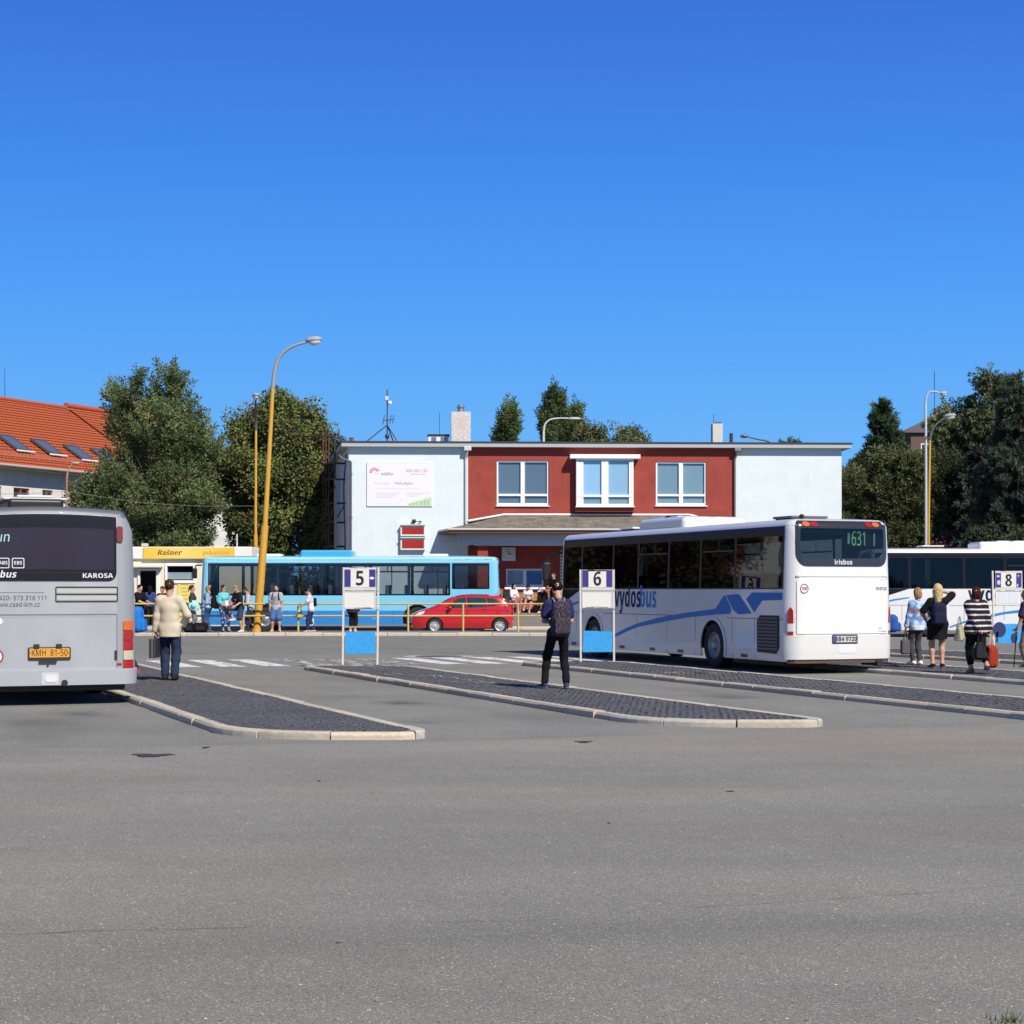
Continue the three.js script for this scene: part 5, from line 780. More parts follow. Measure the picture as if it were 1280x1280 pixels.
  for (const [c, w] of [[Q(0.0), 0.075], [Q(W), 0.075]]) { part('tail_light', skin(S, poly([[c - w, 1.04], [c + w, 1.04], [c + w * 0.75, 1.3], [c, 1.37], [c - w * 0.9, 1.3]]), 0.022, { edge: 0.08, depth: 0.03 }), MM.redLens, o); part('reversing_light', skin(S, roundRect(c - w, 0.87, c + w, 1.03, 0.01), 0.022, { edge: 0.08, depth: 0.03 }), MM.clearLens, o); part('tail_light', skin(S, poly([[c - w, 0.86], [c + w, 0.86], [c + w * 0.6, 0.68], [c - w * 0.6, 0.68]]), 0.022, { edge: 0.08, depth: 0.03 }), MM.redLens, o); }
  const pl = part('licence_plate', skin(S, roundRect(Q(1.53), 0.645, Q(0.99), 0.775, 0.012), 0.045, { depth: 0.02 }), M([0.5, 0.52, 0.53], 0.5), o); part('plate_frame', skin(S, roundRect(Q(1.56), 0.615, Q(0.96), 0.8, 0.02), 0.034, { depth: 0.01 }), MM.dark, o);
  part('plate_text', lettering(S, '5B4 9720', 0.088, Q(1.28), 0.67, { off: 0.05, center: true }), MM.dark, pl); part('plate_band', skin(S, roundRect(Q(1.05), 0.65, Q(0.995), 0.77, 0), 0.049), M([0.02, 0.06, 0.35], 0.5), pl);
  const sg = part('speed_sticker', skin(S, circle(Q(0.33), 1.74, 0.1), 0.022, { edge: 0.1 }), M([0.75, 0.74, 0.72], 0.5), o), rg = circle(Q(0.33), 1.74, 0.1); rg.holes.push(new THREE.Path().absellipse(Q(0.33), 1.74, 0.08, 0.08, 0, Math.PI * 2)); part('ring', skin(S, rg, 0.024, { edge: 0.1 }), M([0.4, 0.03, 0.03], 0.5), sg); part('number', lettering(S, '100', 0.07, Q(0.33), 1.708, { off: 0.025, center: true, sx: 0.85 }), MM.dark, sg);
  part('lettering', lettering(S, 'IVECO', 0.064, Q(2.16), 1.71, { off: 0.024, center: true, sx: 1.15 }), M([0.25, 0.25, 0.26], 0.3, { metalness: 0.6 }), o); part('lettering', lettering(S, 'irisbus', 0.095, Q(1.25), 2.235, { off: 0.012, center: true }), M([0.68, 0.68, 0.68], 0.3), o);
  part('decal', merge(skin(S, circle(Q(2.12), 0.93, 0.05, 0.03), 0.021, { edge: 0.1 }), skin(S, roundRect(Q(2.3), 0.86, Q(2.05), 0.875, 0), 0.021)), M([0.45, 0.55, 0.65], 0.6), o);
  const dp = part('route_display', box(0.58, 0.3, 0.05, 1.72, 2.62, -0.14), M([0.03, 0.035, 0.035], 0.5), o); part('display_edge', merge(box(0.05, 0.24, 0.02, 1.45, 2.66, -0.095), box(0.04, 0.26, 0.02, 2.06, 2.62, -0.095)), M([0.75, 0.8, 0.8], 0.5), dp);
  const dm = M([0.5, 0.95, 0.42], 0.5, { emissive: new THREE.Color(0.16, 0.42, 0.1) }); [...'631'].forEach((c, i) => part('digit', new THREE.ShapeGeometry(fontR.generateShapes(c, 0.29), 4).scale(0.55, 1, 1).translate(1.52 + i * 0.125, 2.63, -0.1), dm, dp));
  part('exhaust', merge(cyl(V(W - 0.42, 0.24, -0.35), V(W - 0.42, 0.2, 0.12), 0.07, 0.075, 14), box(0.34, 0.14, 0.3, W - 0.4, 0.16, -0.28, 0.04)), MM.dark, o);
  part('rear_axle', merge(cyl(V(0.35, 0.5, -3.32), V(W - 0.35, 0.5, -3.32), 0.12), box(W - 0.9, 0.3, 2.4, W / 2, 0.2, -1.5)), MM.black, o);
  // front
  const fs = roundRect(L - 0.02, 0.3, L + W + 0.02, T0 + 0.06, 0); fs.holes.push(hole(L + 0.1, 1.25, L + W - 0.1, 2.98, [0.15, 0.15, 0.1, 0.1])); part('front_panel', skin(S, fs, 0), whiteBus, o); part('windscreen', skin(S, roundRect(L + 0.1, 1.25, L + W - 0.1, 2.98, [0.15, 0.15, 0.1, 0.1]), 0.002), MM.busGlass, o);
  part('bumper', gridSkin(S, L - 0.25, 0.28, L + W + 0.25, 0.62, 0.03, 0.05), whiteBus, o); for (const c of [L + 0.4, L + W - 0.4]) part('headlight', skin(S, circle(c, 0.82, 0.24, 0.1), 0.02, { depth: 0.03 }), MM.clearLens, o);
  for (const x of [-0.2, W + 0.2]) part('mirror', merge(box(0.22, 0.5, 0.16, x, 1.95, -L - 0.28, 0.05), tube([V(x, 2.42, -L - 0.28), V(x * 0.95 + 0.05, 2.62, -L - 0.25), V(x < 0 ? 0.15 : W - 0.15, 2.72, -L + 0.1)], 0.03)), MM.black, o);
  part('roof', roofSkin(S, T0 - 0.01, 0.05), whiteBus, o);
  part('air_conditioner', merge(new RoundedBoxGeometry(1.7, 0.36, 2.5, 4, 0.14).translate(W / 2, H + 0.09, -6.8), box(1.3, 0.04, 1.1, W / 2, H + 0.26, -6.8, 0.02)), whiteBus, o); part('fan_grille', merge(lathe([[0.3, 0], [0.27, 0.02], [0, 0.02]], 20).translate(W / 2 - 0.38, H + 0.31, -6.8), lathe([[0.3, 0], [0.27, 0.02], [0, 0.02]], 20).translate(W / 2 + 0.38, H + 0.31, -6.8)), MM.dark, o);
  for (const [p, t] of [[1.7, 0.0], [9.6, 0.02]]) part('roof_hatch', box(0.9, 0.05, 0.8, W / 2, H + 0.07, -p, 0.02).translate(0, t, 0), p < 3 ? M([0.1, 0.1, 0.11], 0.6) : whiteBus, o), part('hatch_rim', box(0.8, 0.06 + t, 0.7, W / 2, H + 0.01, -p), MM.dark, o);
  part('marker_lamp', ball(0.5, H + 0.06, -0.35, 0.05, 0.05, 0.08), MM.dark, o);
  interior(o, S, 0.92, 13, [0.05, 0.06, 0.1]); return o;
}
const laneTurn = Math.asin(0.36);
const coach1 = arway(); coach1.position.set(5.53, 0, -35.95); coach1.rotation.y = laneTurn; coach1.scale.setScalar(0.988);
coach1.userData.label = 'white coach with blue ribbon stripe and 631 in its rear window';
const coach2 = copy(coach1, 'white coach seen side-on behind the waiting women, cut by the right edge', [12.63 + 12.2, 0, -64.3], Math.PI / 2); coach2.scale.setScalar(1);

{ // light blue city bus, side-on
  const W = 2.5, L = 12.1, H = 3.03, S = surface({ W, L, H, r: 0.22, R: 0.16, tumble: 0.03, rake: 0.03, frontBow: 0.1 }), o = thing('city_bus', 'light and dark blue city bus standing behind the yellow railing', 'bus', [-12.8 + 12.1 + 0.15, 0, -73.2], Math.PI / 2);
  const lightB = M([0.2, 0.55, 0.74], 0.3, { clearcoat: 0.6 }), darkB = M([0.03, 0.22, 0.56], 0.3, { clearcoat: 0.6 }), turq = M([0.3, 0.62, 0.68], 0.35, { clearcoat: 0.4 }), ar = [[3.3, 0.5, 0.6], [9.5, 0.5, 0.6]];
  const gl = M([0.52, 0.56, 0.58], 0.02, { transmission: 1 }), P = (u) => (624 - u) / 30.8 * L / 12.3, gaps = [562, 510, 455, 399, 343, 299, 254].map(P);
  for (const mp of [null, (p, y) => [S.right(p), y]]) {
    const low = [], ends = [-0.3, ...ar.map((a) => a[0]), L + 0.3], dx = (y) => Math.sqrt(0.36 - (y - 0.5) ** 2);   // dark blue skirt in three lengths between the arches
    for (let i = 0; i < 3; i++) { const q = new THREE.Shape(), a = ends[i], b = ends[i + 1], l = i > 0, r = i < 2; q.moveTo(a + (l ? dx(0.27) : 0), 0.27); q.lineTo(b - (r ? dx(0.27) : 0), 0.27); if (r) q.absarc(b, 0.5, 0.602, Math.atan2(-0.23, -dx(0.27)), Math.atan2(0.34, -dx(0.84)), true); else q.lineTo(b, 0.84); if (l) { q.lineTo(a + dx(0.84), 0.84); q.absarc(a, 0.5, 0.602, Math.atan2(0.34, dx(0.84)), Math.atan2(-0.23, dx(0.27)), true); } else q.lineTo(a, 0.84); low.push(q); }
    for (const q of low) part('lower_side', skin(S, q, 0.004, { mp }), darkB, o);
    const up = sideShape(-0.3, L + 0.3, 0.26, 2.98, ar); up.holes.push(hole(P(612.5), 1.72, P(564) - 0.02, 2.78, 0.04), hole(gaps[0] - 0.02, 1.46, gaps[6], 2.78, 0.04)); part('upper_side', skin(S, up, 0, { mp }), lightB, o);
    part('cant_rail', skin(S, [roundRect(-0.2, 2.8, L + 0.2, 2.87, 0), roundRect(-0.2, 2.93, L + 0.2, 2.965, 0)], 0.005, { mp }), turq, o);
    part('trim', skin(S, [roundRect(-0.2, 0.83, 2.7, 0.85, 0), roundRect(3.9, 0.83, 8.9, 0.85, 0), roundRect(10.1, 0.83, L, 0.85, 0)], 0.006, { mp }), M([0.1, 0.35, 0.6], 0.4), o);
    const b = roundRect(gaps[0] - 0.02, 1.46, gaps[6], 2.78, 0); for (let i = 0; i < 6; i++) b.holes.push(hole(gaps[i] + 0.06, 1.52, gaps[i + 1] - 0.06, 2.68, 0.06)); const b2 = roundRect(P(612.5), 1.72, P(564) - 0.02, 2.78, 0); b2.holes.push(hole(P(612.5) + 0.05, 1.77, P(564) - 0.06, 2.7, 0.06)); part('window_band', skin(S, [b, b2], -0.005, { mp }), bandGlass, o);
    for (let i = 0; i < 6; i++) { const w = part('window', skin(S, roundRect(gaps[i] + 0.02, 1.47, gaps[i + 1] - 0.02, 2.77, 0.05), 0.002, { mp, edge: 0.5 }), gl, o); if (i === 0 || i === 1 || i === 3) part('vent_rail', skin(S, [roundRect(gaps[i] + 0.08, 2.42, gaps[i + 1] - 0.08, 2.46, 0), roundRect((gaps[i] + gaps[i + 1]) / 2 - 0.02, 2.46, (gaps[i] + gaps[i + 1]) / 2 + 0.02, 2.7, 0)], 0.006, { mp }), MM.black, w); }
    part('window', skin(S, roundRect(P(612.5) + 0.01, 1.73, P(564) - 0.03, 2.77, 0.05), 0.002, { mp, edge: 0.5 }), gl, o);
    part('engine_flap', skin(S, roundRect(1.0, 1.2, 1.9, 1.6, 0.02), 0.006, { mp, depth: 0.006 }), lightB, o); const sm = []; for (const p of [1.2, 2.4, 4.3, 5.8, 7.3, 8.6, 10.4, 11.4]) sm.push(roundRect(p, 0.28, p + 0.012, 0.83, 0)); part('seam', skin(S, sm, 0.004, { mp }), M([0.015, 0.08, 0.22], 0.5), o);
    for (const p of [2.0, 5.0, 7.8, 11]) part('side_marker', skin(S, roundRect(p, 0.5, p + 0.12, 0.55, 0.01), 0.01, { mp, depth: 0.01 }), M([0.5, 0.3, 0.2], 0.4), o);
    for (const [p] of ar) { wheel(o, mp ? W - 0.18 : 0.18, 0.49, -p, 0.49, 0.29, mp ? 1 : -1); part('wheel_well', box(0.5, 0.85, 1.25, mp ? W - 0.45 : 0.45, 0.3, -p, 0.05), MM.black, o); }
  }
  const rs = roundRect(-W + 0.3, 0.3, -0.3, 2.98, 0); rs.holes.push(hole(-2.15, 1.75, -0.35, 2.75, 0.1)); part('rear_panel', skin(S, rs, 0), lightB, o); part('rear_window', skin(S, roundRect(-2.15, 1.75, -0.35, 2.75, 0.1), 0.003), gl, o);
  const fs = roundRect(L + 0.3, 0.3, L + W - 0.3, 2.98, 0); fs.holes.push(hole(L + 0.32, 1.2, L + W - 0.32, 2.85, 0.08)); part('front_panel', skin(S, fs, 0), lightB, o); part('windscreen', skin(S, roundRect(L + 0.15, 1.2, L + W - 0.15, 2.85, 0.08), 0.004), gl, o);
  for (const c of [L + 0.45, L + W - 0.45]) part('headlight', skin(S, circle(c, 0.75, 0.14), 0.01, { depth: 0.02 }), MM.clearLens, o);
  part('mirror', merge(box(0.2, 0.42, 0.16, -0.12, 2.15, -L - 0.22, 0.04), tube([V(-0.12, 2.5, -L - 0.22), V(-0.05, 2.66, -L - 0.2), V(0.2, 2.7, -L)], 0.03)), MM.black, o);
  part('roof', roofSkin(S, 2.97, 0.06), turq, o);
  part('air_conditioner', new RoundedBoxGeometry(1.7, 0.34, 2.15, 3, 0.1).translate(W / 2, H + 0.12, -(P(370) + P(437)) / 2), M([0.06, 0.36, 0.6], 0.3, { clearcoat: 0.6 }), o); for (const u of [328, 543]) part('roof_hatch', box(1, 0.1, 1.0, W / 2, H + 0.04, -P(u), 0.03), M([0.75, 0.78, 0.78], 0.4), o);
  interior(o, S, 0.75, 12, [0.12, 0.13, 0.2]); for (let i = 0; i < 5; i++) part('handrail', cyl(V(0.9, 0.75, -2.5 - i * 1.9), V(0.9, 2.7, -2.5 - i * 1.9), 0.02), M([0.55, 0.42, 0.08], 0.4), o);
}
{ // grey bus cut by the left edge, seen from behind
  const W = 2.5, L = 11.5, H = 2.85, S = surface({ W, L, H, r: 0.24, R: 0.12, Rs: 0.34, arch: 0.07, tumble: 0.035, rearBow: 0.06 }), o = thing('grey_bus', 'silver grey bus with dark rear window and orange licence plate, cut by the left edge', 'bus', [-7.915, 0, -25.92], laneTurn);
  const silver = M([0.47, 0.49, 0.515], 0.45, { metalness: 0.25, map: tex(512, 256, (x, y) => { const n = 238 + 9 * noise(x / 50, y / 60) + rr(-5, 5) - Math.max(0, 40 - y) * 0.8; return [n, n, n]; }, true, [0.3, 0.35]) }), Q = (q) => -q, black = M([0.018, 0.017, 0.021], 0.22, { specularIntensity: 0.6 });
  for (const mp of [null, (p, y) => [S.right(p), y]]) { const ar = [[3.2, 0.48, 0.55], [9, 0.48, 0.55]], s = sideShape(0.2, L - 0.1, 0.28, 2.755, ar); s.holes.push(hole(0.5, 1.5, L - 0.5, 2.6, 0.05)); part('body_side', skin(S, s, 0, { mp }), silver, o); part('window', skin(S, roundRect(0.5, 1.5, L - 0.5, 2.6, 0.05), 0.002, { mp, edge: 0.6 }), MM.busGlass, o); for (const [p] of ar) wheel(o, mp ? W - 0.2 : 0.2, 0.48, -p, 0.48, 0.3, mp ? 1 : -1); }
  part('corner_panel', gridSkin(S, -0.3, 0.5, 0.2, 2.755, 0, 0, 16, 30), silver, o); part('corner_panel', gridSkin(S, -W - 0.2, 0.5, -W + 0.3, 2.755, 0, 0, 16, 30), silver, o);
  part('rear_panel', skin(S, roundRect(-W + 0.3, 0.5, -0.3, 2.755, 0), 0, { edge: 0.12 }), silver, o);
  const wn = part('rear_window', skin(S, roundRect(Q(2.19), 1.83, Q(0.31), 2.745, [0.12, 0.12, 0.02, 0.02]), 0.016, { edge: 0.08, depth: 0.016 }), black, o);
  part('window_glass', skin(S, roundRect(Q(2.15), 1.99, Q(0.35), 2.55, 0.02), 0.019, { edge: 0.12 }), M([0.035, 0.03, 0.045], 0.12, { specularIntensity: 0.7 }), wn); part('window_seam', skin(S, [roundRect(Q(2.16), 1.945, Q(0.34), 1.955, 0), roundRect(Q(2.16), 2.55, Q(0.34), 2.565, 0)], 0.021, { edge: 0.12 }), MM.black, wn);
  const pale = M([0.62, 0.62, 0.64], 0.5);
  part('lettering', lettering(S, 'irisbus', 0.1, Q(0.52), 1.875, { off: 0.024, center: true, slant: 0.25 }), pale, wn); part('lettering', lettering(S, 'KAROSA', 0.068, Q(1.915), 1.873, { off: 0.024, center: true, sx: 1.25 }), pale, wn);
  for (const [a, b, t] of [[0.33, 0.43, ''], [0.475, 0.65, 'ABS'], [0.685, 0.86, 'EBS']]) { const q = roundRect(Q(b), 2.01, Q(a), 2.16, 0.02); q.holes.push(hole(Q(b) + 0.012, 2.022, Q(a) - 0.012, 2.148, 0.015)); part('sticker', merge(skin(S, q, 0.024), t ? lettering(S, t, 0.05, Q((a + b) / 2), 2.065, { off: 0.024, center: true }) : null), pale, wn); }
  part('route_number', lettering(S, 'uuŋ'.replace('ŋ', 'n'), 0.13, Q(0.5), 2.38, { off: 0.024, center: true, f: fontR, slant: 0.15 }), M([0.35, 0.6, 0.52], 0.5), wn);
  for (const q of [0.27, 2.24]) part('upper_lamp', skin(S, roundRect(Q(q + 0.05), 2.4, Q(q - 0.05), 2.62, 0.03), 0.03, { edge: 0.08, depth: 0.03 }), M([0.2, 0.03, 0.025], 0.25, { clearcoat: 1 }), o);
  const gf = roundRect(Q(2.21), 1.52, Q(1.3), 1.745, 0.02); gf.holes.push(hole(Q(2.195), 1.64, Q(1.315), 1.73, 0.008), hole(Q(2.195), 1.535, Q(1.315), 1.625, 0.008)); part('air_grille', skin(S, gf, 0.012, { depth: 0.012 }), MM.dark, o); part('grille_slat', skin(S, [roundRect(Q(2.19), 1.65, Q(1.32), 1.72, 0.01), roundRect(Q(2.19), 1.545, Q(1.32), 1.615, 0.01)], 0.004), M([0.42, 0.42, 0.4], 0.5), o);
  const lt = M([0.1, 0.1, 0.12], 0.6); part('lettering', lettering(S, 'tel: +420- 573 316 111', 0.064, Q(0.74), 1.55, { center: true, f: fontR }), lt, o); part('lettering', lettering(S, 'www.csad-km.cz', 0.062, Q(0.76), 1.455, { center: true, f: fontR }), lt, o); part('line', skin(S, roundRect(Q(1.14), 1.655, Q(0.2), 1.66, 0), 0.004), lt, o);
  part('hatch_seam', skin(S, [roundRect(Q(2.2), 1.325, Q(0.3), 1.34, 0), roundRect(Q(2.2), 0.54, Q(2.19), 1.33, 0), roundRect(Q(0.31), 0.54, Q(0.3), 1.33, 0)], 0.004), seam, o); part('seam_wear', skin(S, roundRect(Q(2.1), 1.3, Q(0.5), 1.323, 0.01), 0.003), M([0.36, 0.35, 0.34], 0.8), o);
  for (const q of [0.13, 2.395]) { const c = [MM.orangeLens, MM.redLens, MM.redLens, M([0.5, 0.47, 0.36], 0.2, { clearcoat: 1 }), MM.redLens]; c.forEach((m, i) => part(i === 0 ? 'indicator_light' : i === 3 ? 'reversing_light' : 'tail_light', skin(S, roundRect(Q(q + 0.1), 1.1 - i * 0.147, Q(q - 0.1), 1.238 - i * 0.147, 0.012), 0.03, { edge: 0.06, depth: 0.03 }), m, o)); }
  const plm = part('licence_plate', skin(S, roundRect(Q(1.5), 0.71, Q(0.93), 0.845, 0.015), 0.03, { depth: 0.02 }), M([0.62, 0.3, 0.03], 0.5), o); part('plate_frame', skin(S, roundRect(Q(1.52), 0.675, Q(0.91), 0.86, 0.025), 0.022, { depth: 0.02 }), MM.dark, o); part('plate_text', lettering(S, '·KMH  81-50·', 0.09, Q(1.215), 0.735, { off: 0.033, center: true, sx: 0.8, f: fontR }), MM.dark, plm);
  part('plate_lamp', skin(S, [roundRect(Q(1.07), 0.85, Q(0.99), 0.905, 0.01), roundRect(Q(1.39), 0.85, Q(1.31), 0.905, 0.01)], 0.05, { depth: 0.04 }), MM.dark, o); part('handle', skin(S, roundRect(Q(1.32), 0.625, Q(1.06), 0.66, 0.015), 0.03, { depth: 0.03 }), MM.dark, o); part('lock', skin(S, circle(Q(1.19), 0.585, 0.016), 0.01, { depth: 0.01 }), MM.dark, o);
  part('bumper', gridSkin(S, -W - 0.35, 0.3, 0.35, 0.53, 0.035, 0.08), M([0.4, 0.42, 0.45], 0.5, { metalness: 0.15 }), o); part('fog_lamp', skin(S, roundRect(Q(1.32), 0.345, Q(1.15), 0.45, 0.04), 0.05, { depth: 0.02 }), MM.clearLens, o); part('lamp_plate', skin(S, roundRect(Q(1.35), 0.31, Q(1.1), 0.49, 0.03), 0.04, { depth: 0.01 }), M([0.52, 0.54, 0.56], 0.5), o); part('tow_socket', skin(S, circle(Q(1.43), 0.335, 0.045), 0.055, { edge: 0.06, depth: 0.04 }), MM.dark, o); part('reflector', skin(S, roundRect(Q(2.27), 0.58, Q(2.19), 0.61, 0.005), 0.01), MM.redLens, o); part('hinge', skin(S, roundRect(Q(2.2), 0.66, Q(2.16), 0.8, 0.01), 0.015, { depth: 0.01 }), MM.dark, o);
  const ss = part('speed_sticker', skin(S, circle(Q(0.46), 0.73, 0.11), 0.006, { edge: 0.1 }), M(0.7, 0.5), o), rg = circle(Q(0.46), 0.73, 0.11); rg.holes.push(new THREE.Path().absellipse(Q(0.46), 0.73, 0.088, 0.088, 0, Math.PI * 2)); part('ring', skin(S, rg, 0.008, { edge: 0.1 }), MM.redLens, ss);
  part('emblem', skin(S, circle(Q(0.46), 1.24, 0.1, 0.06), 0.008, { edge: 0.1 }), M(0.7, 0.5), o);
  part('roof', roofSkin(S, 2.745, 0.03), M([0.1, 0.11, 0.13], 0.45, { clearcoat: 0.4 }), o);
  part('underbody', merge(box(W - 0.5, 0.35, L - 0.6, W / 2, 0.22, -L / 2 - 0.05), box(W - 0.3, 0.14, 0.5, W / 2, 0.2, -0.42, 0.03)), MM.black, o); part('floor', box(W - 0.2, 0.1, L - 0.4, W / 2, 0.8, -L / 2), MM.dark, o);
  part('roof_unit', merge(box(0.82, 0.2, 1.6, 1.12, H + 0.02, -1.6, 0.06)), MM.black, o); part('unit_lid', merge(box(0.55, 0.045, 1.5, 1.12, H + 0.23, -1.6, 0.02), box(0.95, 0.035, 1.5, 1.12, H + 0.2, -1.6, 0.015)), M([0.55, 0.56, 0.58], 0.5), o);
  part('roof_hatch', box(0.7, 0.08, 0.7, 0.25, H + 0.02, -2.4, 0.03), M([0.7, 0.72, 0.72], 0.5), o);
}

// ------------------------------------------------------------------ red hatchback
{
  const o = thing('parked_car', 'small shiny red hatchback parked behind the yellow railing', 'car', [(516 - 640) / 2250 * 71, 0, -71], 0);
  const paint = M([0.5, 0.012, 0.018], 0.22, { clearcoat: 1, clearcoatRoughness: 0.04 }), gl = M([0.3, 0.38, 0.37], 0.02, { transmission: 1 }), blackTrim = M(0.02, 0.5), HW = 0.82;
  const out = [[0.06, 0.2], [0.0, 0.34], [0.0, 0.52], [0.03, 0.67], [0.14, 0.79], [0.66, 0.96], [1.02, 1.09], [1.42, 1.31], [1.8, 1.43], [2.15, 1.468], [2.6, 1.475], [3.05, 1.46], [3.42, 1.43], [3.68, 1.27], [3.82, 1.04], [3.89, 0.87], [3.9, 0.6], [3.89, 0.38], [3.83, 0.22]];
  const topY = (x) => { for (let i = 3; i < out.length - 3; i++) if (x <= out[i + 1][0]) { const [a, b] = [out[i], out[i + 1]]; return a[1] + (b[1] - a[1]) * Math.max(0, (x - a[0]) / (b[0] - a[0] || 1)); } return 0.8; };
  const half = (x, y) => {
    const belt = 0.9 + 0.045 * x, r = 0.1, dt = Math.min(r, Math.max(0, topY(x) - y)); let w = HW * (1 - 0.22 * Math.max(0, (0.6 - x) / 0.6) ** 2 - 0.14 * Math.max(0, (x - 3.2) / 0.7) ** 2);
    w -= Math.max(0, y - belt) * 0.3 + Math.max(0, 0.42 - y) * 0.18 + Math.max(0, y - 0.62) * 0.05; return w - r * (1 - Math.sqrt(Math.max(0, 1 - ((r - dt) / r) ** 2)));
  };
  const fine = []; for (let i = 0; i < out.length - 1; i++) for (let k = 0; k < 5; k++) { const p = [out[Math.max(0, i - 1)], out[i], out[i + 1], out[Math.min(out.length - 1, i + 2)]], t = k / 5, q = (j) => 0.5 * (2 * p[1][j] + (p[2][j] - p[0][j]) * t + (2 * p[0][j] - 5 * p[1][j] + 4 * p[2][j] - p[3][j]) * t * t + (3 * p[1][j] - p[0][j] - 3 * p[2][j] + p[3][j]) * t ** 3); fine.push([q(0), q(1)]); } fine.push(out.at(-1));
  const deck = (i0, i1, m, name, lift = 0, trim = 1) => {
    const pos = [], idx = [], nt = 12;
    for (let i = i0; i <= i1; i++) { const [x, y] = fine[i], a = fine[Math.max(0, i - 1)], b = fine[Math.min(fine.length - 1, i + 1)], tx = b[0] - a[0], ty = b[1] - a[1], l = Math.hypot(tx, ty), nx = -ty / l, ny = tx / l, w = half(x, y) * trim; for (let j = 0; j <= nt; j++) { const t = j / nt * 2 - 1, c = (1 - t * t) * (Math.abs(nx) > 0.8 ? 0.1 : 0.045) + lift; pos.push(x + nx * c, y + ny * c, w * t); } }
    for (let i = 0; i < i1 - i0; i++) for (let j = 0; j < nt; j++) { const a = i * (nt + 1) + j, b = a + nt + 1; idx.push(a, a + 1, b, b, a + 1, b + 1); }
    const g = new THREE.BufferGeometry(); g.setAttribute('position', new THREE.Float32BufferAttribute(pos, 3)); g.setIndex(idx); g.computeVertexNormals(); return part(name, g, m, o);
  };
  deck(0, 19, paint, 'front_bumper'); deck(19, 30, paint, 'bonnet'); deck(30, 40, gl, 'windscreen'); deck(40, 60, paint, 'roof'); deck(60, 68, gl, 'rear_window'); deck(68, fine.length - 1, paint, 'tailgate');
  const map = (sgn, off = 0) => Object.assign((x, y, e = 0) => V(x, y, sgn * (half(x, y) + off + e)), {}), arches = [[0.9, 0.29, 0.34], [3.44, 0.29, 0.34]];
  const wins = [[[1.32, 0.98], [1.82, 1.365], [2.12, 1.395], [2.14, 0.99]], [[2.19, 0.99], [2.17, 1.4], [2.88, 1.39], [2.95, 1.03]], [[3.0, 1.035], [2.93, 1.385], [3.25, 1.345], [3.5, 1.12]]];
  for (const s of [1, -1]) {
    const S = map(s), prof = new THREE.Shape(); prof.moveTo(...fine[0]); for (const [x, y, r] of arches) { const dx = Math.sqrt(r * r - 0.0064), a = Math.atan2(-0.08, dx); prof.lineTo(x - dx, 0.21); prof.absarc(x, y, r, Math.PI - a, a, true); } for (let i = fine.length - 1; i > 0; i--) prof.lineTo(...fine[i]);
    for (const w of wins) prof.holes.push(new THREE.Path(w.map((q) => new THREE.Vector2(...q))));
    part('body_side', skin(S, prof, 0, { edge: 0.1 }), paint, o);
    for (const w of wins) { const p = part('window', skin(S, poly(w), -0.012, { edge: 0.2 }), gl, o); }
    const seams = [roundRect(1.36, 0.3, 1.372, 1.0, 0), roundRect(2.155, 0.28, 2.167, 1.02, 0), roundRect(1.36, 0.285, 2.95, 0.295, 0)]; part('door_seam', skin(S, seams, 0.003, { edge: 0.15 }), M([0.12, 0.004, 0.006], 0.6), o);
    part('door_handle', skin(S, [roundRect(1.95, 0.9, 2.1, 0.93, 0.012), roundRect(2.78, 0.94, 2.93, 0.97, 0.012)], 0.03, { depth: 0.03 }), paint, o);
    part('headlight', skin(S, poly([[0.1, 0.64], [0.1, 0.7], [0.3, 0.82], [0.52, 0.87], [0.46, 0.76], [0.26, 0.66]]), 0.008, { edge: 0.08, depth: 0.01 }), MM.clearLens, o); part('tail_light', skin(S, poly([[3.6, 1.18], [3.7, 1.04], [3.8, 0.82], [3.72, 0.8], [3.58, 1.0]]), 0.008, { edge: 0.08, depth: 0.01 }), MM.redLens, o);
    part('side_indicator', skin(S, circle(1.26, 0.78, 0.03, 0.015), 0.01, { depth: 0.01 }), MM.orangeLens, o);
    part('mirror', merge(ball(1.5, 1.0, s * 0.93, 0.09, 0.07, 0.1, 12)), paint, o); part('sill', box(1.9, 0.06, 0.05, 2.17, 0.16, s * 0.74), blackTrim, o);
    for (const [x] of arches) { const w = wheel(o, x, 0.29, s * 0.72, 0.29, 0.18, s > 0 ? 1 : -1, 'car'); w.rotation.y = s > 0 ? Math.PI / 2 : -Math.PI / 2; part('wheel_well', box(0.66, 0.5, 0.28, x, 0.16, s * 0.5), MM.black, o); }
  }
  part('grille', box(0.03, 0.1, 0.8, 0.0, 0.3, 0), blackTrim, o).position.x = -0.085; part('licence_plate', box(0.015, 0.1, 0.48, -0.11, 0.44, 0), M(0.7, 0.5), o); part('floor', box(3.4, 0.1, 1.3, 1.95, 0.2, 0), MM.black, o); part('aerial', cyl(V(3.2, 1.43, 0.1), V(3.36, 1.62, 0.1), 0.008), MM.black, o);
  for (const [x, z] of [[2.0, 0.36], [2.0, -0.36], [2.9, 0.36], [2.9, -0.36]]) { const s = part('seat', merge(box(0.46, 0.16, 0.46, 0, 0.42, 0, 0.05), box(0.12, 0.56, 0.44, 0.26, 0.46, 0, 0.05).rotateZ(-0.08), box(0.08, 0.16, 0.26, 0.3, 1.04, 0, 0.03)), M(0.05, 0.9), o); s.position.set(x, 0, z); }
  part('dashboard', box(0.4, 0.2, 1.2, 1.35, 0.78, 0, 0.06), MM.dark, o);
  part('wiper', cyl(V(1.16, 1.15, 0.1), V(1.3, 1.25, 0.5), 0.012), blackTrim, o);
}

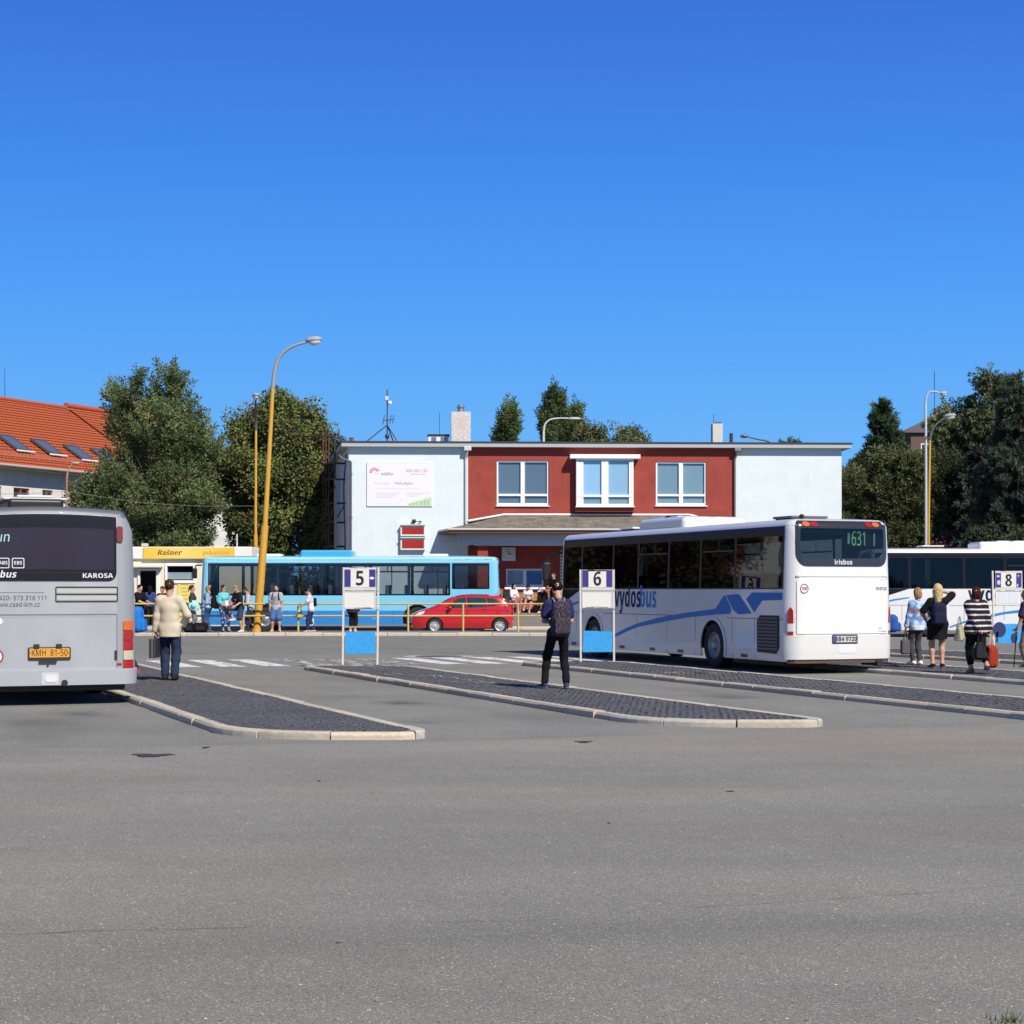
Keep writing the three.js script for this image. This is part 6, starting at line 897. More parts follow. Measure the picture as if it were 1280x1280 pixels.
// ------------------------------------------------------------------ bay signs
const rustTex = tex(512, 512, (x, y) => { const n = noise(x / 42, y / 60, 2) + 0.6 * noise(x / 11, y / 14, 8) + 0.3 * noise(x / 4, y / 4, 1), t = Math.max(0, Math.min(1, (n - 0.52) * 5)); return [236 - 105 * t, 235 - 160 * t, 230 - 190 * t]; });
const signPaint = M([0.74, 0.74, 0.72], 0.55, { map: rustTex }), boardMat = M([0.78, 0.78, 0.76], 0.5, { map: plasterTex(246, 245, 241, 0.03) }), navyMat = M([0.045, 0.035, 0.2], 0.5), rustM = M([0.2, 0.085, 0.04], 0.9), skyBlue = M([0.045, 0.36, 0.76], 0.45, { map: plasterTex(245, 248, 250, 0.06) });
function baySign(num, label, x, d, o = {}) {
  const W = 0.74, H = o.H ?? 2.06, t = thing('bay_sign', label, 'sign', [x, ISLAND_H - 0.005, -d], o.turn ?? 0);
  for (const s of [-1, 1]) { const g = box(0.045, H, 0.045, s * W / 2, 0, 0, 0.008); const lo = o.lean ?? 0; part('post', g.applyMatrix4(new THREE.Matrix4().makeShear(0, 0, lo, 0, 0, 0)), signPaint, t); part('foot', box(0.1, 0.012, 0.1, s * W / 2, 0, 0), rustM, t); }
  const bar = (y, h = 0.04, m = signPaint) => box(W - 0.047, h, 0.04, 0, y, 0, 0.006);
  for (const b of [bar(H - 0.045), bar(1.6, 0.06), bar(1.2)]) part('bar', b, signPaint, t); if (o.lowBar) part('bar', bar(o.lowBar, 0.035), M([0.45, 0.33, 0.25], 0.9, { map: rustTex }), t);
  const hp = part('header_panel', box(W - 0.06, 0.39, 0.016, 0, 1.665, 0.012, 0.003), boardMat, t);
  part('blue_field', merge(box(0.135, 0.37, 0.004, -0.265, 1.675, 0.0215), box(0.135, 0.37, 0.004, 0.265, 1.675, 0.0215)), navyMat, hp);
  const g = new THREE.ExtrudeGeometry(font.generateShapes(num, 0.31), { depth: 0.004, bevelEnabled: false, curveSegments: 8 }); g.computeBoundingBox(); const b = g.boundingBox; g.translate(-(b.max.x + b.min.x) / 2, 1.86 - (b.max.y + b.min.y) / 2, 0.02).scale(0.82, 1, 1); part('number', g, M([0.012, 0.014, 0.018], 0.5), hp);
  if (o.sticker) part('sticker', new THREE.ShapeGeometry(circle(0.255, 1.86, 0.05, 0.028)).translate(0, 0, 0.0245), M([0.7, 0.74, 0.8], 0.5), hp); if (o.emblem) part('sticker', merge(new THREE.ShapeGeometry([circle(-0.27, 1.96, 0.04, 0.028), circle(-0.255, 1.8, 0.045, 0.06)]).translate(0, 0, 0.0245), new THREE.ShapeGeometry([circle(0.25, 1.97, 0.02), roundRect(0.21, 1.69, 0.245, 1.76, 0.005)]).translate(0, 0, 0.0245)), M([0.6, 0.55, 0.75], 0.5), hp);
  const tb = part('timetable_board', box(W - 0.06, 0.37, 0.018, 0, 1.22, 0.01, 0.004), boardMat, t); part('frame', merge(box(W - 0.06, 0.018, 0.012, 0, 1.572, 0.024), box(0.018, 0.34, 0.012, W / 2 - 0.04, 1.23, 0.024), box(0.018, 0.34, 0.012, -W / 2 + 0.04, 1.23, 0.024)), signPaint, tb);
  if (o.paper) part('timetable', merge(box(0.24, 0.28, 0.003, -0.15, 1.26, 0.022), box(0.24, 0.28, 0.003, 0.13, 1.26, 0.022)), M([0.62, 0.68, 0.74], 0.7), tb);
  else part('stain', merge(...[0, 1, 2].map((i) => box(rr(0.1, 0.22), 0.012, 0.003, rr(-0.2, 0.2), 1.21 + i * 0.006, 0.0215))), rustM, tb);
  const [y0, y1, sk] = o.panel; const pg = extrude(poly([[-W / 2 + 0.045, y0], [W / 2 - 0.04, y0 + sk * 0.25], [W / 2 - 0.04, y1 - sk], [-W / 2 + 0.06, y1]]), 0.012, 0.003); part('blue_panel', pg.translate(0, 0, 0.01), skyBlue, t);
  if (o.blobs) part('pattern', merge(new THREE.ShapeGeometry([circle(-0.24, y0 + 0.35, 0.17, 0.2), roundRect(-0.32, y0 + 0.02, -0.27, y0 + 0.3, 0.01), circle(0.14, y0 + 0.13, 0.09, 0.13)], 14).translate(0, 0, 0.0265)), M([0.02, 0.035, 0.13], 0.5), t);
  part('rust_patch', merge(box(0.048, 0.02, 0.048, W / 2, 1.17, 0), box(0.048, 0.016, 0.048, W / 2, 1.58, 0), box(0.1, 0.012, 0.042, 0.06, 1.196, 0), box(0.14, 0.01, 0.042, -0.14, H - 0.012, 0)), rustM, t);
  return t;
}
{
  const [x5, d5] = groundAt(450, 831.3, ISLAND_H), [x6, d6] = groundAt(746.7, 827.4, ISLAND_H);
  baySign('5', 'white framed bay sign reading 5 with blue panel below', x5, d5, { panel: [0.24, 0.71, 0], lowBar: 0.8, sticker: true, lean: 0.012, H: 2.09 });
  baySign('6', 'white framed bay sign reading 6 with crooked blue panel, in front of the white coach', x6, d6, { panel: [0.22, 0.7, 0.02], lean: -0.004 });
  baySign('8', 'white framed bay sign reading 8 with spotted blue panel at the right edge', (1260.5 - 640) / 2250 * 46.5, 46.5, { panel: [0.23, 0.73, 0], emblem: true, paper: true, blobs: true, lean: -0.02, H: 2.1 });
}
{ // yellow railing on the far pavement
  const o = thing('railing', 'yellow tube railing along the far pavement in front of the bus and car', 'railing', [0, 0.12, -67]), ym = M([0.62, 0.5, 0.17], 0.5, { map: rustTex }), X = (u) => (u - 640) / 2250 * 67;
  for (let u = 98; u < 790; u += 68.7) part('post', cyl(V(X(u), 0, 0), V(X(u), 1.06, 0), 0.04, 0.04, 8), ym, o);
  for (const h of [0.6, 1.05]) part('rail', cyl(V(X(98), h, 0), V(X(785), h, 0), 0.034, 0.034, 8), ym, o);
}

// ------------------------------------------------------------------ people: a distance field of tapered bones, meshed as one surface
function netGeometry(prims, k, cell, post) {
  const mn = [1e9, 1e9, 1e9], mx = [-1e9, -1e9, -1e9];
  for (const p of prims) if (!p.cut) for (let c = 0; c < 3; c++) { const r = Math.max(p.ra, p.rb) + cell * 2.5 + k * 0.3; mn[c] = Math.min(mn[c], p.a[c] - r, p.b[c] - r); mx[c] = Math.max(mx[c], p.a[c] + r, p.b[c] + r); }
  const n = [0, 1, 2].map((c) => Math.ceil((mx[c] - mn[c]) / cell) + 1), [nx, ny, nz] = n, f = new Float32Array(nx * ny * nz).fill(1);
  for (const p of prims) {
    const [ax, ay, az] = p.a, dx = p.b[0] - ax, dy = p.b[1] - ay, dz = p.b[2] - az, L2 = dx * dx + dy * dy + dz * dz || 1e-9, [sx, sy, sz] = p.s ?? [1, 1, 1], R = Math.max(p.ra, p.rb) + k + cell * 3, kk = p.k ?? k;
    const lo = [0, 1, 2].map((c) => Math.max(0, Math.floor((Math.min(p.a[c], p.b[c]) - R - mn[c]) / cell))), hi = [0, 1, 2].map((c) => Math.min(n[c] - 1, Math.ceil((Math.max(p.a[c], p.b[c]) + R - mn[c]) / cell)));
    for (let z = lo[2]; z <= hi[2]; z++) for (let y = lo[1]; y <= hi[1]; y++) for (let x = lo[0]; x <= hi[0]; x++) {
      const px = mn[0] + x * cell - ax, py = mn[1] + y * cell - ay, pz = mn[2] + z * cell - az, t = Math.max(0, Math.min(1, (px * dx + py * dy + pz * dz) / L2));
      const ex = (px - t * dx) * sx, ey = (py - t * dy) * sy, ez = (pz - t * dz) * sz, d = Math.sqrt(ex * ex + ey * ey + ez * ez) - (p.ra + (p.rb - p.ra) * t), i = (z * ny + y) * nx + x, o = f[i];
      if (p.cut) { const h = Math.max(kk - Math.abs(-d - o), 0) / kk; f[i] = Math.max(o, -d) + h * h * kk / 4; } else { const h = Math.max(kk - Math.abs(d - o), 0) / kk; f[i] = Math.min(o, d) - h * h * kk / 4; }
    }
  }
  if (post) for (let z = 0, i = 0; z < nz; z++) for (let y = 0; y < ny; y++) for (let x = 0; x < nx; x++, i++) if (Math.abs(f[i]) < 0.2 || post.all) f[i] = post(f[i], mn[0] + x * cell, mn[1] + y * cell, mn[2] + z * cell);
  const id = new Int32Array(nx * ny * nz).fill(-1), pos = [], idx = [], co = [0, 1, nx, nx + 1, nx * ny, nx * ny + 1, nx * ny + nx, nx * ny + nx + 1], ed = [[0, 1], [2, 3], [4, 5], [6, 7], [0, 2], [1, 3], [4, 6], [5, 7], [0, 4], [1, 5], [2, 6], [3, 7]];
  for (let z = 0; z < nz - 1; z++) for (let y = 0; y < ny - 1; y++) for (let x = 0; x < nx - 1; x++) {
    const i = (z * ny + y) * nx + x; let m = 0; for (let c = 0; c < 8; c++) if (f[i + co[c]] < 0) m |= 1 << c; if (m === 0 || m === 255) continue;
    let qx = 0, qy = 0, qz = 0, q = 0; for (const [a, b] of ed) { if (((m >> a) & 1) === ((m >> b) & 1)) continue; const fa = f[i + co[a]], t = fa / (fa - f[i + co[b]]); qx += (a & 1) + ((b & 1) - (a & 1)) * t; qy += ((a >> 1) & 1) + (((b >> 1) & 1) - ((a >> 1) & 1)) * t; qz += (a >> 2) + ((b >> 2) - (a >> 2)) * t; q++; }
    id[i] = pos.length / 3; pos.push(mn[0] + (x + qx / q) * cell, mn[1] + (y + qy / q) * cell, mn[2] + (z + qz / q) * cell);
  }
  const st = [1, nx, nx * ny];
  for (let z = 1; z < nz - 1; z++) for (let y = 1; y < ny - 1; y++) for (let x = 1; x < nx - 1; x++) {
    const i = (z * ny + y) * nx + x;
    for (let a = 0; a < 3; a++) { const s0 = f[i] < 0, s1 = f[i + st[a]] < 0; if (s0 === s1) continue; const u = st[(a + 1) % 3], v = st[(a + 2) % 3], A = id[i], B = id[i - u], C = id[i - u - v], D = id[i - v]; if (A < 0 || B < 0 || C < 0 || D < 0) continue; if (s0) idx.push(A, B, C, A, C, D); else idx.push(A, C, B, A, D, C); }
  }
  const g = new THREE.BufferGeometry(); g.setAttribute('position', new THREE.Float32BufferAttribute(pos, 3)); g.setIndex(idx); g.computeVertexNormals(); return g;
}
const B3 = (a, b, ra, rb = ra, o = {}) => ({ a, b, ra, rb, ...o });
function painted(g, fn) { const P = g.attributes.position, c = new Float32Array(P.count * 3); for (let i = 0; i < P.count; i++) { const q = fn(P.getX(i), P.getY(i), P.getZ(i)); c[i * 3] = q[0]; c[i * 3 + 1] = q[1]; c[i * 3 + 2] = q[2]; } g.setAttribute('color', new THREE.BufferAttribute(c, 3)); return g; }
const headBones = [B3([0, 0.03, -0.012], [0, 0.035, -0.02], 0.083, 0.083, { s: [1.1, 0.95, 0.9] }), B3([0, -0.02, 0.02], [0, -0.05, 0.025], 0.064, 0.055), B3([0, -0.07, 0.04], [0, -0.088, 0.05], 0.036, 0.026), B3([-0.045, -0.05, 0.0], [0.045, -0.05, 0.0], 0.03, 0.03), B3([0, 0.028, 0.078], [0, -0.018, 0.102], 0.008, 0.014, { k: 0.012 }), B3([-0.014, -0.022, 0.088], [0.014, -0.022, 0.088], 0.009, 0.009, { k: 0.01 }), B3([-0.04, 0.04, 0.07], [0.04, 0.04, 0.07], 0.011, 0.011, { k: 0.02 }), B3([-0.02, -0.048, 0.082], [0.02, -0.048, 0.082], 0.008, 0.008, { k: 0.012 }), ...[-1, 1].map((s) => B3([s * 0.08, 0.02, -0.012], [s * 0.083, -0.025, -0.004], 0.016, 0.011, { s: [2, 1, 1], k: 0.01 })), ...[-1, 1].map((s) => B3([s * 0.032, 0.018, 0.092], [s * 0.034, 0.018, 0.09], 0.014, 0.014, { cut: true, k: 0.016 })), ...[-1, 1].map((s) => B3([s * 0.032, 0.017, 0.073], [s * 0.032, 0.017, 0.074], 0.0125, 0.0125, { k: 0.003 })), B3([0, -0.08, -0.015], [0, -0.16, -0.03], 0.052, 0.055)];
const faceTone = (x, y, z) => { const ax = Math.abs(x); if (z > 0.06 && Math.hypot(ax - 0.032, y - 0.017) < 0.006) return [0.05, 0.05, 0.05]; if (z > 0.06 && Math.hypot((ax - 0.032) * 0.75, y - 0.017) < 0.0085) return [1.25, 1.5, 1.7]; if (z > 0.05 && ax > 0.014 && ax < 0.052 && Math.abs(y - 0.041 + ax * 0.05) < 0.005) return [0.25, 0.22, 0.2]; if (z > 0.06 && ax < 0.026 && Math.abs(y + 0.048) < 0.0065) return [0.8, 0.55, 0.55]; return [1, 1, 1]; };
const headCache = {}, handCache = {};
const headGeo = (cell) => headCache[cell] ??= painted(netGeometry(headBones, 0.03, cell), faceTone);
function handGeo(cell, grip) {                                                   // wrist at the origin, fingers down -y, palm towards -x, thumb towards +z
  return handCache[cell + '' + grip] ??= (() => {
    const P = [B3([0, 0.01, 0], [0, -0.03, 0], 0.024, 0.024, { s: [1.25, 1, 1] }), B3([0, -0.035, 0.018], [0, -0.08, 0.026], 0.014, 0.012, { s: [1.1, 1, 1] }), B3([0, -0.035, -0.014], [0, -0.078, -0.024], 0.014, 0.012, { s: [1.1, 1, 1] }), B3([0, -0.03, 0], [0, -0.082, 0.002], 0.016, 0.014, { s: [1.1, 1, 1] })];
    const c = grip ? [0.9, 1.5, 1.2] : [0.25, 0.4, 0.3];
    [[0.028, 0.04, 0.0085], [0.0095, 0.044, 0.009], [-0.0095, 0.041, 0.0085], [-0.027, 0.033, 0.0075]].forEach(([z, l, r], i) => { let a = [0, -0.083 + Math.abs(z) * 0.25, z], ang = 0; for (let j = 0; j < 3; j++) { ang += c[j] * (1 + i * 0.06); const len = l * [1, 0.68, 0.52][j], b = [a[0] - Math.sin(ang) * len, a[1] - Math.cos(ang) * len, a[2] + z * 0.1]; P.push(B3(a, b, r * (1 - j * 0.08), r * (0.94 - j * 0.08), { k: 0.006 })); a = b; } });
    const t0 = [-0.006, -0.025, 0.02], t1 = [grip ? -0.03 : -0.016, -0.058, grip ? 0.03 : 0.046], t2 = [grip ? -0.045 : -0.024, grip ? -0.085 : -0.092, grip ? 0.012 : 0.05]; P.push(B3(t0, t1, 0.013, 0.0105), B3(t1, t2, 0.0105, 0.008, { k: 0.006 }));
    return painted(netGeometry(P, 0.012, cell), () => [1, 1, 1]);
  })();
}
const add = (a, b, t = 1) => [a[0] + b[0] * t, a[1] + b[1] * t, a[2] + b[2] * t], mixp = (a, b, t) => [a[0] + (b[0] - a[0]) * t, a[1] + (b[1] - a[1]) * t, a[2] + (b[2] - a[2]) * t];
function bend(a, c, l1, l2, pole) {                                              // the joint between two bones that reach from a to c
  const A = V(...a), C = V(...c), d = C.clone().sub(A), full = l1 + l2, dist = Math.min(d.length(), full * 0.999); d.normalize(); const x = (dist * dist + l1 * l1 - l2 * l2) / (2 * dist), h = Math.sqrt(Math.max(0, l1 * l1 - x * x)), p = V(...pole); p.addScaledVector(d, -p.dot(d)).normalize();
  return { mid: A.clone().addScaledVector(d, x).addScaledVector(p, h).toArray(), end: A.clone().addScaledVector(d, dist).toArray() };
}
const fabricBump = bumpFine, cloth = (c, vc) => M(c, 0.9, { vertexColors: !!vc, bumpMap: fabricBump, bumpScale: 0.002, specularIntensity: 0.4 });
const HAIR = { brown: [0.055, 0.028, 0.015], dark: [0.012, 0.009, 0.008], blond: [0.5, 0.38, 0.2], fair: [0.3, 0.19, 0.085], red: [0.05, 0.014, 0.012], grey: [0.25, 0.22, 0.2] };
function person(label, u, v, h0, o) {
  const [x0, d0] = o.at ?? groundAt(u, v, h0), H = o.H ?? 1.72, s = H / 1.75, far = d0 > 50, cell = far ? 0.02 : 0.013, w = o.bulk ?? 1, fem = o.fem ?? false;
  const t = thing('person', label, 'person', [x0, h0, -d0], (o.yaw ?? 0) * Math.PI / 180, o.group), R = (r) => r * s * w;
  const hip = o.hip ?? [0, 0.925 * s, 0], lean = o.lean ?? 0, sl = o.side ?? 0, tw = o.twist ?? 0, up = V(Math.sin(sl), Math.cos(lean) * Math.cos(sl), Math.sin(lean)).normalize().toArray(), rt = [Math.cos(tw), 0, -Math.sin(tw)];
  const waist = add(hip, up, 0.17 * s), chest = add(hip, up, 0.36 * s), neck = add(hip, up, 0.525 * s), shw = (fem ? 0.158 : 0.178) * s, hw = (fem ? 0.092 : 0.085) * s, J = { hip, waist, chest, neck, up, rt };
  const headT = V(...(o.nod ? [0, Math.cos(o.nod), Math.sin(o.nod)] : up)).lerp(V(...up), 0.3).normalize(); J.head = V(...neck).addScaledVector(headT, 0.2 * s).toArray();
  for (const [k, q] of [['L', 1], ['R', -1]]) {
    J['sh' + k] = add(add(neck, up, -0.045 * s), rt, q * shw); J['hp' + k] = add(hip, [1, 0, 0], q * hw);
    const ft = o['foot' + k] ?? [q * 0.1, 0, 0], an = [ft[0] * s, 0.085 * s + (ft[3] ?? 0), ft[1] * s]; const lg = bend(J['hp' + k], an, 0.435 * s, 0.43 * s, o['knee' + k] ?? [q * 0.12, 0, 1]); J['kn' + k] = lg.mid; J['an' + k] = lg.end; J['fy' + k] = ft[2] ?? q * 0.15;
    const hd = o['hand' + k] ?? [q * 0.24, 0.78, 0.05], am = bend(J['sh' + k], hd.map((z) => z * s), 0.285 * s, 0.255 * s, o['elbow' + k] ?? [q * 0.5, -0.2, -1]); J['el' + k] = am.mid; J['wr' + k] = am.end;
  }
  const torso = (e) => [B3(J.hpL, J.hpR, R(fem ? 0.112 : 0.1) + e, R(fem ? 0.112 : 0.1) + e, { s: [1, 1, 1.08] }), B3(add(waist, rt, -0.03 * s), add(waist, rt, 0.03 * s), R(fem ? 0.095 : 0.108) + e, R(fem ? 0.095 : 0.108) + e, { s: [1, 1, 1.15] }), B3(add(chest, rt, -0.055 * s), add(chest, rt, 0.055 * s), R(0.112) + e, R(0.112) + e, { s: [1, 1, 1.12] }), B3(mixp(J.neck, J.shL, 0.82), mixp(J.neck, J.shR, 0.82), R(0.064) + e, R(0.064) + e), B3(waist, chest, R(0.1) + e, R(0.11) + e), ...(fem ? [1, -1].map((q) => B3(add(add(chest, rt, q * 0.065 * s), [0, 0.02, 0.075 * s]), add(add(chest, rt, q * 0.065 * s), [0, 0, 0.085 * s]), R(0.055) + e, R(0.05) + e)) : [])];
  const arm = (k, f, e, e2 = e) => f <= 0.55 ? [B3(J['sh' + k], mixp(J['sh' + k], J['el' + k], f / 0.55), R(0.06) + e, R(0.052) + e2)] : [B3(J['sh' + k], J['el' + k], R(0.058) + e, R(0.043) + e), B3(J['el' + k], mixp(J['el' + k], J['wr' + k], (f - 0.55) / 0.45), R(0.043) + e, R(0.032) + e2)];
  const leg = (k, f, e, e2 = e) => f <= 0.5 ? [B3(J['hp' + k], mixp(J['hp' + k], J['kn' + k], f * 2), R(0.09) + e, R(0.075) + e2)] : [B3(J['hp' + k], J['kn' + k], R(0.09) + e, R(0.058) + e), B3(J['kn' + k], mixp(J['kn' + k], J['an' + k], 0.35 * Math.min(1, (f - 0.5) * 2 / 0.35)), R(0.056) + e, R(0.054) + e), B3(mixp(J['kn' + k], J['an' + k], 0.3 * Math.min(1, (f - 0.5) * 6)), mixp(J['kn' + k], J['an' + k], (f - 0.5) * 2), R(0.054) + e, R(0.038) + e2)];
  const toe = (k, l, dy = 0) => [J['an' + k][0] + Math.sin(J['fy' + k]) * l * s, J['an' + k][1] - 0.052 * s + dy, J['an' + k][2] + Math.cos(J['fy' + k]) * l * s];
  const skin = o.skin ?? [0.46, 0.26, 0.18], bones = [...torso(-0.004), B3(J.neck, V(...J.neck).addScaledVector(headT, 0.12 * s).toArray(), R(0.054), R(0.05))];
  for (const k of ['L', 'R']) bones.push(...arm(k, 1, 0), ...leg(k, 1, 0), B3(J['an' + k], toe(k, 0.13), R(0.036), R(0.028)));
  const place = (g, p, q, sc) => { const c = g.clone().applyMatrix4(new THREE.Matrix4().compose(V(...p), q, V(sc, sc, Math.abs(sc)))); return c; };
  const fc = far ? 0.0085 : 0.0055, HQ = new THREE.Quaternion().setFromEuler(new THREE.Euler(o.nod ?? lean * 0.5, o.turn ?? 0, o.tilt ?? 0, 'YXZ')), geos = [painted(netGeometry(bones, 0.045, cell), () => [1, 1, 1]), place(headGeo(fc), J.head, HQ, s)];
  for (const [k, q] of [['L', 1], ['R', -1]]) {
    const dir = V(...J['wr' + k]).sub(V(...J['el' + k])).normalize(), y = dir.clone().negate(), z = V(...(o['thumb' + k] ?? [-q * 0.25, 0.35, 1])); z.addScaledVector(y, -z.dot(y)).normalize(); const x = V().crossVectors(y, z), m = new THREE.Matrix4().makeBasis(x, y, z).multiply(new THREE.Matrix4().makeScale(q, 1, 1)); let g = handGeo(far ? 0.0065 : 0.0042, !!(o.grip ?? '').includes(k)).clone(); g.applyMatrix4(m.premultiply(new THREE.Matrix4().makeScale(s, s, s)).setPosition(...J['wr' + k]));
    if (q < 0) { const id = g.index.array; for (let i = 0; i < id.length; i += 3) { const tt = id[i]; id[i] = id[i + 1]; id[i + 1] = tt; } } geos.push(g);
  }
  const body = mergeGeometries(geos.map((g) => { const c = g.clone(); c.deleteAttribute('uv'); return c; })); body.computeVertexNormals(); part('body', body, M(skin, 0.6, { vertexColors: true }), t);
  const uvs = (g) => { const P = g.attributes.position, a = new Float32Array(P.count * 2); for (let i = 0; i < P.count; i++) { a[i * 2] = P.getX(i) * 3 + P.getZ(i); a[i * 2 + 1] = P.getY(i) * 3; } g.setAttribute('uv', new THREE.BufferAttribute(a, 2)); return g; };
  const ns = x0 * 3.1 + d0, fold = (amp, f) => (d, x, y, z) => d + amp * (noise(x * f + ns, y * f * 0.6, z * f) + 0.5 * noise(x * f * 2.3, y * f * 1.6 + ns, z * f * 2.3));
  const wear = (name, prims, k, c, cut, amp = 0.009, freq = 9, pat) => { const fo = fold(amp, freq), g = uvs(netGeometry(prims, k, cell, (d, x, y, z) => { const e = fo(d, x, y, z); return cut ? Math.max(e, cut(x, y, z)) : e; })); if (pat) painted(g, pat); return part(name, g, cloth(pat ? [1, 1, 1] : c, pat), t); };
  if (o.bottom) { const b = o.bottom, e = b.loose ?? 0.014; if (b.skirt !== undefined) wear(b.name, [...torso(0.012).slice(0, 2), B3(J.hip, [hip[0], b.skirt * s, hip[2]], R(0.13), R(0.15), { s: [0.88, 1, 1.05] }), ...['L', 'R'].flatMap((k) => leg(k, 0.42, 0.03))], 0.06, b.c, (x, y) => Math.max(b.skirt * s + 0.01 * Math.sin(x * 30) - y, y - hip[1] - 0.16 * s), 0.008); else wear(b.name, [...torso(0.01).slice(0, 1), ...['L', 'R'].flatMap((k) => leg(k, b.len ?? 0.97, e, b.cuff ?? e + 0.008))], 0.04, b.c, (x, y) => hip[1] < 0.7 ? -1 : y - hip[1] - 0.12 * s, b.fold ?? 0.01, 11, b.pat); }
  if (o.top) { const b = o.top, e = b.loose ?? 0.016, hem = (b.hem ?? 0.84) * s; wear(b.name, [...torso(e), ...(b.coat ? [B3(add(J.chest, J.up, 0.02), [hip[0], hem + 0.02, hip[2]], R(0.135), R(0.15), { s: [0.86, 1, 1.2] }), B3(mixp(J.neck, J.shL, 0.95), mixp(J.neck, J.shR, 0.95), R(0.062) + e, R(0.062) + e)] : []), ...(b.hem !== undefined && b.hem < 0.86 ? [B3(J.hip, add(J.hip, [0, hem - hip[1] - 0.02, 0]), R(0.125) + e, R(0.135) + e, { s: [0.86, 1, 1.15] })] : []), ...['L', 'R'].flatMap((k) => arm(k, b.sleeve ?? 0.3, e, e + (b.sleeve > 0.6 ? 0.006 : 0.012)))], 0.04, b.c, (x, y) => hip[1] < 0.7 ? -1 : hem - y, b.fold ?? 0.008, 8, b.pat); if (b.collar) part('collar', new THREE.TorusGeometry(0.068 * s, 0.02, 8, 18).rotateX(Math.PI / 2 - 0.25).translate(J.neck[0], J.neck[1] + 0.03 * s, J.neck[2]), cloth(b.c), t); }
  if (o.open) wear('top', torso(0.008), 0.04, o.open, (x, y, z) => Math.max(0.9 * s - y, 0.02 - z), 0.004);
  const sh = o.shoes ?? { c: [0.03, 0.03, 0.03] };
  for (const k of ['L', 'R']) { const e = sh.c2 && k === 'R' ? sh.c2 : sh.c, g = uvs(netGeometry([B3(toe(k, -0.045, 0.008), toe(k, 0.07, 0.004), R(0.043), R(0.044), { s: [1, 1.1, 1] }), B3(toe(k, 0.07), toe(k, 0.165, -0.004), R(0.042), R(0.036), { s: [1, 1.25, 1] }), B3(J['an' + k], toe(k, -0.02, 0.02), R(0.046), R(0.046))], 0.03, far ? 0.015 : 0.009, (d, x, y) => Math.max(d, J['an' + k][1] - 0.084 * s - y, y - J['an' + k][1] - 0.015))), so = sh.sole ?? [0.5, 0.5, 0.5]; painted(g, (x, y) => y < J['an' + k][1] - 0.058 * s ? so : e); part('shoe', g, cloth([1, 1, 1], true), t); }
  if (o.hair) {
    const hc = HAIR[o.hair.c], A = (p) => V(...p).multiplyScalar(s).applyQuaternion(HQ).add(V(...J.head)).toArray(), P = [B3(A([0, 0.045, -0.018]), A([0, 0.03, -0.025]), 0.094 * s, 0.09 * s, { s: [1.06, 1, 1] })], st = o.hair.style;
    if (st === 'long') P.push(B3(A([0, 0.0, -0.05]), add(A([0, -0.2, -0.075]), [0, -0.05, 0]), 0.085 * s, 0.06 * s), B3(A([0.06, 0, -0.03]), A([0.075, -0.2, -0.03]), 0.05 * s, 0.035 * s), B3(A([-0.06, 0, -0.03]), A([-0.075, -0.2, -0.03]), 0.05 * s, 0.035 * s)); if (st === 'bob') P.push(B3(A([0.06, 0, -0.03]), A([0.074, -0.06, -0.03]), 0.045 * s, 0.032 * s), B3(A([-0.06, 0, -0.03]), A([-0.072, -0.055, -0.025]), 0.045 * s, 0.032 * s), B3(A([0.02, -0.01, -0.065]), A([0.03, -0.075, -0.075]), 0.055 * s, 0.038 * s), B3(A([-0.02, -0.01, -0.065]), A([-0.03, -0.07, -0.08]), 0.055 * s, 0.038 * s)); if (st === 'tail') P.push(B3(A([0, 0.06, -0.1]), A([0, -0.11, -0.15]), 0.035 * s, 0.02 * s)); if (st === 'bun') P.push(B3(A([0, 0.09, -0.09]), A([0, 0.1, -0.1]), 0.045 * s, 0.045 * s));
    P.push(B3(A([0, -0.03, 0.1]), A([0, 0.02, 0.1]), 0.072 * s, 0.066 * s, { cut: true, k: 0.02 }), B3(A([0, -0.09, 0.05]), A([0, -0.06, 0.06]), 0.07 * s, 0.07 * s, { cut: true, k: 0.02 })); if (st !== 'long' && st !== 'bob') P.push(...[1, -1].map((q) => B3(A([q * 0.1, -0.03, 0.01]), A([q * 0.1, -0.05, 0.0]), 0.04 * s, 0.04 * s, { cut: true, k: 0.02 })), B3(A([0, -0.135, -0.06]), A([0, -0.15, -0.1]), 0.042 * s, 0.05 * s, { cut: true, k: 0.02 }));
    const g = uvs(netGeometry(P, 0.03, far ? 0.011 : 0.007, (d, x, y, z) => d + (st === 'messy' ? 0.016 : 0.011) * noise(x * 34 + ns, y * 14, z * 34) + 0.008 * noise(x * 90, y * 30, z * 90))); part('hair', painted(g, (x, y, z) => { const b = 1 + 0.35 * noise(x * 110 + ns, y * 12, z * 110); return hc.map((q) => q * b); }), M(1, 1, { vertexColors: true, specularIntensity: 0.12 }), t);
  }
  if (o.cap) part('cap', merge(new THREE.SphereGeometry(0.1 * s, 16, 8, 0, 6.3, 0, 1.5).translate(0, 0.035, -0.01), box(0.13, 0.01, 0.1, 0, 0.035, 0.12)).applyQuaternion(HQ).translate(...J.head), cloth(o.cap), t);
  if (o.glasses) part('sunglasses', merge(...[-1, 1].map((q) => ball(q * 0.033, 0.017, 0.088, 0.024, 0.02, 0.01, 8)), box(0.15, 0.006, 0.006, 0, 0.02, 0.088), ...[-1, 1].map((q) => box(0.005, 0.006, 0.1, q * 0.077, 0.02, 0.04))).applyQuaternion(HQ).translate(...J.head), MM.black, t);
  return { t, J, s, ns };
}
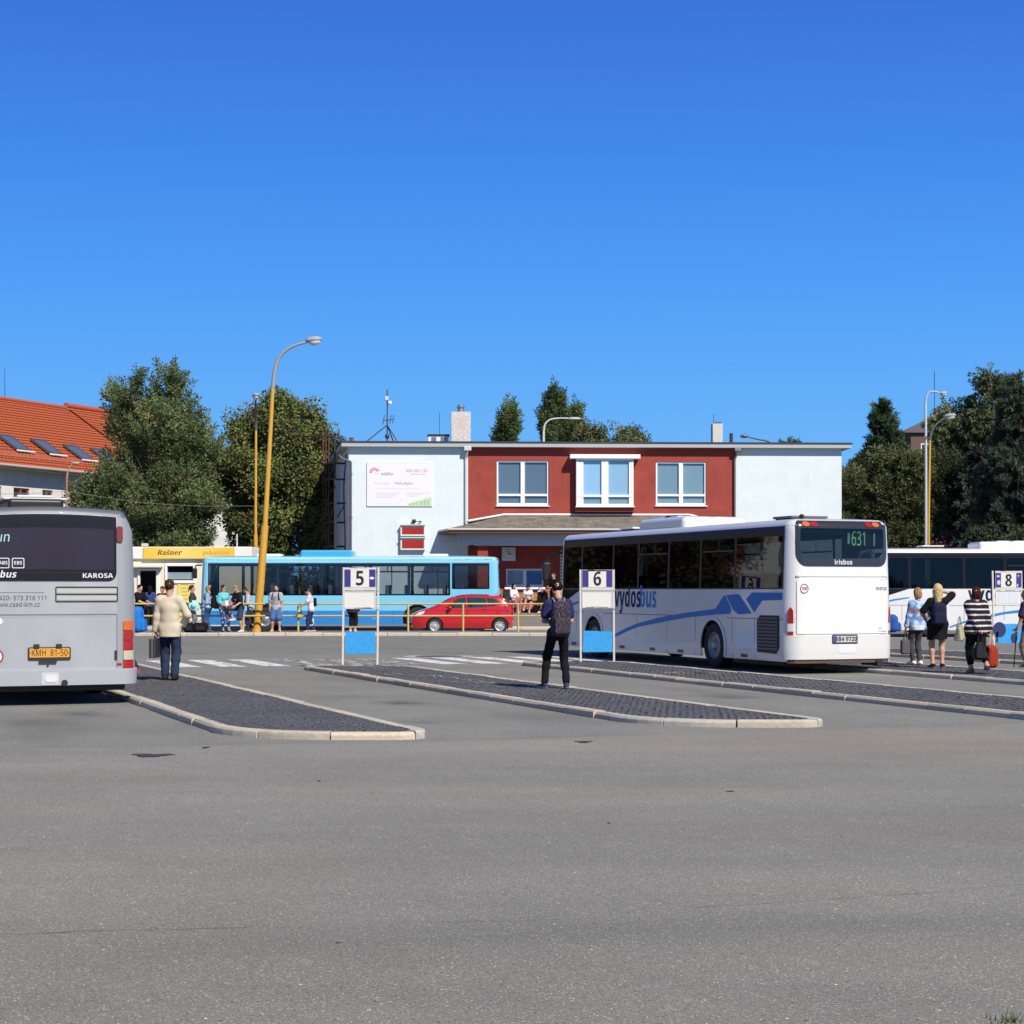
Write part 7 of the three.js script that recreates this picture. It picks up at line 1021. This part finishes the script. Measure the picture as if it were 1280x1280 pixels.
// things people wear on the back, hold or set down; each is placed in the frame of the person who has it
function withPerson(p, name, label, category) { const o = thing(name, label, category, p.t.position.toArray(), p.t.rotation.y); return o; }
function backpack(p, label, c, { w = 0.31, h = 0.46, d = 0.17, drop = 0, pat, strap = c } = {}) {
  const o = withPerson(p, 'backpack', label, 'backpack'), { J } = p, back = add(add(J.chest, J.up, -0.02 - drop), [0, 0, -0.135 * p.s - d / 2]), m = pat ? M(1, 0.85, { map: pat, bumpMap: bumpFine, bumpScale: 0.003 }) : cloth(c);
  const shape = (W, H, D, r, x, y, z) => { const g = new RoundedBoxGeometry(W, H, D, 6, r), q = g.attributes.position; for (let i = 0; i < q.count; i++) { const Y = q.getY(i) / H, k = 1 - 0.22 * Math.max(0, Y) ** 1.5 - 0.06 * noise(q.getX(i) * 9, q.getY(i) * 9 + p.ns, q.getZ(i) * 9); q.setX(i, q.getX(i) * k); q.setZ(i, q.getZ(i) * (1 - 0.35 * Math.max(0, Y)) + 0.012 * noise(q.getX(i) * 12, q.getY(i) * 12, p.ns)); } g.computeVertexNormals(); return g.translate(back[0] + x, back[1] + y, back[2] + z); };
  part('bag', shape(w, h, d, Math.min(0.1, d * 0.48), 0, 0, 0), m, o); part('pocket', shape(w * 0.82, h * 0.48, d * 0.5, 0.04, 0, -h * 0.2, -d * 0.5), m, o); part('zip', tube([V(back[0] - w * 0.36, back[1] - h * 0.05, back[2] - d * 0.6), V(back[0], back[1] + h * 0.08, back[2] - d * 0.66), V(back[0] + w * 0.36, back[1] - h * 0.05, back[2] - d * 0.6)], 0.005, 12, 5), MM.dark, o); part('handle', new THREE.TorusGeometry(0.035, 0.009, 6, 12, Math.PI).translate(back[0], back[1] + h * 0.47, back[2] + d * 0.3), cloth(strap), o);
  for (const k of ['L', 'R']) { const s0 = mixp(J.neck, J['sh' + k], 0.55), q = k === 'L' ? 1 : -1; part('strap', new THREE.TubeGeometry(new THREE.CatmullRomCurve3([V(back[0] + q * w * 0.22, back[1] + h * 0.42, back[2] + d * 0.45), V(s0[0], s0[1] + 0.07 * p.s, s0[2] - 0.03), V(s0[0] + q * 0.01, s0[1] + 0.02, s0[2] + 0.125 * p.s), V(J.chest[0] + q * 0.13 * p.s, J.chest[1], J.chest[2] + 0.14 * p.s), V(J.waist[0] + q * 0.165 * p.s, J.waist[1] + 0.06, J.waist[2]), V(back[0] + q * w * 0.35, back[1] - h * 0.36, back[2] + d * 0.3)]), 26, 0.017, 6), cloth(strap), o); }
  return o;
}
function softBag(p, name, label, at, [w, h, d], c, { handles = true, pinch = 0.35, yaw = 0, amp = 0.03, handleC, cat = 'bag' } = {}) {   // hangs below the point at
  const o = withPerson(p, name, label, cat), g = new RoundedBoxGeometry(w, h, d, 8, Math.min(d, w, h) * 0.4), q = g.attributes.position;
  for (let i = 0; i < q.count; i++) { const Y = q.getY(i) / h + 0.5, k = 1 - pinch * Y * Y; q.setXYZ(i, q.getX(i) * k + amp * noise(q.getY(i) * 11, q.getZ(i) * 11, w * 50), q.getY(i) + amp * 0.4 * noise(q.getX(i) * 14, q.getZ(i) * 14), q.getZ(i) * k + amp * noise(q.getX(i) * 13, q.getY(i) * 13, h * 40)); }
  g.computeVertexNormals(); const hl = handles ? Math.min(0.2, h * 0.6) : 0; part('bag', g.rotateY(yaw).translate(at[0], at[1] - hl - h / 2, at[2]), cloth(c), o);
  if (handles) for (const z of [-1, 1]) part('handle', tube([V(-w * 0.2, -hl - 0.01, z * d * 0.2), V(-w * 0.1, -hl * 0.3, z * d * 0.1), V(0, 0.005, 0), V(w * 0.1, -hl * 0.3, z * d * 0.1), V(w * 0.2, -hl - 0.01, z * d * 0.2)], 0.007, 14, 5).rotateY(yaw).translate(...at), cloth(handleC ?? c), o); return o;
}
const jeans = [0.018, 0.034, 0.072], black = [0.007, 0.007, 0.009], blotch = (a, b, f, th = 0) => (x, y, z) => noise(x * f + 7, y * f, z * f) + 0.5 * noise(x * f * 2.3, y * f * 2.3 + 9, z * f * 2.3) > th ? a : b;
{ // people among the islands
  const man = person('man in beige blazer and jeans walking away with a briefcase', 212, 850, ISLAND_H, { H: 1.76, yaw: 178, footL: [0.1, 0.08, 0.1], footR: [-0.1, -0.06, -0.1, 0.005], handL: [0.27, 0.8, 0.03], handR: [-0.2, 0.97, 0.16], elbowR: [-1, -0.2, -0.5], grip: 'L', hair: { c: 'brown', style: 'short' }, top: { name: 'blazer', c: [0.56, 0.5, 0.385], sleeve: 0.97, hem: 0.76, loose: 0.024, collar: true, fold: 0.006, coat: true }, bottom: { name: 'jeans', c: jeans, loose: 0.02, cuff: 0.04, fold: 0.014 }, shoes: { c: [0.03, 0.018, 0.012], sole: [0.02, 0.018, 0.015] } });
  const bc = withPerson(man, 'briefcase', 'dark briefcase in the left hand of the man in the blazer', 'briefcase'), q = add(man.J.wrL, [0.008, -0.11, 0]); part('case', new RoundedBoxGeometry(0.115, 0.34, 0.46, 3, 0.02).translate(q[0], q[1] - 0.2, q[2]), M([0.035, 0.036, 0.04], 0.5), bc); part('rim', new RoundedBoxGeometry(0.018, 0.346, 0.466, 2, 0.008).translate(q[0], q[1] - 0.2, q[2]), MM.steel, bc); part('handle', new THREE.TorusGeometry(0.045, 0.01, 6, 14, Math.PI).rotateY(Math.PI / 2).translate(q[0], q[1] - 0.03, q[2]), MM.dark, bc);
  const kid = person('young man in navy T-shirt looking down, standing on the bay 5 island', 700, 860.5, ISLAND_H, { H: 1.74, bulk: 0.85, yaw: 190, hip: [0.03, 0.9, 0], lean: 0.04, nod: 0.5, footL: [0.24, 0.1, 0.5], footR: [-0.1, -0.03, -0.1], handL: [0.14, 1.08, 0.3], handR: [-0.12, 1.08, 0.3], grip: 'LR', elbowL: [0.35, -1, -0.25], elbowR: [-0.3, -1, -0.25], hair: { c: 'dark', style: 'short' }, top: { name: 't_shirt', c: [0.024, 0.027, 0.1], sleeve: 0.36, hem: 0.86, loose: 0.018 }, bottom: { name: 'trousers', c: black, loose: 0.016, cuff: 0.028, fold: 0.012 }, shoes: { c: [0.03, 0.045, 0.1], sole: [0.62, 0.64, 0.66] } });
  const camo = tex(256, 256, (x, y) => { const n = noise(x / 17, y / 17, 4) + 0.6 * noise(x / 7, y / 7, 1); return n > 0.34 ? [120, 96, 112] : n > 0.05 ? [26, 24, 32] : n > -0.22 ? [48, 42, 66] : [14, 13, 18]; });
  backpack(kid, 'dark speckled backpack worn by the young man in navy T-shirt', black, { w: 0.32, h: 0.57, d: 0.2, drop: 0.1, pat: camo, strap: [0.2, 0.19, 0.2] });
  const ph = withPerson(kid, 'mobile_phone', 'phone held in front of the young man in navy T-shirt', 'phone'); part('case', new RoundedBoxGeometry(0.072, 0.145, 0.009, 2, 0.004).rotateX(-0.9).translate(...add(mixp(kid.J.wrL, kid.J.wrR, 0.5), [0, 0.04, 0.09])), MM.black, ph); part('screen', box(0.062, 0.13, 0.002, 0, -0.065, 0.0055).rotateX(-0.9).rotateY(Math.PI).translate(...add(mixp(kid.J.wrL, kid.J.wrR, 0.5), [0, 0.04, 0.09])), M(0.02, 0.1), ph);
  const hid = person('person in red shoes half hidden behind the grey bus', 156.5, 843, ISLAND_H, { H: 1.66, yaw: -92, footL: [0.09, 0.14, 0], footR: [-0.09, -0.2, -0.1, 0.02], hair: { c: 'brown', style: 'short' }, top: { name: 't_shirt', c: [0.4, 0.4, 0.42], sleeve: 0.34 }, bottom: { name: 'jeans', c: [0.02, 0.024, 0.04] }, shoes: { c: [0.4, 0.02, 0.03], sole: [0.6, 0.6, 0.6] } });
  backpack(hid, 'bright blue backpack showing beside the tail lights of the grey bus', [0.02, 0.17, 0.55], { w: 0.34, h: 0.5, d: 0.22, drop: 0.16 });
  const pat = blotch([0.36, 0.52, 0.74], [0.16, 0.26, 0.52], 9, 0), wo = person('woman in light blue patterned jacket and grey leggings, carrying a dark bag', 1146.5, 831, ISLAND_H, { H: 1.62, fem: true, yaw: -152, footL: [0.07, 0.06, 0.1], footR: [-0.06, -0.02, 0], handL: [0.25, 0.8, 0.12], handR: [-0.15, 1.0, 0.22], grip: 'L', hair: { c: 'fair', style: 'bob' }, top: { name: 'jacket', sleeve: 0.95, hem: 0.8, loose: 0.022, coat: true, pat: (x, y, z) => y < 0.86 ? [0.55, 0.62, 0.7] : Math.abs(y - 1.12) < 0.1 && noise(x * 12, y * 12, z * 12) > 0.15 ? [0.3, 0.12, 0.12] : pat(x, y, z) }, bottom: { name: 'leggings', c: [0.05, 0.052, 0.058], loose: 0.008, fold: 0.005 }, shoes: { c: [0.7, 0.7, 0.68], sole: [0.7, 0.7, 0.68] } });
  softBag(wo, 'shopping_bag', 'dark grey paper bag held by the woman in the patterned jacket', add(wo.J.wrL, [0, -0.08, 0.02]), [0.24, 0.32, 0.1], [0.09, 0.085, 0.09], { pinch: 0.05, amp: 0.01 });
  const bl = person('woman with long blond hair in a short black dress, one arm raised', 1172, 835, ISLAND_H, { H: 1.7, fem: true, yaw: 176, footL: [0.1, 0, 0.3], footR: [-0.1, 0.02, -0.3], handR: [-0.1, 1.62, 0.12], elbowR: [-1, 0.1, 0.2], handL: [0.22, 1.02, 0.22], elbowL: [1, -0.6, -0.4], hair: { c: 'blond', style: 'long' }, top: { name: 'dress_top', c: black, sleeve: 0.45, hem: 0.86, loose: 0.014 }, bottom: { name: 'dress_skirt', skirt: 0.6, c: black }, shoes: { c: black, sole: [0.5, 0.5, 0.5] } });
  backpack(bl, 'navy blue backpack worn by the blond woman in black', [0.012, 0.016, 0.045], { w: 0.3, h: 0.46, d: 0.18, drop: 0.12 });
  const stripe = (x, y, z) => { const f = ((y * 9.6) % 1 + 1) % 1; return f > 0.66 ? [0.62, 0.6, 0.6] : [0.018, 0.014, 0.018]; }, sw = person('woman in black and white striped sweater walking away with bags', 1220, 842, ISLAND_H, { H: 1.63, fem: true, bulk: 1.16, yaw: 184, footL: [0.07, 0.1, 0.05], footR: [-0.16, -0.22, -0.25, 0.07], kneeR: [0, 0, 1], handL: [-0.02, 0.82, -0.2], elbowL: [1, 0.1, -0.5], handR: [-0.3, 0.82, 0.02], grip: 'LR', hair: { c: 'red', style: 'bob' }, top: { name: 'sweater', sleeve: 0.93, hem: 0.8, loose: 0.03, pat: stripe }, bottom: { name: 'trousers', c: black, len: 0.84, loose: 0.016, cuff: 0.02 }, shoes: { c: [0.24, 0.12, 0.09], c2: [0.03, 0.035, 0.05], sole: [0.1, 0.09, 0.09] } });
  softBag(sw, 'plastic_bag', 'black plastic bag dangling behind the woman in the striped sweater', add(sw.J.wrL, [-0.02, -0.05, -0.06]), [0.27, 0.34, 0.16], [0.02, 0.021, 0.025], { pinch: 0.55, amp: 0.05 });
  softBag(sw, 'shopping_bag', 'orange red shopping bag beside the woman in the striped sweater', add(sw.J.wrR, [-0.04, -0.07, 0.02]), [0.22, 0.44, 0.3], [0.3, 0.038, 0.018], { pinch: 0.08, amp: 0.02, handleC: [0.6, 0.55, 0.45] });
  softBag(sw, 'shoulder_bag', 'cream shoulder bag at the left side of the woman in stripes', [0.3, 1.1, 0.06], [0.16, 0.3, 0.26], [0.4, 0.37, 0.24], { pinch: 0.3, amp: 0.04 });
  const ed = person('person in dark purple top with a walking stick, cut by the right edge', 1285.5, 835, ISLAND_H, { H: 1.6, yaw: -118, handR: [-0.2, 0.86, 0.3], handL: [0.2, 0.85, 0.2], grip: 'R', lean: 0.08, hair: { c: 'grey', style: 'short' }, top: { name: 't_shirt', c: [0.05, 0.03, 0.06], sleeve: 0.42, hem: 0.8, loose: 0.028 }, bottom: { name: 'trousers', c: [0.2, 0.17, 0.14], loose: 0.02 }, shoes: { c: black } });
  const ws = withPerson(ed, 'walking_stick', 'thin dark walking stick at the right image edge', 'stick'), wp = add(ed.J.wrR, [0, -0.09, 0.03]); part('shaft', cyl(V(wp[0], wp[1], wp[2]), V(wp[0] - 0.02, 0.0, wp[2] + 0.06), 0.013, 0.01), MM.dark, ws); part('handle', tube([V(wp[0], wp[1] - 0.02, wp[2]), V(wp[0], wp[1] + 0.02, wp[2]), V(wp[0], wp[1] + 0.03, wp[2] + 0.04), V(wp[0], wp[1] + 0.01, wp[2] + 0.08)], 0.014, 12, 6), MM.dark, ws);
  const ch = person('child in white shoes standing behind the rear corner of the white coach', 1103, 828, ISLAND_H, { H: 1.34, yaw: -85, footL: [0.1, 0.12, 0], footR: [-0.1, -0.14, 0], hair: { c: 'brown', style: 'short' }, top: { name: 't_shirt', c: [0.3, 0.3, 0.34], sleeve: 0.35 }, bottom: { name: 'trousers', c: [0.03, 0.03, 0.04] }, shoes: { c: [0.65, 0.65, 0.65], sole: [0.7, 0.7, 0.7] } });
  backpack(ch, 'blue school backpack peeping out right of the white coach', [0.03, 0.09, 0.34], { w: 0.3, h: 0.4, d: 0.24, drop: 0.1, strap: black });
}
{ // people on the far pavement
  const PH = 0.12, far = (label, u, o) => person(label, u, 0, PH, { at: [(u - 640) / 2250 * (o.d ?? 66.75), o.d ?? 66.75], ...o }), tan = [0.5, 0.29, 0.2];
  const tm = far('bearded man in grey T-shirt and denim shorts on the far pavement', 345, { H: 1.72, bulk: 1.08, footL: [0.14, 0.02, 0.3], footR: [-0.14, 0.02, -0.3], skin: tan, hair: { c: 'brown', style: 'short' }, top: { name: 't_shirt', sleeve: 0.4, hem: 0.83, loose: 0.026, pat: (x, y, z) => z > 0.05 && Math.abs(x) < 0.12 && y > 1.05 && y < 1.35 && noise(x * 26, y * 22) > 0.08 ? [0.1, 0.1, 0.12] : [0.36, 0.36, 0.4] }, bottom: { name: 'shorts', c: [0.06, 0.13, 0.3], len: 0.47, loose: 0.03, cuff: 0.04 }, shoes: { c: [0.4, 0.34, 0.3], sole: [0.5, 0.48, 0.45] } });
  part('beard', new THREE.SphereGeometry(0.062, 12, 8).scale(1, 0.75, 0.8).translate(tm.J.head[0], tm.J.head[1] - 0.078, tm.J.head[2] + 0.035), M(HAIR.brown, 0.9), tm.t); backpack(tm, 'black backpack whose straps cross the grey T-shirt of the bearded man', black, {});
  const ww = far('woman in white top and jeans leaning towards the railing', 389, { H: 1.62, fem: true, yaw: -84, lean: 0.14, nod: 0.6, footL: [0.06, 0.12, 0], footR: [-0.06, -0.1, 0], handL: [0.12, 1.05, 0.42], handR: [-0.2, 0.76, -0.02], grip: 'R', skin: tan, hair: { c: 'dark', style: 'messy' }, top: { name: 'blouse', c: [0.62, 0.62, 0.66], sleeve: 0.33, hem: 0.82, loose: 0.024 }, bottom: { name: 'jeans', c: [0.022, 0.035, 0.09] }, shoes: { c: [0.55, 0.4, 0.35], sole: [0.6, 0.58, 0.55] } });
  softBag(ww, 'handbag', 'black handbag on the back of the woman in white', add(ww.J.waist, [-0.06, 0.26, -0.17]), [0.3, 0.32, 0.13], black, { handles: false, pinch: 0.3 }); softBag(ww, 'plastic_bag', 'pale green and white carrier bag held by the woman in white', add(ww.J.wrR, [0, -0.06, 0]), [0.34, 0.36, 0.2], [0.5, 0.6, 0.56], { pinch: 0.4, amp: 0.06 });
  const yb = thing('bag', 'small yellow bag hanging on the railing beside the woman in white', 'bag', [(374.5 - 640) / 2250 * 66.9, 0.12, -66.9]); part('pouch', new RoundedBoxGeometry(0.19, 0.26, 0.1, 4, 0.04).translate(0, 0.66, 0), cloth([0.6, 0.42, 0.04]), yb); part('strap', tube([V(-0.06, 0.78, 0), V(-0.05, 0.95, 0), V(0, 1.06, -0.06), V(0.05, 0.95, 0), V(0.06, 0.78, 0)], 0.012, 14, 5), MM.dark, yb);
  const g1 = far('girl in dark grey jacket with ponytail and pale blue hat on her arm', 240.5, { H: 1.72, fem: true, yaw: 100, footL: [0.08, 0.05, 0], footR: [-0.08, -0.05, 0], handR: [-0.2, 0.95, 0.12], handL: [0.15, 1.05, 0.25], hair: { c: 'brown', style: 'tail' }, top: { name: 'jacket', c: [0.045, 0.045, 0.05], sleeve: 0.95, hem: 0.85, loose: 0.022 }, bottom: { name: 'trousers', c: [0.17, 0.17, 0.19], loose: 0.01 }, shoes: { c: [0.3, 0.3, 0.32] } });
  const ht = withPerson(g1, 'sun_hat', 'pale turquoise round hat held by the girl in grey', 'hat'); part('brim', lathe([[0.19, 0], [0.12, 0.02], [0.1, 0.03]], 24).rotateZ(1.45).translate(-0.3, 1.0, 0.05), cloth([0.3, 0.62, 0.68]), ht); part('crown', lathe([[0.1, 0.03], [0.09, 0.1], [0, 0.12]], 20).rotateZ(1.45).translate(-0.3, 1.0, 0.05), cloth([0.32, 0.64, 0.7]), ht);
  for (const [u, l, w] of [[236, 'black bag standing on the pavement left of the girl in grey', 0.36], [250.5, 'black holdall on the pavement between two waiting girls', 0.52]]) { const b = thing('bag', l, 'bag', [(u - 640) / 2250 * 66.6, 0.12, -66.6]); part('body', new RoundedBoxGeometry(w, 0.36, 0.28, 5, 0.09).translate(0, 0.18, 0), cloth(black), b); part('handle', new THREE.TorusGeometry(0.09, 0.014, 6, 14, Math.PI).translate(0, 0.34, 0), MM.dark, b); part('pocket', new RoundedBoxGeometry(w * 0.6, 0.18, 0.06, 3, 0.025).translate(0, 0.16, 0.15), cloth([0.02, 0.02, 0.022]), b); }
  const g2 = far('girl in pale denim jacket and jeans facing left', 260.5, { H: 1.7, fem: true, yaw: -95, footL: [0.05, 0.06, 0], footR: [-0.05, -0.05, 0], handL: [0.12, 0.98, 0.2], handR: [-0.14, 1.0, 0.24], nod: 0.15, hair: { c: 'fair', style: 'bun' }, top: { name: 'denim_jacket', c: [0.28, 0.36, 0.5], sleeve: 0.95, hem: 0.92, loose: 0.02 }, bottom: { name: 'jeans', c: [0.04, 0.075, 0.17], loose: 0.008 }, shoes: { c: [0.06, 0.06, 0.08], sole: [0.3, 0.3, 0.3] } });
  backpack(g2, 'black backpack with pink trim on the girl in denim', black, { h: 0.48, drop: 0.1 }); { const pk = softBag(g2, 'handbag', 'small pink and black bag at the hip of the girl in denim', add(g2.J.hip, [-0.1, 0.2, -0.28]), [0.26, 0.24, 0.16], [0.3, 0.03, 0.12], { handles: false, pinch: 0.2 }); }
  const g3 = far('woman in turquoise cardigan and sunglasses with folder in hand', 279.5, { H: 1.72, fem: true, yaw: 35, footL: [0.16, 0.1, 0.3], footR: [-0.02, -0.02, 0], handL: [0.16, 1.02, 0.22], handR: [-0.12, 1.02, 0.24], grip: 'LR', skin: tan, turn: 0.3, glasses: true, hair: { c: 'dark', style: 'tail' }, top: { name: 'cardigan', c: [0.12, 0.48, 0.5], sleeve: 0.7, hem: 1.08, loose: 0.02 }, open: [0.66, 0.62, 0.64], bottom: { name: 'patterned_jeans', pat: blotch([0.3, 0.36, 0.46], [0.03, 0.05, 0.13], 11, 0.1), loose: 0.01 }, shoes: { c: [0.03, 0.04, 0.1] } });
  const fo = withPerson(g3, 'folder', 'red folder held by the woman in turquoise', 'folder'); part('cover', box(0.2, 0.28, 0.02, 0.12, 0.9, 0.27).rotateY(-0.2), M([0.55, 0.12, 0.12], 0.6), fo); part('paper', box(0.19, 0.2, 0.012, 0.02, 0.98, 0.29), M(0.7, 0.7), fo);
  const b1 = far('boy in black T-shirt and shorts with one foot on the railing', 300, { H: 1.74, yaw: -48, lean: 0.22, nod: 0.5, footL: [0.1, -0.02, 0.1], footR: [-0.1, 0.22, 0, 0.42], handL: [0.2, 0.98, 0.34], handR: [-0.2, 0.95, 0.36], skin: tan, hair: { c: 'fair', style: 'messy' }, top: { name: 't_shirt', sleeve: 0.42, hem: 0.84, loose: 0.03, pat: (x, y, z) => z > 0.06 && Math.abs(x + 0.02) < 0.09 && Math.abs(y - 1.2) < 0.02 ? [0.5, 0.5, 0.5] : [0.013, 0.013, 0.015] }, bottom: { name: 'shorts', c: [0.03, 0.05, 0.1], len: 0.46, loose: 0.03, cuff: 0.04 }, shoes: { c: [0.6, 0.6, 0.6], sole: [0.7, 0.7, 0.7] } });
  far('youth in pale shirt bending forward just left of the leaning lamp post', 312.5, { H: 1.66, d: 67.3, yaw: -75, lean: 0.2, nod: 0.4, footL: [0.1, 0.1, 0], footR: [-0.1, -0.1, 0], handL: [0.15, 1.02, 0.35], handR: [-0.15, 1.02, 0.35], hair: { c: 'brown', style: 'messy' }, top: { name: 'shirt', c: [0.45, 0.42, 0.42], sleeve: 0.5, loose: 0.024 }, bottom: { name: 'trousers', c: [0.03, 0.03, 0.05] }, shoes: { c: black } });
  far('person in black leaning on the railing by the kiosk door', 173, { H: 1.74, d: 67.6, yaw: 60, lean: 0.12, handL: [0.22, 1.08, 0.4], handR: [-0.1, 1.06, 0.42], skin: tan, hair: { c: 'dark', style: 'short' }, top: { name: 't_shirt', c: black, sleeve: 0.38, loose: 0.026 }, bottom: { name: 'trousers', c: [0.02, 0.02, 0.026] }, shoes: { c: [0.3, 0.3, 0.32], sole: [0.5, 0.5, 0.5] } });
  far('long-haired woman in blue top standing in the kiosk doorway', 187.5, { H: 1.72, d: 78.0, fem: true, yaw: 175, hair: { c: 'dark', style: 'long' }, top: { name: 'blouse', c: [0.03, 0.06, 0.2], sleeve: 0.5, loose: 0.02 }, bottom: { name: 'trousers', c: [0.02, 0.02, 0.024] }, shoes: { c: black } });
  far('dark-haired boy in black facing the road, half behind the man in the blazer', 203.5, { H: 1.68, d: 68, yaw: -15, nod: 0.3, handL: [0.14, 1.05, 0.25], handR: [-0.14, 1.05, 0.25], skin: tan, hair: { c: 'brown', style: 'short' }, top: { name: 'hoodie', c: black, sleeve: 0.95, loose: 0.03 }, bottom: { name: 'trousers', c: [0.02, 0.022, 0.03] }, shoes: { c: black } });
  far('person in dark clothes standing behind the bay 5 sign', 441, { H: 1.62, d: 66.8, yaw: 165, bulk: 1.05, hair: { c: 'grey', style: 'short' }, top: { name: 'jacket', c: [0.03, 0.03, 0.04], sleeve: 0.95, hem: 0.78, loose: 0.028 }, bottom: { name: 'trousers', c: black, len: 0.85 }, shoes: { c: [0.5, 0.48, 0.45], sole: [0.5, 0.48, 0.45] } });
}
{ // people at the station
  const sit = (label, u, o) => person(label, u, 0, 0.63, { at: [(u - 640) / 2250 * (o.d ?? 82.6), o.d ?? 82.6], hip: [0, 0.54, 0], footL: [0.1, 0.44, 0.1], footR: [-0.1, 0.44, -0.1], ...o });
  const a = sit('long-haired girl in white top and pink trousers sitting on the bench', 641, { H: 1.66, fem: true, yaw: 40, lean: 0.12, handL: [0.14, 0.68, 0.36], handR: [-0.12, 0.68, 0.36], hair: { c: 'dark', style: 'long' }, top: { name: 'top', c: [0.62, 0.6, 0.62], sleeve: 0.5, loose: 0.016 }, bottom: { name: 'trousers', c: [0.42, 0.12, 0.22], loose: 0.01 }, shoes: { c: [0.65, 0.65, 0.66], sole: [0.7, 0.7, 0.7] } });
  const rs = thing('rucksack', 'dark rucksack on the bench left of the long-haired girl', 'backpack', [(633 - 640) / 2250 * 82.5, 0.63, -82.5]); part('bag', new RoundedBoxGeometry(0.34, 0.5, 0.24, 5, 0.09).translate(0, 0.72, 0), cloth([0.03, 0.03, 0.035]), rs); part('pocket', new RoundedBoxGeometry(0.24, 0.22, 0.08, 4, 0.03).translate(0, 0.63, 0.13), cloth([0.04, 0.04, 0.045]), rs);
  sit('girl in white top and black shorts on the bench, bare legs crossed', 659.5, { H: 1.66, fem: true, yaw: 5, lean: 0.28, nod: 0.75, footL: [0.02, 0.5, 0], footR: [-0.24, 0.5, -0.2, 0.1], handL: [0.16, 0.7, 0.38], handR: [-0.1, 0.7, 0.4], hair: { c: 'dark', style: 'bob' }, top: { name: 'top', c: [0.64, 0.63, 0.64], sleeve: 0.2, loose: 0.016 }, bottom: { name: 'shorts', c: black, len: 0.3, loose: 0.02 }, shoes: { c: [0.6, 0.5, 0.45], sole: [0.6, 0.6, 0.6] } });
  sit('person in black with white cap crouched on the right end of the bench', 682, { H: 1.64, yaw: -35, lean: 0.6, nod: 0.9, cap: [0.6, 0.6, 0.6], footL: [0.1, 0.4, 0.1], footR: [-0.1, 0.34, -0.1], handL: [0.12, 0.45, 0.5], handR: [-0.12, 0.45, 0.5], hair: { c: 'dark', style: 'short' }, top: { name: 'hoodie', c: black, sleeve: 0.9, loose: 0.03 }, bottom: { name: 'trousers', c: black, len: 0.8 }, shoes: { c: [0.65, 0.65, 0.66], sole: [0.7, 0.7, 0.7] } });
  person('man in black with shaved head standing by the station bench', 692, 0, 0.63, { at: [(692 - 640) / 2250 * 82.2, 82.2], H: 1.82, yaw: -50, footL: [0.12, 0.05, 0.2], footR: [-0.12, -0.05, -0.1], handL: [0.1, 1.1, 0.3], handR: [-0.06, 1.14, 0.3], elbowL: [1, -0.6, -0.2], elbowR: [-1, -0.6, -0.2], hair: { c: 'brown', style: 'short' }, top: { name: 't_shirt', c: black, sleeve: 0.4, loose: 0.026 }, bottom: { name: 'trousers', c: [0.014, 0.014, 0.018] }, shoes: { c: black } });
}

scene.updateMatrixWorld(true);
renderer.render(scene, camera);
